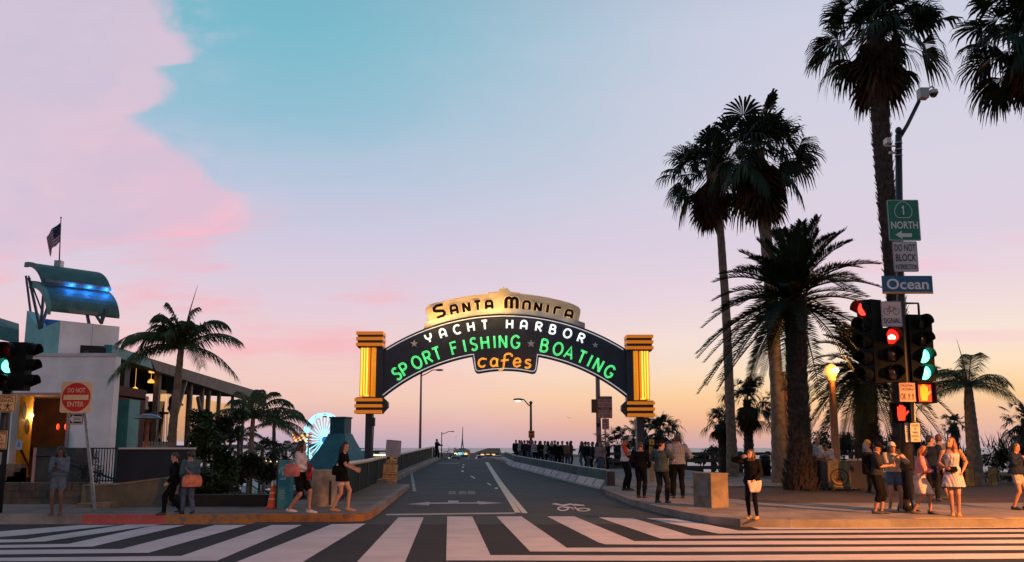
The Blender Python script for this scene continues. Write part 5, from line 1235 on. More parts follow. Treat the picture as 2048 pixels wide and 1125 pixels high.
# ------------------------------------------------------------------ right: signal pole with its signs
GRS = mat('green_sheeting', (.008,.15,.085), .4, .08, 8); BLS = mat('blue_sheeting', (.012,.10,.20), .4, .1, 8); LGREY = mat('grey_sheeting', (.46,.46,.50), .45, .08, 6)
def right_signal():
    Y = 17.6; r = thing('traffic_signal', 'tall signal pole with camera arm, NORTH and Ocean signs, red bicycle light and green light', 'traffic light', (P(1812,960,Y).x, Y, .15))
    def at(u, v, y=Y): return P(u, v, y)
    b = MB(); p0 = V((P(1813,1000,Y).x, Y, .15)); b.tube([p0, at(1811,800), at(1800,560), at(1797,270)], [.13,.11,.085,.07], 14); b.sphere(at(1797,262), (.075,.075,.09)); b.tube([p0, p0+V((0,0,.25))], [.2,.15], 14)
    pole = b.build('pole', BLACKM, r)
    b = MB(); b.tube([at(1797,280), at(1815,250), at(1838,203)], .045, 8); b.build('camera_arm', BLACKM, r)
    b = MB(); q = at(1846,188); b.box((q.x-.10, Y-.08, q.z-.12), (q.x+.10, Y+.10, q.z+.12)); b.build('junction_box', mat('box_grey', (.36,.35,.35), .5), r)
    b = MB(); b.tube([at(1853,186), at(1858,177), at(1864,173), at(1868,177)], .022, 8); c = at(1867,186)
    b.lathe([(.02,.10),(.09,.06),(.105,.0),(.10,-.03)], c, 18); cam_o = b.build('dome_camera', mat('camera_shell', (.50,.49,.48), .35), r)
    b = MB(); b.sphere(c+V((0,0,-.04)), (.085,.085,.075), 14, 8); b.build('dome_glass', mat('smoked_dome', (.01,.01,.012), .1), cam_o)
    b = MB(); b.tube([at(1797,293), at(1770,292)], .02, 6); q = at(1772,287); b.box((q.x-.04, Y-.14, q.z-.03), (q.x+.06, Y+.05, q.z+.09)); b.tube([at(1797,306), at(1778,306)], .03, 6); b.build('small_camera', mat('camera_shell', (.50,.49,.48), .35), r)
    b = MB()
    for v in (287, 300, 312): p = at(1797,v); b.tube([p-V((0,0,.012)), p+V((0,0,.012))], .085, 12)
    b.build('pole_band', STEEL, r)
    # route marker
    f = face_px(1773, 400, 1836.5, 482, Y-.14); t = [('NORTH', .09,.53,.93,.71), [(.20,.855),(.42,.755),(.40,.82),(.72,.82),(.72,.91),(.40,.91),(.43,.965)]]
    o = sign_board(r, f, GRS, mat('reflective_white', (.62,.66,.62), .4), t, True, 'route_sign', .010)
    b = MB(); sp = [(.5+.27*math.sin(a)*(1-.16*math.cos(a)), .265-.215*math.cos(a)) for a in [2*math.pi*k/24 for k in range(24)]]; sp = [(x, min(y, .44)) for x, y in sp]
    f.ring(b, sp, .012, .005); f.shape(b, [(.485,.16),(.525,.14),(.525,.37),(.485,.37),(.485,.205),(.455,.215),(.455,.185)], .005); b.build('route_shield', mat('reflective_white', (.62,.66,.62), .4), o)
    f = face_px(1784.5, 483, 1833.5, 544, Y-.14); sign_board(r, f, LGREY, BRACK, [('DO NOT', .07,.10,.93,.33), ('BLOCK', .09,.42,.93,.66), ('INTERSECTION', .07,.76,.94,.92)], True, 'block_sign', .007)
    f = face_px(1763, 552, 1864, 588, Y-.16); o = sign_board(r, f, BLS, mat('street_name_white', (.66,.70,.72), .4), [('Ocean', .09,.16,.92,.76)], False, 'street_name_sign', rad=.01)
    b = MB(); f.shape(b, [(0,.89),(1,.89),(1,1),(0,1)], .004); b.build('orange_strip', mat('orange_strip', (.62,.26,.05), .5), o)
    f = face_px(1761, 603, 1802, 654, Y-.20); o = sign_board(r, f, mat('pink_lit_sheeting', (.60,.50,.50), .45, .06, 6), mat('brown_ink', (.06,.02,.02), .6), [('SIGNAL', .08,.66,.92,.86)], True, 'bicycle_sign', .008)  # pinkish lamplight is put into the sheeting colour
    b = MB()
    for cx in (.27, .73): f.ring(b, [(cx+.15*math.cos(a), .40+.125*math.sin(a)) for a in [2*math.pi*k/18 for k in range(18)]], .012)
    for l in ([(.27,.40),(.40,.25),(.64,.25),(.50,.42),(.27,.40)], [(.40,.25),(.50,.42)], [(.73,.40),(.62,.20),(.70,.18)], [(.36,.20),(.46,.20)], [(.40,.25),(.41,.20)]): f.ring(b, l, .011, .0045, False)
    b.build('lettering', mat('brown_ink', (.06,.02,.02), .6), o)
    # heads
    k = Y/F
    b = MB(); b.tube([at(1752,607), at(1798,604)], .025, 8); b.tube([at(1806,607), at(1836,607), at(1837,612), at(1838,630)], .025, 8); b.tube([at(1756,745), at(1800,745)], .025, 8); b.build('mast_bracket', BLACKM, r)
    head(r, at(1733,684,Y), .40, 1.86, 5, R(-66), {0: ('red_on', 1)}, depth=.30)
    hb = head(r, at(1783,710,Y-.12), .56, 1.20, 3, R(-4), {0: ('deep_red', 1)}, depth=.2)
    f = Plane(at(1768,668,Y-.225), (1,0,0), (0,0,-1), .34, .26); f = Plane(f.o, (1,0,0), (0,0,-1), .20, .17); f.o = at(1783,674,Y-.245) + V((-.10,0,.085))
    b = MB()
    for cx in (.30,.70): f.ring(b, [(cx+.15*math.cos(a), .60+.19*math.sin(a)) for a in [2*math.pi*q/14 for q in range(14)]], .028, .012)
    f.ring(b, [(.30,.58),(.44,.30),(.60,.30),(.70,.58)], .03, .012, False); f.ring(b, [(.40,.28),(.46,.28)], .03, .012, False); b.build('bicycle_light', LENS['white_hot'], hb)
    head(r, at(1843,696,Y-.05), .56, 1.48, 4, R(8), {2: ('green_on', 1), 3: ('green_on', 1)}, depth=.22)
    # pedestrian heads
    def ped(c, yaw, lens, w=.44, h=.46):
        M = Matrix.Translation(c) @ Matrix.Rotation(yaw, 4, 'Z'); b = MB(M); b.box((-w/2,0,-h/2),(w/2,.22,h/2)); b.box((-w/2,-.14,h/2-.02),(w/2,0,h/2)); b.box((-w/2,-.12,-h/2),(-w/2+.015,0,h/2-.02)); b.box((w/2-.015,-.12,-h/2),(w/2,0,h/2-.02))
        o = b.build('pedestrian_signal', SIGH, r); b = MB(M); hh = h*.40
        def q(x, z): return V((x*hh, -.02, z*hh))
        b.prism([q(-.42,-.95),(q(.30,-.95)),q(.42,-.2),q(.44,.1),q(-.5,.1),q(-.5,-.4)], (0,.02,0))
        for x, z0, z1 in ((-.40,.1,.75),(-.15,.1,.98),(.10,.1,.92),(.33,.1,.72)): b.prism([q(x-.10,z0-.15),q(x+.10,z0-.15),q(x+.10,z1),q(x-.10,z1)], (0,.021,0))
        b.prism([q(.36,-.45),q(.85,.12),q(.72,.26),q(.36,-.08)], (0,.0195,0)); b.build('hand_symbol', lens, o); b = MB(M); k_ = 0 if lens is LENS['red_hand'] else 1
        if k_: b.box((-w*.40,-.012,-h*.42),(w*.40,-.002,h*.42)); b.build('glow_panel', glow('ped_glow', (1.0,.03,.01), .16), o)  # added panel emits the red glow around the hand
    ped(at(1848,786,Y-.06), R(6), LENS['orange_hand']); ped(at(1804,826,Y-.08), R(-42), LENS['red_hand'], .44, .44)
    f = face_px(1797.5, 766, 1830, 804, Y-.22); sign_board(r, f, mat('salmon_lit_sheeting', (.62,.36,.26), .5, .08, 6), mat('brown_ink', (.06,.02,.02), .6), [('DIAGONAL', .08,.07,.92,.22), ('CROSSING', .08,.27,.92,.42), ('OK', .06,.54,.42,.9)] + walker(.58,.72,.12,.20) + walker(.82,.72,.12,.20), True, 'crossing_sign', .005, rad=.01)  # orange lamplight is put into this and the walk sign's colour
    b = MB(); b.beam(at(1829,806,Y-.18), at(1830,845,Y-.18), .015, .015); b.build('sign_bracket', STEEL, r)
    f = face_px(1819.5, 846, 1839.5, 884.5, Y-.22); sign_board(r, f, mat('pale_salmon_lit_sheeting', (.62,.46,.38), .5, .08, 6), mat('brown_ink', (.06,.02,.02), .6), [('CROSS', .14,.07,.86,.20), ('ON', .36,.26,.64,.38), ('WALK', .2,.44,.8,.57), ('SIGNAL', .12,.63,.9,.76), ('ONLY', .24,.82,.78,.94)], True, 'walk_sign', .004, rad=.015)
    f = face_px(1809, 846, 1817, 885, Y-.16); sign_board(r, f, LGREY, BRACK, [[(.3,.12+.1*k),(.75,.12+.1*k),(.75,.17+.1*k),(.3,.17+.1*k)] for k in range(8)], True, 'side_notice', .004, rad=.01)
right_signal()

# ------------------------------------------------------------------ posts along the bridge
def weight_sign():
    Y = 30.5; r = thing('road_sign', 'brown weight limit sign reading 10 TONS and 5 TONS on a thin post', 'road sign', (P(1212,970,Y).x, Y, .15))
    BRN = mat('dark_brown_sheeting', (.055,.022,.022), .5, .1); PNK = mat('dusty_pink_sheeting', (.36,.20,.20), .5, .1, 6)
    f = face_px(1195, 793, 1224, 837, Y); o = sign_board(r, f, BRN, BRACK, [], False, 'weight_plate', rad=.015)
    b = MB()
    for y0, y1 in ((.14,.50), (.62,.98)): f.shape(b, [(.04,y0),(.96,y0),(.96,y1),(.04,y1)], .004)
    f.text(b, 'SPEED LIMIT'[:0] or 'BRIDGE', .2,.03,.8,.10, .004); f.text(b, 'TRUCK', .2,.53,.8,.59, .004); b.build('sign_panel', PNK, o)
    b = MB(); f.text(b, 'WEIGHT LIMIT', .1,.18,.9,.27, .008); f.text(b, '10 TONS', .12,.32,.88,.46, .008); f.text(b, 'WEIGHT LIMIT', .1,.66,.9,.75, .008); f.text(b, '5 TONS', .14,.80,.86,.94, .008); b.build('lettering', BRN, o)
    f = face_px(1204, 838, 1218, 859.5, Y); sign_board(r, f, PNK, BRN, [('NO', .2,.08,.8,.42), ('PARKING', .12,.50,.88,.66), ('ANY TIME', .12,.74,.88,.88)], True, 'parking_plate', .005, rad=.015)
    b = MB(); x = P(1212,960,Y).x; b.beam((x,Y+.03,.1), (x,Y+.03,zpx(793,Y)), .045, .045, (0,1,0)); b.build('post', DARKM, r)
    Y = 39.0; x = P(1199,930,Y).x; r = thing('light_pole', 'reddish pole with brown boxes behind the weight limit sign', 'pole', (x, Y, gz(Y)))
    b = MB(); b.tube([(x,Y,gz(Y)),(x-.03,Y,zpx(742,Y))], [.14,.10], 12); b.build('pole', mat('lit_pole_paint', (.30,.15,.12), .6, .2, 5), r)  # reddish light on the pole is put into its paint colour
    f = face_px(1183, 799, 1194, 826, Y-.1); b = MB(); f.plate(b, .12, .01); b.build('equipment_box', mat('brown_box', (.20,.085,.03), .6), r)
    f = face_px(1192, 843, 1202, 871, Y-.16); sign_board(r, f, mat('dusty_pink_sheeting', (.36,.20,.20), .5), BRACK, [[(.2,.12),(.8,.12),(.8,.4),(.2,.4)]], True, 'notice', .006, rad=.02)
weight_sign()
def lamp_post(label, u, vb, vt, Y, arm, lit=False, sign=False, col=None):
    x = P(u, vb, Y).x; z0 = gz(Y)+.15 if Y < 100 else -1.2; z1 = zpx(vt, Y); r = thing('street_lamp', label, 'street lamp', (x, Y, z0), 0, 'lamp posts along the bridge')
    m = col or mat('lamp_pole', (.12,.085,.07), .6, .2, 5)
    b = MB(); b.tube([(x,Y,z0),(x,Y,z1)], [.11 if Y < 80 else .13,.07], 10); b.sphere((x,Y,z1), .12); b.build('pole', m, r)
    k = Y/F; pts = [V((x,Y,z1-.25)), V((x+arm*k*.3,Y,z1-.10)), V((x+arm*k*.7,Y,z1+.22)), V((x+arm*k,Y,z1+.24))]
    b = MB(); b.tube(pts, .045 if Y < 80 else .07, 6); b.build('arm', m, r)
    e = pts[-1]; b = MB(); b.sphere(e+V((math.copysign(.18,arm),0,-.02)), (.34,.15,.09), 10, 6); b.build('lamp_head', m, r)
    if lit: b = MB(); b.sphere(e+V((math.copysign(.20,arm),0,-.10)), (.20,.12,.08), 10, 6); b.build('lamp_lens', glow('pale_lamp', (1.0,.85,.62), 3.0), r)
    if sign:
        f = face_px(1057, 862, 1069, 876.5, Y-.12); sign_board(r, f, mat('red_orange_sheeting', (.66,.12,.03), .5), BRACK, [[(.2,.15),(.8,.15),(.8,.3),(.2,.3)], [(.3,.6),(.7,.6),(.7,.9),(.3,.9)]], True, 'sign_plate', .01, rad=.02)
lamp_post('tall pale street lamp seen under the left part of the arch', 840, 900, 746, 64, 32, col=mat('lit_lamp_pole', (.34,.20,.14), .6, .15, 5))  # brighter copy of the pole paint, light on it put into the colour
lamp_post('small far street lamp beside the person with the bicycle', 883, 905, 866, 150, 20)
lamp_post('street lamp with a lit head above the crowd and an orange sign', 1062, 900, 806, 54, -20, True, True)

# ------------------------------------------------------------------ concrete barrier
def barriers():
    P0, P1 = GB(1199,979), GB(1022,934); d = (P1-P0)
    prof = [(0,0),(0,.07),(.20,.32),(.26,.70),(.40,.70),(.46,.32),(.66,.07),(.66,0)]
    D1 = mat('barrier_concrete', (.46,.45,.46), .85, .3, 2.2, .3, 24, col2=(.30,.30,.31)); 
    def seg(p, q, label):
        p, q = V(p), V(q); t = (q-p).normalized(); n = V((t.y, -t.x, 0)).normalized() * -1
        n = V((abs(t.y), -t.x*(1 if t.y > 0 else -1), 0)).normalized()
        r = thing('concrete_barrier', label, 'barrier', ((p.x+q.x)/2, (p.y+q.y)/2, gz((p.y+q.y)/2)), 0, 'concrete barriers along the bridge road')
        b = MB(); rg = []
        k = max(2, int((q-p).length/2))
        for i in range(k+1):
            c = p.lerp(q, i/k); c.z = gz(c.y)
            rg.append([c + n*a + V((0,0,h)) for a, h in prof])
        b.loft(rg, False); b.build('barrier_body', D1, r)
        b = MB(); rg2 = []     # dark teal painted upper face, proud of the concrete
        for i in range(k+1):
            c = p.lerp(q, i/k); c.z = gz(c.y); rg2.append([c + n*a + V((0,0,h)) for a, h in ((.197,.33),(.253,.675),(.27,.675),(.213,.33))])
        b.loft(rg2, False); b.build('painted_band', mat('barrier_teal', (.045,.090,.095), .85, .3, 1.5, .1, spec=.15), r)
        for f in (.18, .38, .62, .84):   # drainage slots and joints
            c = p.lerp(q, f); c.z = gz(c.y); b = MB(); b.beam(c+n*.02+V((0,0,.10)), c+n*.185+V((0,0,.30)), .05, .02, n); b.build('slot', mat('slot_dark', (.02,.02,.02), .9), r)
    a = [P0.lerp(P1, t) for t in (0,.30,.64,1)]
    g = .05
    seg(a[0], a[1]-(d.normalized()*g), 'nearest concrete barrier section, its end beside the thin sign post')
    seg(a[1], a[2]-(d.normalized()*g), 'middle concrete barrier section along the bridge road')
    seg(a[2], a[3]-(d.normalized()*.10), 'barrier section just before the dark gap')
    e = GB(1003,925); seg(P1+V((-.02,.35,0)), e+V((-.05,3,0)), 'farthest pale barrier section at the crest of the bridge')
    b = MB(); q = a[0] + V((.02,-.03,0)); b.box((q.x+.22, q.y-.35, -.1), (q.x+.50, q.y-.02, .66)); e_ = b.build('end_block', mat('end_block_paint', (.014,.02,.03), .6), None, (q.x+.35, q.y-.2, 0)); tag(e_, 'dark end block closing the near end of the barrier', 'block')
    # walkway behind the barriers
    vs = []; fs = []
    ysl = [28.5,32,36,42,48,54,60,66,72]
    for y in ysl:
        t = (y-P0.y)/(P1.y-P0.y); x = P0.x + (P1.x-P0.x)*t + .5; vs += [(x,y,gz(y)+.16),(x+7.5,y,gz(y)+.16),(x+7.5,y,-2.5),(x,y,gz(y)-.3)]
    for i in range(len(ysl)-1):
        q = 4*i; fs += [(q,q+1,q+5,q+4),(q+1,q+2,q+6,q+5),(q+3,q,q+4,q+7)]
    b = MB(); b.add(vs, fs); structure('walkway', b, WALK)
barriers()

# ------------------------------------------------------------------ right plaza furniture
def plaza_things():
    # rail fence
    Y = 44.6; r = thing('rail_fence', 'wooden rail fence along the far edge of the park', 'fence', (P(1400,930,Y).x, Y, .14)); FW = mat('fence_timber', (.085,.058,.042), .85, .35, 3, .2)
    x0, x1 = P(1205,930,Y).x, P(1760,930,Y).x
    for v0, v1 in ((905,911),(918,925),(932,939)):
        b = MB(); b.box((x0, Y-.04, zpx(v1,Y)), (x1, Y+.04, zpx(v0,Y))); b.build('rail', FW, r)
    n = 11
    for k in range(n):
        x = x0 + (x1-x0)*k/(n-1); b = MB(); b.box((x-.10, Y+.04, -.2), (x+.10, Y+.22, zpx(903,Y))); b.build('fence_post', FW, r)
    # concrete box, turned to the street lamp
    c = G(1424, 1017, .15); M = Matrix.Translation((c.x, c.y+.02, .15)) @ Matrix.Rotation(R(24), 4, 'Z')
    r = thing('concrete_box', 'square concrete block with one side lit orange', 'block', (c.x, c.y+.3, .15))
    h = zpx(947, c.y) - .15; b = MB(M); b.box((-.36, 0, 0), (0, .6, h)) if False else b.box((0,0,0),(.48,.66,h-.04)); b.box((-.015,-.015,h-.04),(.495,.675,h)); 
    b.build('block_body', mat('block_concrete', (.26,.21,.15), .85, .4, 2.5, .35, 22, col2=(.14,.11,.08)), r)
    b = MB(M); b.box((-.012,.10,.25),(0,.40,h-.15)); b.build('steel_panel', mat('panel_grey', (.16,.15,.15), .6, .2), r)
    # slim trunk-like poles and the globe lamp
    OR = mat('lamp_standard_paint', (.34,.16,.075), .55, .2, 4)
    Y = 29.5; x = P(1673,930,Y).x; r = thing('globe_lamp', 'park lamp post with a glowing orange globe', 'street lamp', (x, Y, .14)); zt = zpx(757,Y)
    b = MB(); b.lathe([(.26,.1),(.26,.4),(.20,.5),(.15,1.2),(.115,zt-.15),(.16,zt-.10),(.16,zt),(.10,zt+.02)], (x,Y,0), 16); b.build('post', OR, r)
    gm = bpy.data.materials.new('globe_glass'); gm.use_nodes = True; t = NT(gm.node_tree); bs = t.n['Principled BSDF']; bs.inputs['Base Color'].default_value = (.8,.45,.15,1); bs.inputs['Emission Color'].default_value = (1,.30,.035,1); bs.inputs['Emission Strength'].default_value = 1.5
    b = MB(); b.lathe([(.10,zt+.01),(.20,zt+.12),(.245,zt+.28),(.20,zt+.42),(.10,zt+.50),(.03,zt+.54)], (x,Y,0), 18); b.build('globe', gm, r)
    b = MB(); b.sphere((x+.10,Y-.235,zt+.28), (.09,.06,.10)); b.build('bulb_glow', glow('globe_hot', (1.0,.72,.28), 5), r)
    l = bpy.data.lights.new('globe_light', 'POINT'); l.energy = 260; l.color = (1,.40,.08); l.shadow_soft_size = .24; lo = bpy.data.objects.new('globe_light', l); C.objects.link(lo); lo.parent = r; lo.location = (0,-.5,zt+.25-.14)
    Y = 31.0; x = P(1579,950,Y).x; r = thing('lamp_standard', 'slim orange lit lamp standard between the thick palm trunks', 'street lamp', (x, Y, .14)); zt = zpx(772,Y)
    b = MB(); b.lathe([(.27,.1),(.27,.30),(.20,.34)], (x,Y,0), 14); b.build('base', CONC, r)
    b = MB(); b.lathe([(.17,.3),(.13,1.4),(.085,zt),(.10,zt+.05)], (x,Y,0), 14); b.build('post', OR, r)
    b = MB(); b.box((x-.22, Y-.2, .5), (x-.12, Y-.1, 1.25)); b.build('utility_box', OR, r)
    b = MB(); b.lathe([(.10,zt+.05),(.20,zt+.2),(.22,zt+.32),(.10,zt+.5),(.02,zt+.56)], (x,Y,0), 14); b.build('globe', mat('unlit_globe', (.45,.34,.20), .3), r)
    # slim trunk lit orange (the lower bole of a cut palm, wrapped)
    # rope posts
    g = 'short wooden posts carrying a rope'
    for i, (u, vb, vt) in enumerate(((1893,970,936),(1941,972,936),(1987,971,935),(2046,970,936))):
        p = G(u, vb, .14); h = zpx(vt, p.y) - .14
        if i == 0:
            r0 = thing('rope_post', 'rope post half hidden behind the woman in the white dress', 'post', (p.x,p.y,.14), 0, g)
            b = MB(); b.box((-.10,-.10,0), (.10,.10,h)); b.build('post', mat('yellow_wood', (.40,.24,.07), .75, .25, 4, .2), r0, rel=False); b = MB(); b.box((-.11,-.11,h), (.11,.11,h+.03)); b.build('cap', WOODP, r0, rel=False)
        else: dup(r0, (p.x,p.y,.14), ('', 'rope post just right of the woman in the white dress', 'rope post in the gap left of the person with the navy top', 'rope post behind the person with the navy top')[i])
    b = MB(); pts = []
    us = [1893,1941,1987,2046,2110]
    for a, c in zip(us, us[1:]):
        p, q = G(a,971,.14), G(c,971,.14)
        for k in range(8): t = k/8; e = p.lerp(q, t); e.z = .14+.46-.10*4*t*(1-t); pts.append(e - V((0,.0,0)))
    b.tube([p+V((0,-.13,0)) for p in pts], .022, 6); o = b.build('rope', mat('rope_fibre', (.38,.26,.10), .9, .3, 20), None, (pts[0].x,pts[0].y,.5)); tag(o, 'sagging rope strung along the short wooden posts', 'rope')
    # vendor cart with its round emblem, and the darker cart behind
    Y = 26.2; r = thing('vendor_cart', 'vendor cart with a tan front panel bearing a round emblem', 'cart', (P(1677,950,Y).x, Y, .14))
    xa, xb = P(1655,950,Y).x, P(1699,950,Y).x; za, zb = zpx(974,Y), zpx(922,Y)
    b = MB(); b.box((xa, Y, .20), (xb+.55, Y+.75, zb)); b.build('cart_body', mat('cart_dark', (.02,.02,.024), .5), r)
    f = face_px(1655, 922, 1699, 975, Y-.012); b = MB(); f.plate(b, .01, .04); o = b.build('front_panel', mat('tan_panel', (.30,.22,.09), .6, .35, 5, col2=(.16,.10,.035)), r)
    BRW = mat('emblem_brown', (.085,.022,.012), .6); b = MB()
    f.ring(b, [(.5+.40*math.cos(a), .62+.30*math.sin(a)) for a in [2*math.pi*k/28 for k in range(28)]], .05, .005); f.ring(b, [(.5+.25*math.cos(a), .62+.19*math.sin(a)) for a in [2*math.pi*k/24 for k in range(24)]], .022, .005)
    for k in range(5): f.shape(b, [(.36+.06*k,.74),(.40+.06*k,.74),(.39+.06*k,.50-.05*(k%2)),(.37+.06*k,.50-.05*(k%2))], .006)
    f.shape(b, [(.33,.66),(.67,.66),(.64,.76),(.36,.76)], .006); b.build('emblem', BRW, o)
    b = MB(); f.ring(b, [(.5+.33*math.cos(a), .62+.245*math.sin(a)) for a in [R(20+140*k/12) for k in range(13)]], .045, .008, False); b.build('emblem_band', mat('emblem_yellow', (.46,.30,.05), .6), o)
    for x in (xa+.15, xb+.40):
        b = MB(); b.tube([(x,Y+.05,.30),(x,Y+.10,.30)], .16, 14); b.build('wheel', BLACKM, r)
    b = MB()
    for k in range(9): q = V((xb+.02+.065*k, Y+.15+.04*(k%3), zb+.02)); b.sphere(q, (.035,.035,.05), 6, 5)
    b.build('bottle_row', mat('pale_bottles', (.45,.36,.34), .4, .3, 9), r)
    Y = 27.0; r = thing('vendor_cart', 'dark vendor cart with glass sides left of the emblem cart', 'cart', (P(1640,950,Y).x, Y, .14))
    xa, xb = P(1626,950,Y).x, P(1653,950,Y).x
    b = MB(); b.box((xa, Y, .3), (xb, Y+.7, zpx(917,Y))); b.build('cart_body', mat('cart_dark', (.02,.02,.024), .5), r)
    b = MB(); b.box((xa-.03, Y-.04, zpx(917,Y)), (xb+.03, Y+.74, zpx(914.5,Y))); b.build('counter_top', mat('cart_top', (.10,.08,.075), .5), r)
    for x in (xa+.08, xb-.08): b = MB(); b.tube([(x,Y+.05,.27),(x,Y+.10,.27)], .13, 12); b.build('wheel', STEEL, r)
    f = face_px(1628, 925, 1652, 965, Y-.004); b = MB(); f.border(b, .03, .012, .03, .004); b.build('trim', mat('cart_trim', (.16,.18,.18), .5), r)
    # litter bin
    Y = 40; r = thing('litter_bin', 'black litter bin between the slim palms in front of the rail fence', 'litter bin', (P(1531,950,Y).x, Y, .14)); x = P(1531,945,Y).x
    b = MB(); b.lathe([(.24,.14),(.27,.9),(.27,1.02)], (x,Y,0), 14); b.build('bin_body', BLACKM, r); b = MB(); b.lathe([(.28,1.02),(.24,1.12),(.10,1.18)], (x,Y,0), 14); b.build('bin_lid', DARKM, r)
    # yellow plaque on a post by the pillar
    Y = 31.6; r = thing('notice_post', 'yellow notice box on a timber post beside the right pillar of the arch', 'notice', (P(1304,960,Y).x, Y, .15)); x = P(1304,960,Y).x
    b = MB(); b.box((x-.07, Y, .1), (x+.07, Y+.10, zpx(893,Y))); b.build('post', mat('ochre_post', (.36,.20,.06), .7, .2), r)
    f = face_px(1299, 879, 1308.5, 890.5, Y-.02); o = sign_board(r, f, mat('notice_yellow', (.62,.38,.06), .5), mat('notice_ink', (.30,.13,.02), .6), [[(.3,.3),(.7,.3),(.7,.7),(.3,.7)]], True, 'notice_box', .01, .06, .01)
    # electric scooter lying near the kerb
    p = G(1822, 1030, .15); r = thing('electric_scooter', 'black electric scooter standing between the women at the kerb', 'scooter', (p.x, p.y+.5, .15)); y = p.y+.5
    b = MB(); b.box((p.x-.45,y-.07,.10),(p.x+.28,y+.07,.15)); b.build('deck', BLACKM, r)
    for dx_ in (-.45,.36): b = MB(); b.tube([(p.x+dx_,y-.025,.11),(p.x+dx_,y+.025,.11)], .11, 16); b.build('wheel', BLACKM, r)
    b = MB(); b.tube([(p.x+.36,y,.12),(p.x+.28,y,.3),(p.x+.22,y,1.05)], .022, 8); b.tube([(p.x+.22,y-.2,1.05),(p.x+.22,y+.2,1.05)], .016, 8); b.build('steering_column', BLACKM, r)
plaza_things()
# ------------------------------------------------------------------ people
def ik(a, t, l1, l2, pole):
    """joint between a and t (two bones), bent towards pole; returns joint, reachable end"""
    a, t, pole = V(a), V(t), V(pole); d = t - a; L_ = d.length
    if L_ > (l1+l2)*.999: d = d.normalized()*(l1+l2)*.999; L_ = d.length; t = a + d
    c = (l1*l1 + L_*L_ - l2*l2)/(2*L_); h = math.sqrt(max(0, l1*l1-c*c)); u = d.normalized()
    p = pole - u*pole.dot(u); p = p.normalized() if p.length > 1e-5 else u.orthogonal()
    return a + u*c + p*h, t
def cap(b, p, r1, q, r2, n=10):
    p, q = V(p), V(q); d = q-p
    b.sphere(p, r1, n, 6); b.sphere(q, r2, n, 6)
    if d.length > 1e-4: b.tube([p, q], [r1*.995, r2*.995], n)
def ring_at(c, rx, ry, rot, n=16):
    return [c + rot @ V((rx*math.cos(2*math.pi*k/n), ry*math.sin(2*math.pi*k/n), 0)) for k in range(n)]
REMESH = []
def solid(b, name, m, parent, vox, smooth=4):
    o = b.build(name, m, parent, rel=False)
    md = o.modifiers.new('fuse', 'REMESH'); md.mode = 'VOXEL'; md.voxel_size = vox; md.use_smooth_shade = True
    if smooth: s_ = o.modifiers.new('soften', 'SMOOTH'); s_.factor = .5; s_.iterations = smooth
    REMESH.append(o); return o
SKIN = {'light': mat('skin_light', (.48,.26,.17), .55, .06, 6), 'tan': mat('skin_tan', (.36,.18,.11), .55, .06, 6), 'dark': mat('skin_dark', (.13,.065,.042), .5, .06, 6)}
HAIR = {'black': mat('hair_black', (.010,.008,.008), .5, .3, 30), 'brown': mat('hair_brown', (.045,.022,.012), .5, .3, 30), 'auburn': mat('hair_auburn', (.16,.045,.018), .5, .3, 30), 'blond': mat('hair_blond', (.32,.19,.09), .5, .25, 30), 'grey': mat('hair_grey', (.30,.27,.25), .6, .25, 30), 'copper': mat('hair_copper', (.36,.10,.02), .5, .25, 30)}
CLOTHS = {}
def cloth(name, c, c2=None, pattern=None, scale=20, rough=.85):
    if name in CLOTHS: return CLOTHS[name]
    if not pattern: CLOTHS[name] = mat('cloth_'+name, c, rough, .22, 9, .5, 55, col2=c2, spec=.1); return CLOTHS[name]
    m = bpy.data.materials.new('cloth_'+name); m.use_nodes = True; t = NT(m.node_tree); b = t.n['Principled BSDF']; b.inputs['Roughness'].default_value = rough
    sp = t.node('ShaderNodeSeparateXYZ'); t.l.new(t.node('ShaderNodeTexCoord').outputs['Object'], sp.inputs[0]); X_, Y_, Z_ = sp.outputs
    sq = lambda v, k: t.m('GREATER_THAN', t.m('FRACT', t.m('MULTIPLY', v, k)), .5)
    if pattern == 'hoops': f = sq(Z_, scale)
    elif pattern == 'stripes': f = sq(t.m('ADD', X_, t.m('MULTIPLY', Y_, .8)), scale)
    else: f = t.m('MULTIPLY', t.m('ADD', sq(Z_, scale), sq(t.m('ADD', X_, Y_), scale)), .5)
    t.l.new(t.mix(f, c, c2), b.inputs['Base Color']); CLOTHS[name] = m; return m
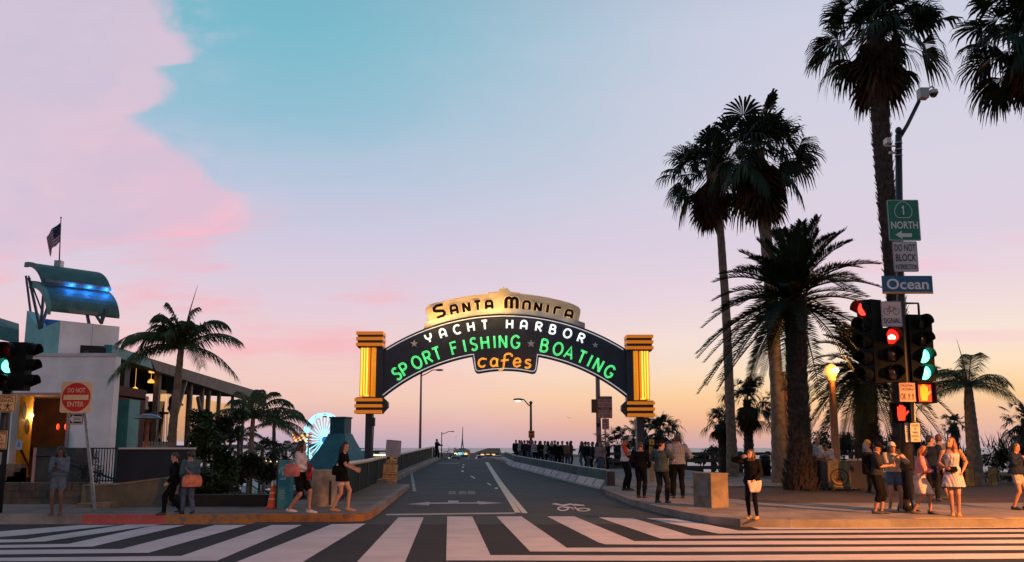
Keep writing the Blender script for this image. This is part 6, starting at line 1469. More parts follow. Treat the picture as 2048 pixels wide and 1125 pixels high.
def person(label, loc, h, face, sk='tan', sex='f', lfoot=(.10,0), rfoot=(-.10,0), lhand=None, rhand=None, lean=0.0, side=0.0, turn=0.0, nod=0.0, tilt=0.0,
           hair=('long','black'), top=None, bottom=None, dress=None, shoes=None, hat=None, vox=.011, near=True, group=None, lift=(0,0), twist=0.0):
    """local frame: facing -Y, +X is the person's LEFT. hands are targets relative to the shoulder; feet are x,y on the ground"""
    s = h/1.70; r = thing('person', label, 'person', loc, R(face), group); r.scale = (s,)*3
    W = .93 if sex == 'f' else 1.04
    hipz = .90; sp = Matrix.Rotation(R(twist), 3, 'Z') @ Matrix.Rotation(R(side), 3, 'Y') @ Matrix.Rotation(R(lean), 3, 'X')
    lf = V((lfoot[0], lfoot[1], .075+lift[0])); rf = V((rfoot[0], rfoot[1], .075+lift[1]))
    mid = (lf+rf)/2; spread = (lf-rf); drop = max(0, (Vector((spread.x*.5, spread.y*.5, 0)).length-.10))*.30
    piv = V((mid.x*.9, mid.y*.9, hipz-drop))
    def B(x, y, z): return piv + sp @ V((x, y, z-hipz))
    LEGL = .42; hl, hr = piv+V((.09*W,0,-.02)), piv+V((-.09*W,0,-.02))
    kl, lf = ik(hl, lf, LEGL, LEGL-.01, (0,-1,0)); kr, rf = ik(hr, rf, LEGL, LEGL-.01, (0,-1,0))
    shx = .165 if sex == 'f' else .195
    sl, sr = B(shx,0,1.385), B(-shx,0,1.385)
    lt = sl + V(lhand if lhand else (.07,-.05,-.52)); rt = sr + V(rhand if rhand else (-.07,-.05,-.52))
    el, lw = ik(sl, lt, .285, .245, (.55,.75,-.35)); er, rw = ik(sr, rt, .285, .245, (-.55,.75,-.35))
    hd = B(0,-.015,1.565) ; hm = sp @ Matrix.Rotation(R(turn), 3, 'Z') @ Matrix.Rotation(R(nod), 3, 'X') @ Matrix.Rotation(R(tilt), 3, 'Y')
    def H(x, y, z): return hd + hm @ V((x, y, z))
    up = sp
    F_ = sex == 'f'
    torso = [(.80,.07,.07,0),(.84,.135*W,.10,.01),(.91,.172*W if F_ else .160*W,.118,.01),(.98,.160*W if F_ else .155*W,.112,.005),(1.07,.122*W if F_ else .145*W,.092 if F_ else .10,0),
             (1.17,.135*W if F_ else .158*W,.105,-.004),(1.26,.150*W if F_ else .172*W,.122 if F_ else .118,-.012 if F_ else -.004),(1.34,.158*W if F_ else .180*W,.10,.0),(1.41,.125*W,.075,.008),(1.455,.06,.058,.004),(1.50,.05,.052,-.002)]
    def torso_loft(b, grow=0.0, z0=0, z1=9, flare=0.0):
        rg = [t_ for t_ in torso if z0 <= t_[0] <= z1]
        b.loft([ring_at(B(0,y,z), rx+grow+flare*max(0,1-(z-rg[0][0])/.25), ry+grow+flare*max(0,1-(z-rg[0][0])/.25), sp) for z, rx, ry, y in rg], True)
    # --- the body, fused into one continuous surface
    b = MB(); torso_loft(b)
    a = 1.0 if F_ else 1.12
    for h_, k_, f_ in ((hl,kl,lf), (hr,kr,rf)):
        cap(b, h_, .082*a, k_, .054*a); c_ = k_.lerp(f_, .32)+V((0,.012,0)); cap(b, k_, .052*a, c_, .050*a); cap(b, c_, .050*a, f_, .034*a)
        cap(b, f_-V((0,-.02,.035)), .032, f_-V((0,.10,.045)), .028); cap(b, f_-V((0,.09,.045)), .028, f_-V((0,.15,.052)), .020)
    hands = []
    for sg, s_, e_, w_ in ((1,sl,el,lw), (-1,sr,er,rw)):
        cap(b, s_, .050*a, e_, .038*a); cap(b, e_, .038*a, e_.lerp(w_,.35), .038*a); cap(b, e_.lerp(w_,.35), .038*a, w_, .026)
        fd = (w_-e_).normalized(); ac = V((-sg,0,0)); ac = ac - fd*ac.dot(fd)      # palm faces the body's middle
        ac = ac.normalized() if ac.length > .2 else V((0,0,-1)); sd = fd.cross(ac).normalized()
        for k in range(4):
            o = sd*(.030-.020*k); kn = w_+fd*.085+o; cap(b, w_+fd*.01+o*.6, .016, kn, .0135, 8)
            ln = (.036,.042,.039,.030)[k]; f1 = kn+(fd*.88+ac*.45).normalized()*ln; f2 = f1+(fd*.45+ac*.9).normalized()*ln*.85
            cap(b, kn, .0115, f1, .0105, 6); cap(b, f1, .0105, f2, .009, 6)
        th = w_+fd*.030+sd*.034; t1 = th+(fd*.7+sd*.55+ac*.4).normalized()*.040; cap(b, w_+fd*.015+sd*.02, .017, th, .0145, 8); cap(b, th, .0135, t1, .011, 6); cap(b, t1, .011, t1+(fd*.85+ac*.4).normalized()*.030, .0095, 6)
    cap(b, B(0,.005,1.43), .056 if not F_ else .050, H(0,.012,-.05), .053 if not F_ else .047)
    heads = [(-.118,.022,.026,-.052),(-.100,.045,.050,-.040),(-.065,.060,.078,-.020),(-.015,.069,.093,-.006),(.035,.074,.098,.004),(.080,.068,.090,.008),(.108,.045,.062,.010),(.122,.015,.02,.010)]
    b.loft([[H(rx*math.cos(2*math.pi*k/16), y+ry*math.sin(2*math.pi*k/16), z) for k in range(16)] for z, rx, ry, y in heads], True)
    cap(b, H(0,-.088,.012), .010, H(0,-.108,-.026), .0145, 8); cap(b, H(0,-.090,-.062), .018, H(0,-.082,-.100), .018, 8)
    for q in (-1,1): cap(b, H(q*.074,.012,.012), .013, H(q*.073,.016,-.028), .010, 6); cap(b, H(q*.030,-.083,.030), .012, H(q*.050,-.070,.028), .010, 6)
    body = solid(b, 'body', SKIN[sk], r, vox)
    if near:
        for q in (-1,1):
            e = MB(); e.sphere(H(q*.030,-.091,.008), (.011,.008,.007), 8, 6); e.build('eye', mat('eye_dark', (.02,.015,.012), .2), r, rel=False)
        e = MB(); e.sphere(H(0,-.099,-.058), (.022,.010,.007), 8, 6); e.build('mouth', mat('lip', (.28,.08,.07), .5), r, rel=False)
    # --- hair and hat
    st, hc = hair
    if st != 'none':
        b = MB()
        scalp = [(-.02,.076,.070,.040),(.03,.083,.088,.022),(.075,.080,.096,.014),(.110,.060,.076,.012),(.136,.022,.03,.012)]
        if st == 'short': scalp = [(-.045,.064,.050,.055)] + scalp
        b.loft([[H(rx*math.cos(2*math.pi*k/14), y+ry*math.sin(2*math.pi*k/14), z) for k in range(14)] for z, rx, ry, y in scalp], True)
        if st in ('long', 'curly', 'verylong'):
            ex = {'long': .30, 'curly': .26, 'verylong': .46}[st]; wide = .025 if st == 'curly' else 0
            up_ = V((0,0,1)); c0 = H(0,.045,.02); back = hm @ V((0,1,0)); back.z = 0; back = back.normalized(); sd = V((back.y,-back.x,0))
            rg = []
            for k, (t_, w_, d_) in enumerate(((0,.078,.055),(.25,.088+wide,.060+wide*.6),(.5,.092+wide,.058+wide),(.8,.080+wide,.045+wide*.6),(1,.045,.022))):
                c_ = c0 - up_*ex*t_ + back*(.035+.02*math.sin(t_*3)); rg.append([c_ + sd*w_*math.cos(2*math.pi*q/12) + back*d_*math.sin(2*math.pi*q/12) for q in range(12)])
            b.loft(rg[::-1], True)
            for q in (-1,1): cap(b, H(q*.076,-.01,.03), .022, H(q*.080,.0,-.10), .026+wide, 8); cap(b, H(q*.080,.0,-.10), .026+wide, H(q*.075,.0,-.10)-V((0,0,ex*.42)), .016, 8)
            if st == 'curly':
                rr = random.Random(int(h*1000))
                for _ in range(46):
                    a_ = rr.uniform(.15,math.pi-.15); p = H(.105*math.cos(a_), .02+.085*math.sin(a_), .10-rr.random()*.30); b.sphere(p, rr.uniform(.022,.036), 6, 5)
        if st == 'bun': b.sphere(H(0,.09,.07), .05, 10, 8)
        solid(b, 'hair', HAIR[hc], r, max(vox, .012), 3)
    if hat:
        kind, hm_ = hat; b = MB()
        b.loft([[H(rx*math.cos(2*math.pi*k/16), .006+ry*math.sin(2*math.pi*k/16), z) for k in range(16)] for z, rx, ry in ((.042,.086,.106),(.085,.085,.104),(.125,.066,.080),(.150,.02,.03))], True)
        if kind == 'cap': b.loft([[H(x, -.085-.012*0+y, z) for x, y, z in ((-.066,.0,.052),(.066,.0,.052),(.05,-.085,.040),(-.05,-.085,.040))], [H(x, -.085+y, z) for x, y, z in ((-.066,.0,.064),(.066,.0,.064),(.05,-.085,.050),(-.05,-.085,.050))]], False)
        b.build('cap' if kind == 'cap' else 'hat', hm_, r, rel=False)
    # --- clothes
    def sleeve(b, frac, g0, g1):
        for s_, e_, w_ in ((sl,el,lw), (sr,er,rw)):
            if frac <= .55: q = s_.lerp(e_, frac/.5*.95); cap(b, s_, .050*a+g0, q, .044*a+g1)
            else: cap(b, s_, .050*a+g0, e_, .040*a+g1); cap(b, e_, .040*a+g1, e_.lerp(w_, min(.97, (frac-.5)/.5)), .030*a+g1)
    def legs(b, frac, g0, g1):
        for h_, k_, f_ in ((hl,kl,lf), (hr,kr,rf)):
            if frac <= .5: cap(b, h_, .084*a+g0, h_.lerp(k_, frac/.5), (.084-.03*frac/.5)*a+g1)
            else: cap(b, h_, .084*a+g0, k_, .055*a+(g0+g1)/2); c_ = k_.lerp(f_,.32)+V((0,.012,0)); cap(b, k_, .055*a+(g0+g1)/2, c_, .052*a+g1); cap(b, c_, .052*a+g1, k_.lerp(f_, (frac-.5)/.5), .036*a+g1)
    if bottom:
        kind, m = bottom; b = MB()
        torso_loft(b, .010, .80, 1.0 if kind != 'skirt' else 1.03)
        if kind == 'trousers': legs(b, .97, .010, .018)
        elif kind == 'leggings': legs(b, .97, .006, .006)
        elif kind == 'shorts': legs(b, .24, .012, .020)
        elif kind == 'mid_shorts': legs(b, .36, .016, .028)
        elif kind == 'long_shorts': legs(b, .52, .016, .026)
        elif kind == 'skirt': skirt(b, B, sp, 1.03, .52, .020, .075, W, hl, kl, hr, kr)
        solid(b, {'trousers':'trousers','leggings':'leggings','shorts':'shorts','mid_shorts':'shorts','long_shorts':'shorts','skirt':'skirt'}[kind], m, r, vox)
    if top:
        m, sl_, hem, g = top; b = MB()
        torso_loft(b, .014+g, hem, 1.45, g)
        if sl_ > 0: sleeve(b, sl_, .012+g*.6, .012+g*.6)
        solid(b, 'shirt', m, r, vox)
    if dress:
        m, sl_, hem, fl = dress; b = MB(); torso_loft(b, .012, .96, 1.36 if sl_ == 0 else 1.45); skirt(b, B, sp, 1.05, hem, .016, fl, W, hl, kl, hr, kr)
        if sl_ > 0: sleeve(b, sl_, .014, .014)
        solid(b, 'dress', m, r, vox)
    if shoes:
        for f_ in (lf, rf):
            b = MB(); z = f_.z-.075; c_ = V((f_.x, f_.y, z))
            b.loft([[c_+V((x*.9,.065,zz)) for x, zz in ((-.03,.004),(.03,.004),(.034,.05),(0,.085),(-.034,.05))], [c_+V((x,.02,zz)) for x, zz in ((-.036,.0),(.036,.0),(.038,.05),(0,.10),(-.038,.05))], [c_+V((x,-.06,zz)) for x, zz in ((-.040,0),(.040,0),(.042,.035),(0,.078),(-.042,.035))], [c_+V((x,-.14,zz)) for x, zz in ((-.042,0),(.042,0),(.042,.028),(0,.052),(-.042,.028))], [c_+V((x,-.195,zz)) for x, zz in ((-.022,.004),(.022,.004),(.022,.022),(0,.034),(-.022,.022))]], True)
            b.build('shoe', shoes, r, rel=False)
    r_ = dict(root=r, lw=lw, rw=rw, sl=sl, sr=sr, B=B, H=H, el=el, er=er, s=s)
    return r_
def skirt(b, B, sp, z0, z1, g, fl, W, hl, kl, hr, kr):
    lo = (kl+kr)/2; rg = []
    w0 = abs(kl.x-kr.x)/2 + .085; d0 = abs(kl.y-kr.y)/2 + .085
    base = B(0,0,z0)
    for t in (0,.2,.4,.6,.8,1):
        z = z0+(z1-z0)*t; c = B(0,.004,max(z,.90)) if z > .9 else None
        if c is None: f = (.90-z)/.40; c = B(0,.004,.90).lerp(V((lo.x,lo.y,z)), min(1,f*.8)); c.z = B(0,0,.9).z - (.90-z)
        rx = .135*W+g + (.175*W+fl-.135*W)*t**.8; ry = .10+g + (.12+fl-.10)*t**.8
        rx = max(rx, w0*t); ry = max(ry, d0*t*.9)
        rg.append([c + V(((rx+.010*t*math.sin(7*k_))*math.cos(k_), (ry+.010*t*math.cos(5*k_))*math.sin(k_), 0)) for k_ in [2*math.pi*q/24 for q in range(24)]])
    b.loft(rg[::-1], True)
def loc_of(p, v): # local point of a person -> world
    return p['root'].matrix_basis @ V(v) if False else V(p['root'].location) + Matrix.Rotation(p['root'].rotation_euler[2], 3, 'Z') @ (V(v)*p['s'])
def stand(u, v, vh, z=.15, ramp=False):
    p = G(u, v, z) if not ramp else None; h = zpx(vh, p.y, u) - z
    return (p.x, p.y, z), h
BLK = cloth('black', (.006,.006,.007)); CHAR = cloth('charcoal', (.017,.017,.02)); NAV = cloth('navy', (.015,.022,.045)); DENIM = cloth('denim', (.09,.13,.19), (.055,.08,.13)); DENL = cloth('pale_denim', (.13,.175,.22), (.075,.11,.15))
WHT = cloth('white', (.55,.50,.49)); GREYC = cloth('grey', (.16,.165,.175)); TEALJ = cloth('teal_denim', (.075,.14,.16), (.04,.08,.10)); BEIGE = cloth('beige', (.42,.33,.23)); PINK = cloth('pink', (.62,.24,.22)); PALE = cloth('pale_pink_skirt', (.62,.46,.40))
SNK = mat('sneaker_white', (.58,.53,.53), .6, .1, 20); SHB = mat('shoe_black', (.012,.012,.013), .45); SAND = mat('sandal_tan', (.42,.25,.14), .6)
def bag(name, label, cat, pts, m, parts=None, strap=None, rot=None, size=(.3,.12,.22), c=(0,0,0)):
    c = V(c); r = thing(name, label, cat, tuple(c), rot or 0); w, d, h = size
    b = MB(); rg = []
    for z, k in ((-.5,.80),(-.42,.98),(0,1.0),(.35,.90),(.5,.70)): rg.append([V((w/2*k*math.copysign(abs(math.cos(a))**.6, math.cos(a)), d/2*k*math.copysign(abs(math.sin(a))**.6, math.sin(a)), h*z)) for a in [2*math.pi*q/20 for q in range(20)]])
    b.loft(rg, True); b.build('bag_body', m, r, rel=False)
    if strap:
        b = MB(); loc = [Matrix.Rotation(-(rot or 0), 3, 'Z') @ (V(p)-c) for p in strap]; b.tube(loc, .010, 6); b.build('strap', m, r, rel=False)
    return r
def phone(label, c, rz):
    c = V(c); r = thing('phone', label, 'phone', tuple(c), rz); M = Matrix.Rotation(R(-35), 4, 'X'); b = MB(M); b.box((-.036,-.005,-.072),(.036,.005,.072)); b.build('phone_body', SHB, r, rel=False)
    b = MB(M); b.box((-.032,.005,-.066),(.032,.0065,.066)); b.build('screen', glow('phone_screen', (.5,.6,.8), .5), r, rel=False)

# ---- left pavement
l, h = stand(113,1030,894); p = person('woman in a denim jacket and shorts looking at her phone beside the sign post', l, h, 12, 'dark', 'f', (.09,0), (-.10,-.04), (-.12,-.26,-.20), (.12,-.26,-.22), nod=22, hair=('curly','black'), top=(DENL,.95,.98,.02), bottom=('shorts',DENL), shoes=mat('shoe_brown', (.10,.05,.035), .6))
tb = MB(); 
phone('phone held by the woman in the denim jacket', loc_of(p, (p['lw']+p['rw'])/2+V((0,-.06,.06))), R(12))
l, h = stand(344,1029,902); p = person('man all in black walking with a woman in a teal jacket', l, h, -62, 'light', 'm', (.08,-.22), (-.08,.24), (.10,-.18,-.46), (-.06,.10,-.50), nod=18, turn=-8, hair=('short','brown'), top=(BLK,.97,.90,.012), bottom=('trousers',BLK), shoes=SHB, lift=(0,.04))
l, h = stand(375,1029,899); p = person('woman seen from behind in a teal denim jacket and jeans', l, h, -140, 'tan', 'f', (.08,-.16), (-.08,.18), (-.02,-.16,-.42), (.05,-.16,-.42), nod=10, hair=('short','black'), top=(TEALJ,.97,.93,.02), bottom=('trousers',DENIM), shoes=SHB, lift=(0,.03))
q = loc_of(p, p['B'](0,.20,.90)); bag('handbag', 'salmon pink bag carried behind the woman in the teal jacket', 'handbag', None, cloth('salmon', (.62,.20,.12)), c=q, rot=R(-140), size=(.40,.16,.24), strap=[q+V((0,0,.1)), loc_of(p, p['B'](.14,.06,1.25)), loc_of(p, p['B'](.05,.02,1.46))])
l, h = stand(597,1027,878); p = person('woman in a white top and black shorts walking with crossed arms', l, h, 82, 'tan', 'f', (.08,-.22), (-.08,.20), (-.14,-.22,-.32), (.14,-.22,-.34), turn=28, hair=('long','black'), top=(WHT,.92,.98,.014), bottom=('mid_shorts',BLK), shoes=SNK, lift=(0,.03))
q = loc_of(p, V((-.18,.12,.98))); bag('shoulder_bag', 'round pink shoulder bag worn by the woman in the white top', 'shoulder bag', None, cloth('rose', (.50,.17,.15)), c=q, rot=R(-12), size=(.34,.14,.27), strap=[q+V((.1,0,.1)), loc_of(p, p['sr']+V((0,-.07,.05))), loc_of(p, p['sr']+V((.03,.06,.05))), q+V((-.1,.0,.1))])
o = bag('jacket', 'red and navy jacket hanging over the arm of the woman in the white top', 'jacket', None, cloth('jacket_red', (.45,.03,.02), (.02,.02,.05)), c=loc_of(p, V((-.02,-.24,.94))), rot=R(82), size=(.16,.09,.36))
l, h = stand(686,1023,881); p = person('woman in a black dress with long hair leaning on the handrail', l, h, 88, 'light', 'f', (.07,-.10), (-.07,.24), (.02,-.30,-.34), (.0,-.33,-.36), lean=4, turn=-18, nod=8, hair=('verylong','black'), dress=(BLK,.32,.74,.03), bottom=('shorts',cloth('white_trim', (.60,.46,.42))), shoes=SAND)
q = loc_of(p, V((-.24,.10,.98))); bag('handbag', 'black handbag on the arm of the woman in the black dress', 'handbag', None, BLK, c=q, rot=R(0), size=(.24,.12,.20), strap=[q+V((.06,0,.08)), loc_of(p, p['sr']+V((-.02,0,.05))), q+V((-.06,0,.08))])

# ---- by the right pillar
l, h = stand(1252,981,873); p = person('man with an orange sleeve and a black number 10 vest looking at his phone', l, h, 72, 'tan', 'm', (.09,-.05), (-.09,.05), (-.12,-.30,-.22), (.12,-.30,-.22), nod=26, hair=('short','black'), top=(cloth('jersey', (.50,.52,.56)),0,.90,.014), bottom=('trousers',BLK), shoes=SHB)
b = MB(); 
cap(b, p['sr'], .075, p['sr'].lerp(p['er'],.8), .062); solid(b, 'sleeve', cloth('orange_red', (.72,.07,.015)), p['root'], .011)
b = MB(); b.loft([ring_at(p['B'](.0,-.03,z), .17, .115, Matrix.Identity(3)) for z in (.93,1.1,1.3,1.42)], True); solid(b, 'vest_front', BLK, p['root'], .012)
f = Plane(p['B'](-.10,-.165,1.20), (1,0,0), (0,0,-1), .20, .16); b = MB(); f.text(b, '10', .1,.1,.9,.9, .0); b.build('number', mat('number_white', (.6,.58,.58), .7), p['root'], rel=False)
phone('phone held by the man in the number 10 vest', loc_of(p, (p['lw']+p['rw'])/2+V((0,-.06,.05))), R(72))
l, h = stand(1283,996,884); person('man in a black jacket and trousers standing against the right pillar', l, h, 152, 'tan', 'm', (.10,0), (-.10,.03), (.05,-.12,-.44), (-.05,-.12,-.44), nod=16, hair=('short','brown'), top=(BLK,.97,.86,.018), bottom=('trousers',BLK), shoes=SHB)
l, h = stand(1324,1006,879); person('man in a grey polo shirt, dark cap and dark trousers with his back half turned', l, h, 138, 'light', 'm', (.14,.02), (-.14,-.04), (.02,-.24,-.16), (-.04,-.28,-.18), turn=-30, hair=('short','black'), hat=('cap',BLK), top=(cloth('slate_polo', (.045,.068,.078)),.42,.84,.022), bottom=('trousers',CHAR), shoes=SHB)
l, h = stand(1357,997,869); person('man in a checked pale shirt and black trousers seen from behind', l, h, 176, 'tan', 'm', (.12,.03), (-.13,-.05), (.10,.02,-.50), (-.06,-.20,-.30), turn=24, hair=('short','brown'), top=(cloth('check', (.26,.29,.34), (.09,.11,.15), 'check', 26),.97,.90,.022), bottom=('trousers',BLK), shoes=SHB)
l, h = stand(1338,992,880); person('person in dark clothes half hidden between the polo and checked shirts', l, h*.97, 20, 'light', 'f', hair=('long','brown'), top=(CHAR,.95,.92,.012), bottom=('trousers',BLK), shoes=SHB)
# ---- crossing the corner
l, h = stand(1507,1038,898); p = person('woman in a black coat and leggings looking up with a hand to her head', l, h, -34, 'tan', 'f', (.10,-.02), (-.12,.06), (-.02,-.18,-.42), (.02,-.30,.12), nod=-14, turn=-18, hair=('long','brown'), top=(BLK,.97,.78,.03), bottom=('leggings',BLK), shoes=mat('shoe_mustard', (.55,.27,.05), .55))
q = loc_of(p, p['lw']+V((.0,-.06,-.14))); r = thing('paper_bag', 'crumpled pale pink paper sheet held by the woman in the black coat', 'paper', tuple(q)); b = MB()
vs = []; rg_ = random.Random(3)
for i in range(7):
    for j in range(6): vs.append(V((.17*(i/6-.5)*1.6*(1-.35*(1-j/5)**1.5), .02*rg_.uniform(-1,1), .22*(j/5-.6))))
b.add(vs, [(i*6+j, (i+1)*6+j, (i+1)*6+j+1, i*6+j+1) for i in range(6) for j in range(5)], True); o = b.build('sheet', mat('pink_paper', (.66,.46,.42), .8, .1, 12), r, rel=False); o.modifiers.new('solid','SOLIDIFY').thickness = .006
# ---- waiting at the right kerb
l, h = stand(1757,1028,884); p = person('man in a black T shirt and long black shorts typing on his phone', l, h, 58, 'tan', 'm', (.09,-.06), (-.09,.06), (-.14,-.30,-.20), (.14,-.30,-.24), nod=24, lean=4, hair=('short','black'), hat=('cap',BLK), top=(cloth('faded_black', (.025,.025,.03)),.42,.88,.022), bottom=('long_shorts',BLK), shoes=mat('shoe_slate', (.05,.05,.06), .6))
q = loc_of(p, p['B'](0,.20,1.18)); bag('backpack', 'black backpack on the man in the black T shirt', 'backpack', None, BLK, c=q, rot=R(58), size=(.30,.20,.46), strap=[q+V((0,0,.2)), loc_of(p, p['B'](.13,.0,1.47)), loc_of(p, p['B'](.13,-.14,1.3)), loc_of(p, p['B'](.14,.06,1.05))])
l, h = stand(1790,1023,884); p = person('woman in beige T shirt, pale cap and denim shorts, phone at her chin', l, h, -6, 'tan', 'f', (.15,.0), (-.13,-.04), (-.08,-.22,.02), (.14,-.24,-.08), hair=('long','brown'), hat=('cap',cloth('pale_cap', (.50,.44,.40))), top=(BEIGE,.55,.98,.018), bottom=('shorts',DENIM), shoes=SAND)
phone('phone held by the woman in the pale cap', loc_of(p, p['lw']+V((-.02,-.08,.06))), R(-6))
l, h = stand(1843,1028,889); p = person('woman in a pink top and pale skirt with long copper hair over her face', l, h, 62, 'tan', 'f', (.08,-.20), (-.08,.16), (-.10,-.34,-.24), (.10,-.26,-.30), nod=32, lean=8, hair=('verylong','copper'), top=(PINK,.97,.96,.018), bottom=('skirt',PALE), shoes=mat('shoe_dark_check', (.10,.07,.06), .6))
q = loc_of(p, V((.02,-.34,1.02))); bag('handbag', 'dark bag held against the woman in the pink top', 'handbag', None, NAV, c=q, rot=R(62), size=(.26,.12,.26))
b = MB()
l, h = stand(1868,1002,871); p = person('dark haired person in a navy jacket standing behind the pink top', l, h, 130, 'light', 'm', hair=('short','black'), lhand=(.02,-.2,-.35), turn=-40, top=(NAV,.95,.88,.02), bottom=('trousers',CHAR), shoes=SHB)
l, h = stand(1885,999,868); p = person('red haired person in a grey T shirt with bare legs behind the backpack', l, h, 196, 'tan', 'm', (.12,-.05), (-.10,.10), (-.16,-.24,-.24), hair=('short','auburn'), turn=-20, top=(GREYC,.45,.90,.022), bottom=('long_shorts',CHAR), shoes=SAND)
q = loc_of(p, p['B'](.06,.24,1.02)); bag('backpack', 'black and grey backpack carried low behind the red haired person', 'backpack', None, cloth('pack_grey', (.02,.025,.03), (.13,.16,.16)), c=q, rot=R(10), size=(.34,.22,.50), strap=[q+V((0,0,.22)), loc_of(p, p['B'](.13,.0,1.46)), loc_of(p, p['B'](.13,-.13,1.3))])
l, h = stand(1912,1032,874); p = person('laughing woman in a white and grey dress with a hand on her hip', l, h, -28, 'tan', 'f', (.06,.0), (-.06,-.03), (.03,-.03,-.42), (.02,-.22,-.34), nod=-14, turn=-30, hair=('verylong','auburn'), dress=(cloth('summer_dress', (.56,.52,.54), (.26,.23,.28), 'stripes', 16),0,.62,.055), shoes=mat('shoe_amber', (.50,.24,.06), .6))
q = loc_of(p, p['B'](-.02,-.16,1.00)); bag('belt_bag', 'black belt bag worn over the white and grey dress', 'belt bag', None, BLK, c=q, rot=R(-28), size=(.22,.08,.11))
b = MB()
l, h = stand(2040,1020,884); p = person('person in a navy top and pale shorts over leggings at the right edge', l, h, 40, 'tan', 'f', (.08,-.10), (-.08,.10), (.02,-.2,-.2), (.0,-.2,-.1), nod=14, hair=('long','black'), top=(NAV,.97,.90,.03), bottom=('shorts',cloth('pale_shorts', (.34,.30,.30))), shoes=SHB)
b = MB(); 
# ---- vendors
Yv = 25.0; x = P(1737,950,Yv).x; p = person('vendor in a yellow hat and long grey top beside the emblem cart', (x,Yv,.14), 1.60, 70, 'tan', 'f', lhand=(-.1,-.28,-.3), nod=20, hair=('long','grey'), hat=('hat',cloth('yellow_hat', (.72,.36,.04))), top=(cloth('grey_cardigan', (.26,.23,.23)),.95,.70,.03), bottom=('trousers',CHAR), shoes=SHB)
Yv = 28.6; x = P(1638,950,Yv).x; person('vendor in a pale blue shirt behind the glass sided cart', (x,Yv,.14), 1.72, -20, 'tan', 'm', lhand=(-.1,-.28,-.3), hair=('short','black'), top=(cloth('pale_blue', (.36,.40,.48)),.5,.88,.02), bottom=('trousers',CHAR), shoes=SHB)
x = P(1653,950,Yv).x; person('vendor in a white shirt bending over the glass sided cart', (x,Yv-.4,.14), 1.60, -50, 'tan', 'm', lean=28, nod=20, lhand=(-.1,-.28,-.3), hair=('short','black'), top=(cloth('off_white', (.52,.44,.44)),.5,.88,.03), bottom=('trousers',CHAR), shoes=SHB)
# ---- diners on the terrace
for u, Yd, fc, tp, lb in ((300,30.6,-100,cloth('cream_shirt', (.46,.36,.26)),'diner in a cream shirt seated on the terrace'), (326,31.2,95,CHAR,'dark haired diner facing the cream shirt on the terrace')):
    z = zpx(838,Yd)-.52; p = person(lb, (P(u,840,Yd).x,Yd,z), 1.62, fc, 'tan', 'f' if fc > 0 else 'm', (.10,-.36), (-.10,-.36), (-.08,-.34,-.26), (.08,-.34,-.26), nod=10, hair=('short','black'), top=(tp,.5,.9,.02), bottom=('trousers',DENIM), shoes=SHB)
    b = MB(); x_, z0 = P(u,840,Yd).x, z
    c = thing('stool', 'bar stool under the '+('cream shirted' if fc < 0 else 'dark haired')+' diner', 'stool', (x_,Yd,z)); b.lathe([(.19,.70),(.20,.74),(.19,.78)], (0,0,0), 14); b.build('seat', BLACKM, c, rel=False)
    for a_ in range(4): b = MB(); b.tube([(.14*math.cos(a_*1.571+.78),.14*math.sin(a_*1.571+.78),.72),(.20*math.cos(a_*1.571+.78),.20*math.sin(a_*1.571+.78),-.5)], .014, 6); b.build('leg', BLACKM, c, rel=False)
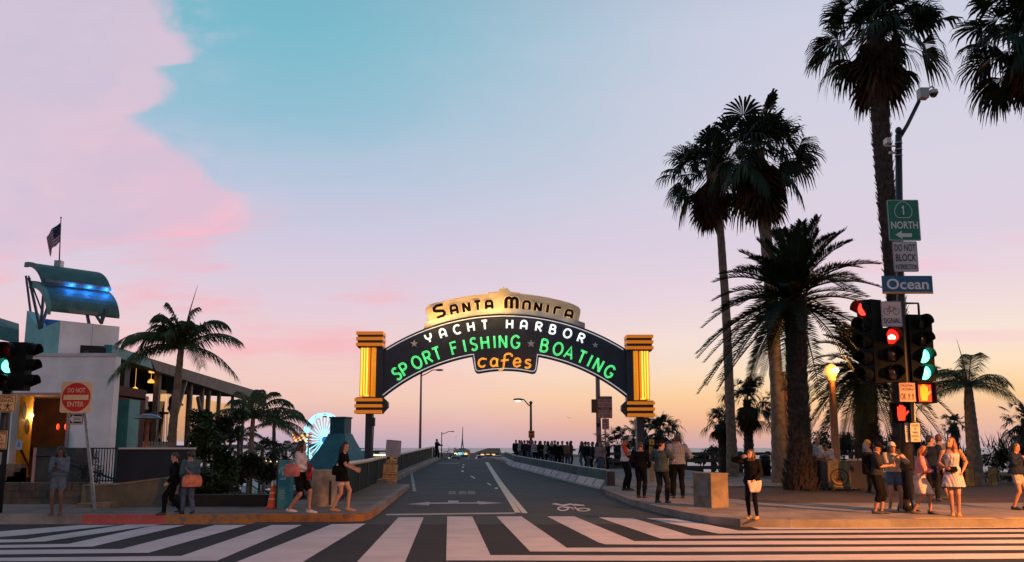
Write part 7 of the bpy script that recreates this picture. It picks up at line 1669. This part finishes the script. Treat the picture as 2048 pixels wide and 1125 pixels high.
# ---- crowd behind the barrier
_b0, _b1 = GB(1199,979), GB(1022,934)
def BARX(y): return _b0.x + (_b1.x-_b0.x)*(y-_b0.y)/(_b1.y-_b0.y)
CR = [ # u, v_head, Y, facing, sex, skin, hair, top material key, bottom, label
 (1032,887,56,20,'m','tan',('short','black'),BLK,'man in black at the far left end of the crowd'),
 (1039,886,57,200,'m','tan',('short','brown'),CHAR,'man with brown hair second from the far end of the crowd'),
 (1043,889,54,-10,'f','light',('long','black'),cloth('dim_white', (.26,.25,.27)),'woman in a whitish top near the far end of the crowd'),
 (1049,886,52,150,'m','tan',('short','black'),CHAR,'man in charcoal just left of the striped shirt group'),
 (1055,886,53,30,'f','light',('bun','brown'),BLK,'woman with a bun beside the lamp post'),
 (1059,887,51,180,'m','tan',('short','black'),cloth('deep_purple', (.03,.018,.035)),'man in deep purple right by the lamp post'),
 (1071,886,47,172,'m','light',('short','brown'),cloth('hoops', (.55,.50,.52), (.05,.02,.035), 'hoops', 8.5),'person in a red and white hooped shirt in the crowd'),
 (1081,891,49,10,'f','dark',('curly','black'),BLK,'woman with curly hair right of the hooped shirt'),
 (1090,883,50,-20,'m','tan',('short','black'),GREYC,'tall man in grey standing above the crowd'),
 (1096,890,46,170,'f','tan',('long','black'),cloth('khaki', (.24,.22,.17)),'woman in a khaki jacket in the middle of the crowd'),
 (1104,886,49,15,'m','tan',('short','black'),CHAR,'man in charcoal behind the pale haired woman'),
 (1104,896,44.5,180,'f','light',('long','grey'),BLK,'pale haired short woman close to the barrier'),
 (1116,888,45,190,'m','tan',('short','black'),BLK,'man in black with his back to the road mid crowd'),
 (1125,887,48,-30,'f','tan',('bun','black'),CHAR,'woman with tied hair left of the tan backpack'),
 (1135,885,46,165,'m','tan',('short','brown'),cloth('dull_red', (.10,.035,.035)),'man in dull red wearing the tan backpack'),
 (1110,887,53,200,'m','tan',('short','black'),BLK,'man in black standing behind the woman with tied hair'),
 (1142,889,50,100,'f','tan',('long','black'),CHAR,'long haired woman just right of the tan backpack'),
 (1164,888,48,-60,'f','light',('long','brown'),NAV,'brown haired woman in navy left of the tall man in black'),
 (1065,888,55,0,'f','tan',('long','black'),BLK,'long haired woman between the lamp post and the hooped shirt'),
 (1171,884,44,120,'m','tan',('short','black'),BLK,'tall man in black left of the notice pole'),
 (1177,885,43,60,'m','light',('short','black'),BLK,'man in black hoodie facing the notice pole'),
 (1186,886,42,-100,'m','tan',('short','brown'),CHAR,'young man in charcoal before the notice pole'),
 (1195,889,41,80,'f','tan',('long','black'),GREYC,'woman in a grey top leaning by the notice pole'),
 (1202,890,40.5,-20,'f','light',('long','brown'),cloth('faded_stripe', (.34,.24,.24), (.17,.12,.13), 'hoops', 14),'woman in a faded striped top right of the notice pole'),
 (1216,888,43,-80,'f','light',('long','blond'),BLK,'blond woman in black walking right of the thin sign post'),
]
g = 'people waiting behind the concrete barrier'
for i, (u, vh, Yc, fc, sx, sk, hr, tp, lb) in enumerate(CR):
    Yc *= .95
    while P(u,930,Yc).x < BARX(Yc)+1.0 and Yc < 59: Yc *= 1.01
    z = gz(Yc)+.16; x = P(u,930,Yc).x; h = zpx(vh,Yc,u) - z
    k = i % 3; arms = (((.06,-.05,-.52),(-.06,-.05,-.52)), ((-.10,-.26,-.28),(.10,-.26,-.30)), ((.05,-.20,-.40),(-.04,-.10,-.50)))[k]
    p = person(lb, (x,Yc,z), min(1.95,max(1.5,h+rnd.uniform(-.09,.07))), fc, sk, sx, (.10,-.04*k), (-.10,.04*k), arms[0], arms[1], nod=(8,18,0)[k], turn=(0,20,-20)[k], hair=hr, top=(tp,.95,.90,.02), bottom=('trousers', (BLK,CHAR,DENIM)[k]), shoes=SNK if i == 20 else SHB, vox=.016, near=False, group=g)
    if 'tan backpack' in lb and 'wearing' in lb:
        q = loc_of(p, p['B'](0,.20,1.2)); bag('backpack', 'tan backpack on a man in the crowd behind the barrier', 'backpack', None, cloth('tan_pack', (.18,.12,.08)), c=q, rot=R(fc), size=(.32,.20,.48))
# man with a bicycle at the crest
Yb = 66.5; x = P(873,918,Yb).x; z = gz(Yb); p = person('silhouetted person holding a bicycle at the crest of the bridge', (x,Yb,z), 1.70, 70, 'tan', 'm', (.1,-.1), (-.1,.1), (-.02,-.42,-.22), (.04,-.42,-.24), hair=('short','black'), top=(BLK,.95,.9,.02), bottom=('trousers',BLK), shoes=SHB, vox=.016, near=False)
r = thing('bicycle', 'bicycle held by the silhouetted person at the crest', 'bicycle', (x+.95,Yb+.1,z)); PB = mat('bicycle_paint', (.16,.05,.05), .5)
def bike():
    wp = ((-.15,0,.34), (.90,0,.34))
    for w in wp:
        b = MB(); b.tube([(w[0]+.33*math.cos(2*math.pi*k/20), 0, .34+.33*math.sin(2*math.pi*k/20)) for k in range(21)], .02, 6); o = b.build('wheel', BLACKM, r, rel=False)
        b = MB()
        for k in range(6): a_ = math.pi*k/6; b.tube([(w[0]+.32*math.cos(a_),0,.34+.32*math.sin(a_)),(w[0]-.32*math.cos(a_),0,.34-.32*math.sin(a_))], .003, 4)
        b.build('spokes', STEEL, o, rel=False)
    b = MB()
    for p_, q_ in (((-.15,0,.34),(.05,0,.88)),((.05,0,.80),(.55,0,.85)),((.05,0,.78),(.36,0,.32)),((.36,0,.32),(.56,0,.82)),((.36,0,.32),(.90,0,.34)),((.56,0,.85),(.90,0,.34))): b.tube([p_, q_], .018, 6)
    b.build('frame', PB, r, rel=False)
    b = MB(); b.tube([(.05,-.28,.98),(.02,0,.95),(.05,.28,.98)], .014, 6); b.tube([(.04,0,.86),(.02,0,.96)], .014, 6); b.build('handlebar', BLACKM, r, rel=False)
    b = MB(); b.sphere((.57,0,.93), (.14,.07,.035)); b.tube([(.56,0,.84),(.57,0,.92)], .013, 6); b.build('saddle', BLACKM, r, rel=False)
bike()
# ------------------------------------------------------------------ the pier and the beach beyond
def ferris():
    Y = 400.0; c = P(648, 880, Y); Rr = 52*Y/F; r = thing('ferris_wheel', 'ferris wheel lit in pale cyan beside the teal roof', 'ferris wheel', (c.x, Y, -10))
    ax = V((math.cos(R(58)), math.sin(R(58)), 0)); up = V((0,0,1))    # in-plane horizontal axis
    GL = glow('cyan_lights', (.36,.90,1.0), 1.35); nrm = V((-ax.y, ax.x, 0))
    pt = lambda a, q, o=0: c + ax*(q*math.cos(a)) + up*(q*math.sin(a)) + nrm*o
    for o in (-1.2, 1.2):
        b = MB(); b.tube([pt(2*math.pi*k/48, Rr, o) for k in range(49)], .32, 5); b.tube([pt(2*math.pi*k/48, Rr*.93, o) for k in range(49)], .2, 5); b.build('rim', GL, r)
    for k in range(28):
        a = 2*math.pi*k/28; b = MB(); b.tube([pt(a, Rr*.10), pt(a, Rr)], [.16,.30], 5); b.build('spoke', GL, r)
    b = MB(); b.tube([pt(0,0,-2.2), pt(0,0,2.2)], 1.6, 14); b.build('hub', mat('hub_blue', (.05,.12,.4), .5, emit=(.1,.2,.8), es=.4), r)
    b = MB()
    for s in (-1, 1):
        for h in (-1, 1): b.beam(pt(0,0,s*2.5), V((c.x,Y,-10)) + ax*h*7 + nrm*s*4, .7, .7)
    b.build('support_frame', mat('frame_white', (.5,.5,.52), .6), r)
    GN = mat('gondola_red', (.42,.06,.05), .5)
    for k in range(14):
        a = 2*math.pi*(k+.5)/14; q = pt(a, Rr); b = MB(); b.lathe([(.5,-2.0),(1.0,-1.8),(1.05,-1.1),(.15,-.9),(.9,-.2),(.1,.1)], q, 8); b.build('gondola', GN, r)
ferris()
def teal_roof():
    Y = 58.0; c = P(680, 900, Y); r = thing('carousel_roof', 'teal flared roof with a square cap beside the ferris wheel', 'building', (c.x, Y, -4)); k = Y/F; z = lambda v: zpx(v, Y)
    TR = mat('teal_roof_tiles', (.030,.15,.165), .75, .2, 1.6, .15, 14); rot = R(45-14)
    s2 = math.sqrt(2); prof = [(92*k*s2*.72, z(962)), (60*k*s2*.80, z(930)), (48*k*s2*.82, z(915)), (36*k*s2*.82, z(897)), (26*k*s2*.84, z(880)), (20*k*s2*.86, z(868))]
    b = MB(); b.lathe(prof, (c.x,Y,0), 4, False, rot); b.build('roof_slope', TR, r)
    b = MB(); b.lathe([(18*k*s2*.86, z(868)), (18*k*s2*.86, z(838)), (20*k*s2*.86, z(837)), (20*k*s2*.86, z(834.5))], (c.x,Y,0), 4, False, rot); b.build('roof_cap', mat('dark_teal_cap', (.012,.075,.088), .7, .15, 2), r)
    b = MB(); b.lathe([(92*k*s2*.70, -4.5), (92*k*s2*.70, z(961))], (c.x,Y,0), 4, False, rot); b.build('wall', mat('carousel_wall', (.30,.28,.25), .8), r)
teal_roof()
CARW = {'white': (.62,.62,.64), 'black': (.015,.015,.018), 'grey': (.16,.17,.18), 'silver': (.40,.41,.43), 'red': (.25,.03,.03)}
def car(label, loc, rotz, colr, lights=None, group='parked cars below the bridge'):
    r = thing('parked_car' if not lights else 'car', label, 'car', loc, rotz, group)
    pm = mat('car_paint_'+colr, CARW[colr], .25, .05, 3); gl = mat('car_glass', (.015,.018,.022), .08)
    def sect(y, w, z0, z1, zb=.0): return [V((-w,y,z0)), V((w,y,z0)), V((w*1.02,y,(z0+z1)/2)), V((w*.94,y,z1)), V((-w*.94,y,z1)), V((-w*1.02,y,(z0+z1)/2))]
    b = MB(); b.loft([sect(-2.2,.70,.38,.62), sect(-2.05,.82,.26,.76), sect(-1.1,.88,.22,.90), sect(1.5,.88,.22,.95), sect(2.0,.82,.26,.92), sect(2.2,.72,.40,.80)], True); b.build('body', pm, r, rel=False)
    def cab(y, w, z): return [V((-w,y,z)), V((w,y,z))]
    b = MB(); b.loft([[V((-.80,-1.15,.88)), V((.80,-1.15,.88)), V((.82,1.75,.92)), V((-.82,1.75,.92))], [V((-.62,-.42,1.36)), V((.62,-.42,1.36)), V((.62,1.05,1.38)), V((-.62,1.05,1.38))]], False); b.build('window_band', gl, r, rel=False)
    b = MB(); b.loft([[V((-.64,-.46,1.35)), V((.64,-.46,1.35)), V((.64,1.09,1.37)), V((-.64,1.09,1.37))], [V((-.56,-.30,1.44)), V((.56,-.30,1.44)), V((.56,.9,1.45)), V((-.56,.9,1.45))]], False)
    for s in (-1, 1): 
        for y0, z0, y1, z1 in ((-1.15,.89,-.44,1.36), (1.75,.93,1.07,1.38), (.3,.9,.3,1.37)): b.beam((s*.815,y0,z0), (s*.635,y1,z1), .06, .06)
    b.build('roof', pm, r, rel=False)
    for sx_ in (-1,1):
        for y in (-1.35,1.35): b = MB(); b.tube([(sx_*.74,y,.32),(sx_*.92,y,.32)], .32, 16); w = b.build('wheel', BLACKM, r, rel=False); b = MB(); b.tube([(sx_*.90,y,.32),(sx_*.93,y,.32)], .19, 12); b.build('rim', STEEL, w, rel=False)
        b = MB(); b.sphere((sx_*.58,-2.13,.64), (.17,.08,.09)); b.build('headlight', glow('headlight', (1.0,.82,.5), 2.5) if lights == 'front' else mat('headlamp_glass', (.5,.5,.5), .1), r, rel=False)
        b = MB(); b.box((sx_*.58-.16,2.12,.68),(sx_*.58+.16,2.20,.82)); b.build('tail_light', glow('tail_light', (1.0,.10,.03), 3) if lights == 'back' else mat('tail_glass', (.25,.01,.01), .2), r, rel=False)
    return r
car('white parked car seen between the young palm trunks', (P(475,960,40).x, 40, -1.7), R(75), 'white')
car('silver parked car half hidden by the dark shrubs', (P(445,960,36).x, 36.5, -1.7), R(20), 'silver')
car('black parked car behind the white one', (P(492,940,47).x, 46.5, -1.7), R(80), 'black')
car('grey parked car at the far side of the lot', (P(560,940,50).x, 52, -1.7), R(10), 'grey')
g = 'cars with lights on the pier'
for u, Y, rz, cl, li, lb in ((912,128,5,'silver','front','oncoming car with bright headlights nearest the crest'), (928,150,3,'grey','back','car with red tail lights in the middle of the far road'), (962,140,8,'white','back','leftmost car showing tail lights before the brown pier house'),
                         (978,150,6,'red','front','oncoming car before the brown pier house'), (994,138,4,'silver','back','rightmost car with tail lights beside the far barrier'), (906,165,0,'black','front','second oncoming car before the green pier house')):
    car(lb, (P(u,915,Y).x, Y, -1.2), R(rz) if li == 'front' else R(rz), cl, li, g)
def pier_house():
    Y = 175.0; k = Y/F; z = lambda v: zpx(v, Y); X = lambda u: P(u,900,Y).x
    r = thing('pier_house', 'brown pier house with a wide hipped roof at the end of the road', 'building', (X(978),Y,-1.2))
    b = MB(); b.box((X(955),Y,-1.3),(X(999),Y+9,z(906))); b.build('wall', mat('pier_brown', (.14,.085,.04), .8, .2, .4), r)
    b = MB(); b.loft([[V((X(946),Y-1.2,z(907))),V((X(1001),Y-1.2,z(907))),V((X(1001),Y+10,z(907))),V((X(946),Y+10,z(907)))], [V((X(962),Y+1,z(901))),V((X(1000),Y+1,z(901))),V((X(1000),Y+8,z(901))),V((X(962),Y+8,z(901)))], [V((X(975),Y+2,z(897))),V((X(999),Y+2,z(897))),V((X(999),Y+7,z(897))),V((X(975),Y+7,z(897)))]], False); b.build('roof', mat('pier_roof', (.15,.10,.055), .8, .2, .4), r)
    for u in (965,976,987): b = MB(); b.box((X(u)-.35,Y-.06,z(912)),(X(u)+.35,Y,z(908.5))); b.build('lit_window', glow('warm_window', (1.0,.55,.22), 1.6), r)
    b = MB()
    for u in (958,968,980,990): b.sphere((X(u),Y-1.5,z(918)), .28)
    b.build('lamp_row', glow('amber_lamp', (1.0,.45,.12), 3), r)
    Y = 230.0; k = Y/F
    r = thing('pier_house', 'grey green pier building under a thin lattice mast', 'building', (P(924,900,Y).x,Y,-1.2)); X = lambda u: P(u,900,Y).x
    b = MB(); b.box((X(907),Y,-1.3),(X(937),Y+8,zpx(902,Y))); b.box((X(917),Y+1,zpx(902,Y)),(X(930),Y+7,zpx(897.5,Y))); b.build('wall', mat('pier_green', (.15,.20,.19), .8, .2, .3), r)
    b = MB(); b.loft([[V((X(905),Y-1,zpx(902,Y))),V((X(939),Y-1,zpx(902,Y))),V((X(939),Y+9,zpx(902,Y))),V((X(905),Y+9,zpx(902,Y)))],[V((X(912),Y+2,zpx(898.5,Y))),V((X(934),Y+2,zpx(898.5,Y))),V((X(934),Y+6,zpx(898.5,Y))),V((X(912),Y+6,zpx(898.5,Y)))]], False); b.build('roof', mat('pier_slate', (.16,.19,.20), .8), r)
    b = MB(); b.box((X(916),Y-.1,zpx(911,Y)),(X(927),Y,zpx(905,Y))); b.build('lit_sign', glow('blue_sign', (.25,.60,.85), .9), r)
    for u, v, cl in ((911,913,'a'),(914,917,'a'),(932,909,'b'),(933,914,'b'),(912,909,'a'),(929,918,'a')): b = MB(); b.sphere((X(u),Y-.8,zpx(v,Y)), .42); b.build('lamp', glow('amber_lamp', (1.0,.45,.12), 3) if cl == 'b' else glow('pale_amber_lamp', (1.0,.75,.35), 3.5), r)
    MT = mat('mast_steel', (.30,.27,.28), .6)
    b = MB(); 
    for u in (921.5,925.5): b.tube([V((X(u),Y+3,zpx(899,Y))), V((X(923.5),Y+3,zpx(876,Y)))], .16, 5)
    b.tube([V((X(923.5),Y+3,zpx(878,Y))), V((X(924),Y+3,zpx(854,Y)))], [.16,.10], 5); b.beam((X(917),Y+3,zpx(898,Y)),(X(931),Y+3,zpx(898,Y)),.3,.3); b.build('mast', MT, r)
    r = thing('pier_shelter', 'teal shop with a row of lights behind the left railing', 'building', (P(750,910,120).x,120,-3)); Y = 120; X = lambda u: P(u,910,Y).x
    b = MB(); b.box((X(722),Y,-4),(X(748),Y+5,zpx(902,Y))); b.build('wall', mat('bright_teal_wall', (.04,.34,.38), .7), r)
    b = MB(); b.box((X(748),Y+1,-4),(X(775),Y+5,zpx(909,Y))); b.build('shop_wall', mat('shop_wall', (.30,.22,.16), .8), r)
    b = MB(); b.box((X(742),Y-1,zpx(904.5,Y)),(X(778),Y+6,zpx(901.5,Y))); b.build('flat_roof', mat('shop_roof', (.06,.06,.07), .8), r)
    for u in range(750,776,4): b = MB(); b.sphere((X(u),Y-.4,zpx(910.5,Y)), .13); b.build('bulb', glow('pale_amber_lamp', (1.0,.75,.35), 3.5), r)
    Y = 75; X = lambda u: P(u,910,Y).x; r = thing('cafe_stand', 'open cafe stand with string lights behind the young palms', 'building', (X(560),Y,-3))
    b = MB(); b.box((X(470),Y,zpx(930,Y)),(X(640),Y+5,zpx(922,Y))); b.build('flat_roof', mat('stand_roof', (.07,.045,.04), .8, .2), r)
    b = MB(); b.box((X(470),Y+5,-3),(X(640),Y+5.2,zpx(930,Y))); b.build('back_wall', mat('stand_wall', (.10,.06,.045), .8, .4, 1), r)
    for u in (480,520,560,600,636): b = MB(); b.box((X(u)-.1,Y+.1,-3),(X(u)+.1,Y+.3,zpx(930,Y))); b.build('stand_post', WOODP, r)
    for k in range(20): b = MB(); b.sphere((X(500+7.2*k),Y-.3,zpx(922.5+1.5*math.sin(k*1.1),Y)), .085); b.build('bulb', glow('pale_amber_lamp', (1.0,.75,.35), 3.5), r)
    b = MB(); b.sphere((X(594),Y-2,zpx(927,Y)), .32); b.build('lamp', glow('yellow_lamp', (1.0,.85,.3), 4), r)
    Y = 330; X = lambda u: P(u,880,Y).x; r = thing('amusement_ride', 'red lit amusement ride frame left of the ferris wheel', 'ride', (X(600),Y,-8))
    for v in (868,874,880,886): b = MB(); b.beam((X(585),Y,zpx(v,Y)),(X(618),Y+4,zpx(v+1.5,Y)),.5,.7); b.build('deck_beam', mat('ride_pink', (.42,.20,.20), .7, emit=(.6,.12,.12), es=.25), r)
    for u in (588,598,608,616): b = MB(); b.beam((X(u),Y+1,-8),(X(u),Y+1,zpx(866,Y)),.5,.5); b.build('ride_post', mat('ride_frame', (.35,.28,.27), .7), r)
    for k in range(10): b = MB(); b.sphere((X(586+3.3*k),Y-1,zpx(871+5*(k%3),Y)), .45); b.build('bulb', glow('amber_lamp', (1.0,.45,.12), 3), r)
pier_house()
def bird(label, u, v, Y, s, tilt):
    c = P(u,v,Y); r = thing('seagull', label, 'bird', tuple(c), 0, 'gulls over the pier'); m = mat('gull_grey', (.08,.075,.08), .8)
    b = MB(); b.sphere((0,0,0), (.10*s,.22*s,.08*s), 8, 6); b.sphere((0,-.22*s,.03*s), (.06*s,.09*s,.06*s), 8, 6); b.build('body', m, r, rel=False)
    for q in (-1,1): b = MB(); b.prism([V((0,-.1*s,0)), V((q*.4*s,-.12*s,.22*s+tilt*q*s)), V((q*.85*s,.1*s,.10*s+tilt*2*q*s)), V((q*.4*s,.12*s,.18*s+tilt*q*s)), V((0,.12*s,0))], (0,0,.02*s)); b.build('wing', m, r, rel=False)
bird('gull flying beneath the arch on the right', 1139, 837, 70, .32, -.12); bird('gull gliding left of the far mast', 912, 874, 160, .5, .25); bird('low gull left of the pier building', 895, 891, 150, .4, -.2)
# distant shoreline
b = MB(); rg = random.Random(4)
prof = [(-3400,0)] + [(-3400+140*k, 26+22*math.sin(k*.9)+rg.uniform(0,16)) for k in range(1,13)] + [(-1500,0)]
b.prism([V((x,9000,-11+h)) for x, h in prof], (0,300,0)); structure('hills', b, mat('far_hills', (.20,.19,.23), .9))
# ------------------------------------------------------------------ bake the fused surfaces of people into plain meshes
bpy.context.view_layer.update()
dg = bpy.context.evaluated_depsgraph_get()
done = []
for o in REMESH: done.append((o, bpy.data.meshes.new_from_object(o.evaluated_get(dg))))
for o, me in done:
    o.modifiers.clear(); o.data = me
    me.polygons.foreach_set('use_smooth', [True]*len(me.polygons))
    if any(k in o.name for k in ('shirt', 'trousers', 'dress', 'skirt', 'shorts', 'hair', 'sleeve')):      # folds and loose locks
        hair_ = 'hair' in o.name; nv = len(me.vertices); co = [0.0]*(3*nv); me.vertices.foreach_get('co', co); nr = [0.0]*(3*nv); me.vertices.foreach_get('normal', nr)
        f = V((38, 38, 5)) if hair_ else V((13, 13, 7)); am = .012 if hair_ else .011; sd = (hash(len(me.polygons)) % 97)*1.7
        for i in range(nv):
            x, y, z = co[3*i:3*i+3]; d = am*mnoise.noise(V((x*f.x+sd+z*4, y*f.y, z*f.z)))
            co[3*i] += nr[3*i]*d; co[3*i+1] += nr[3*i+1]*d; co[3*i+2] += nr[3*i+2]*d
        me.vertices.foreach_set('co', co); me.update()
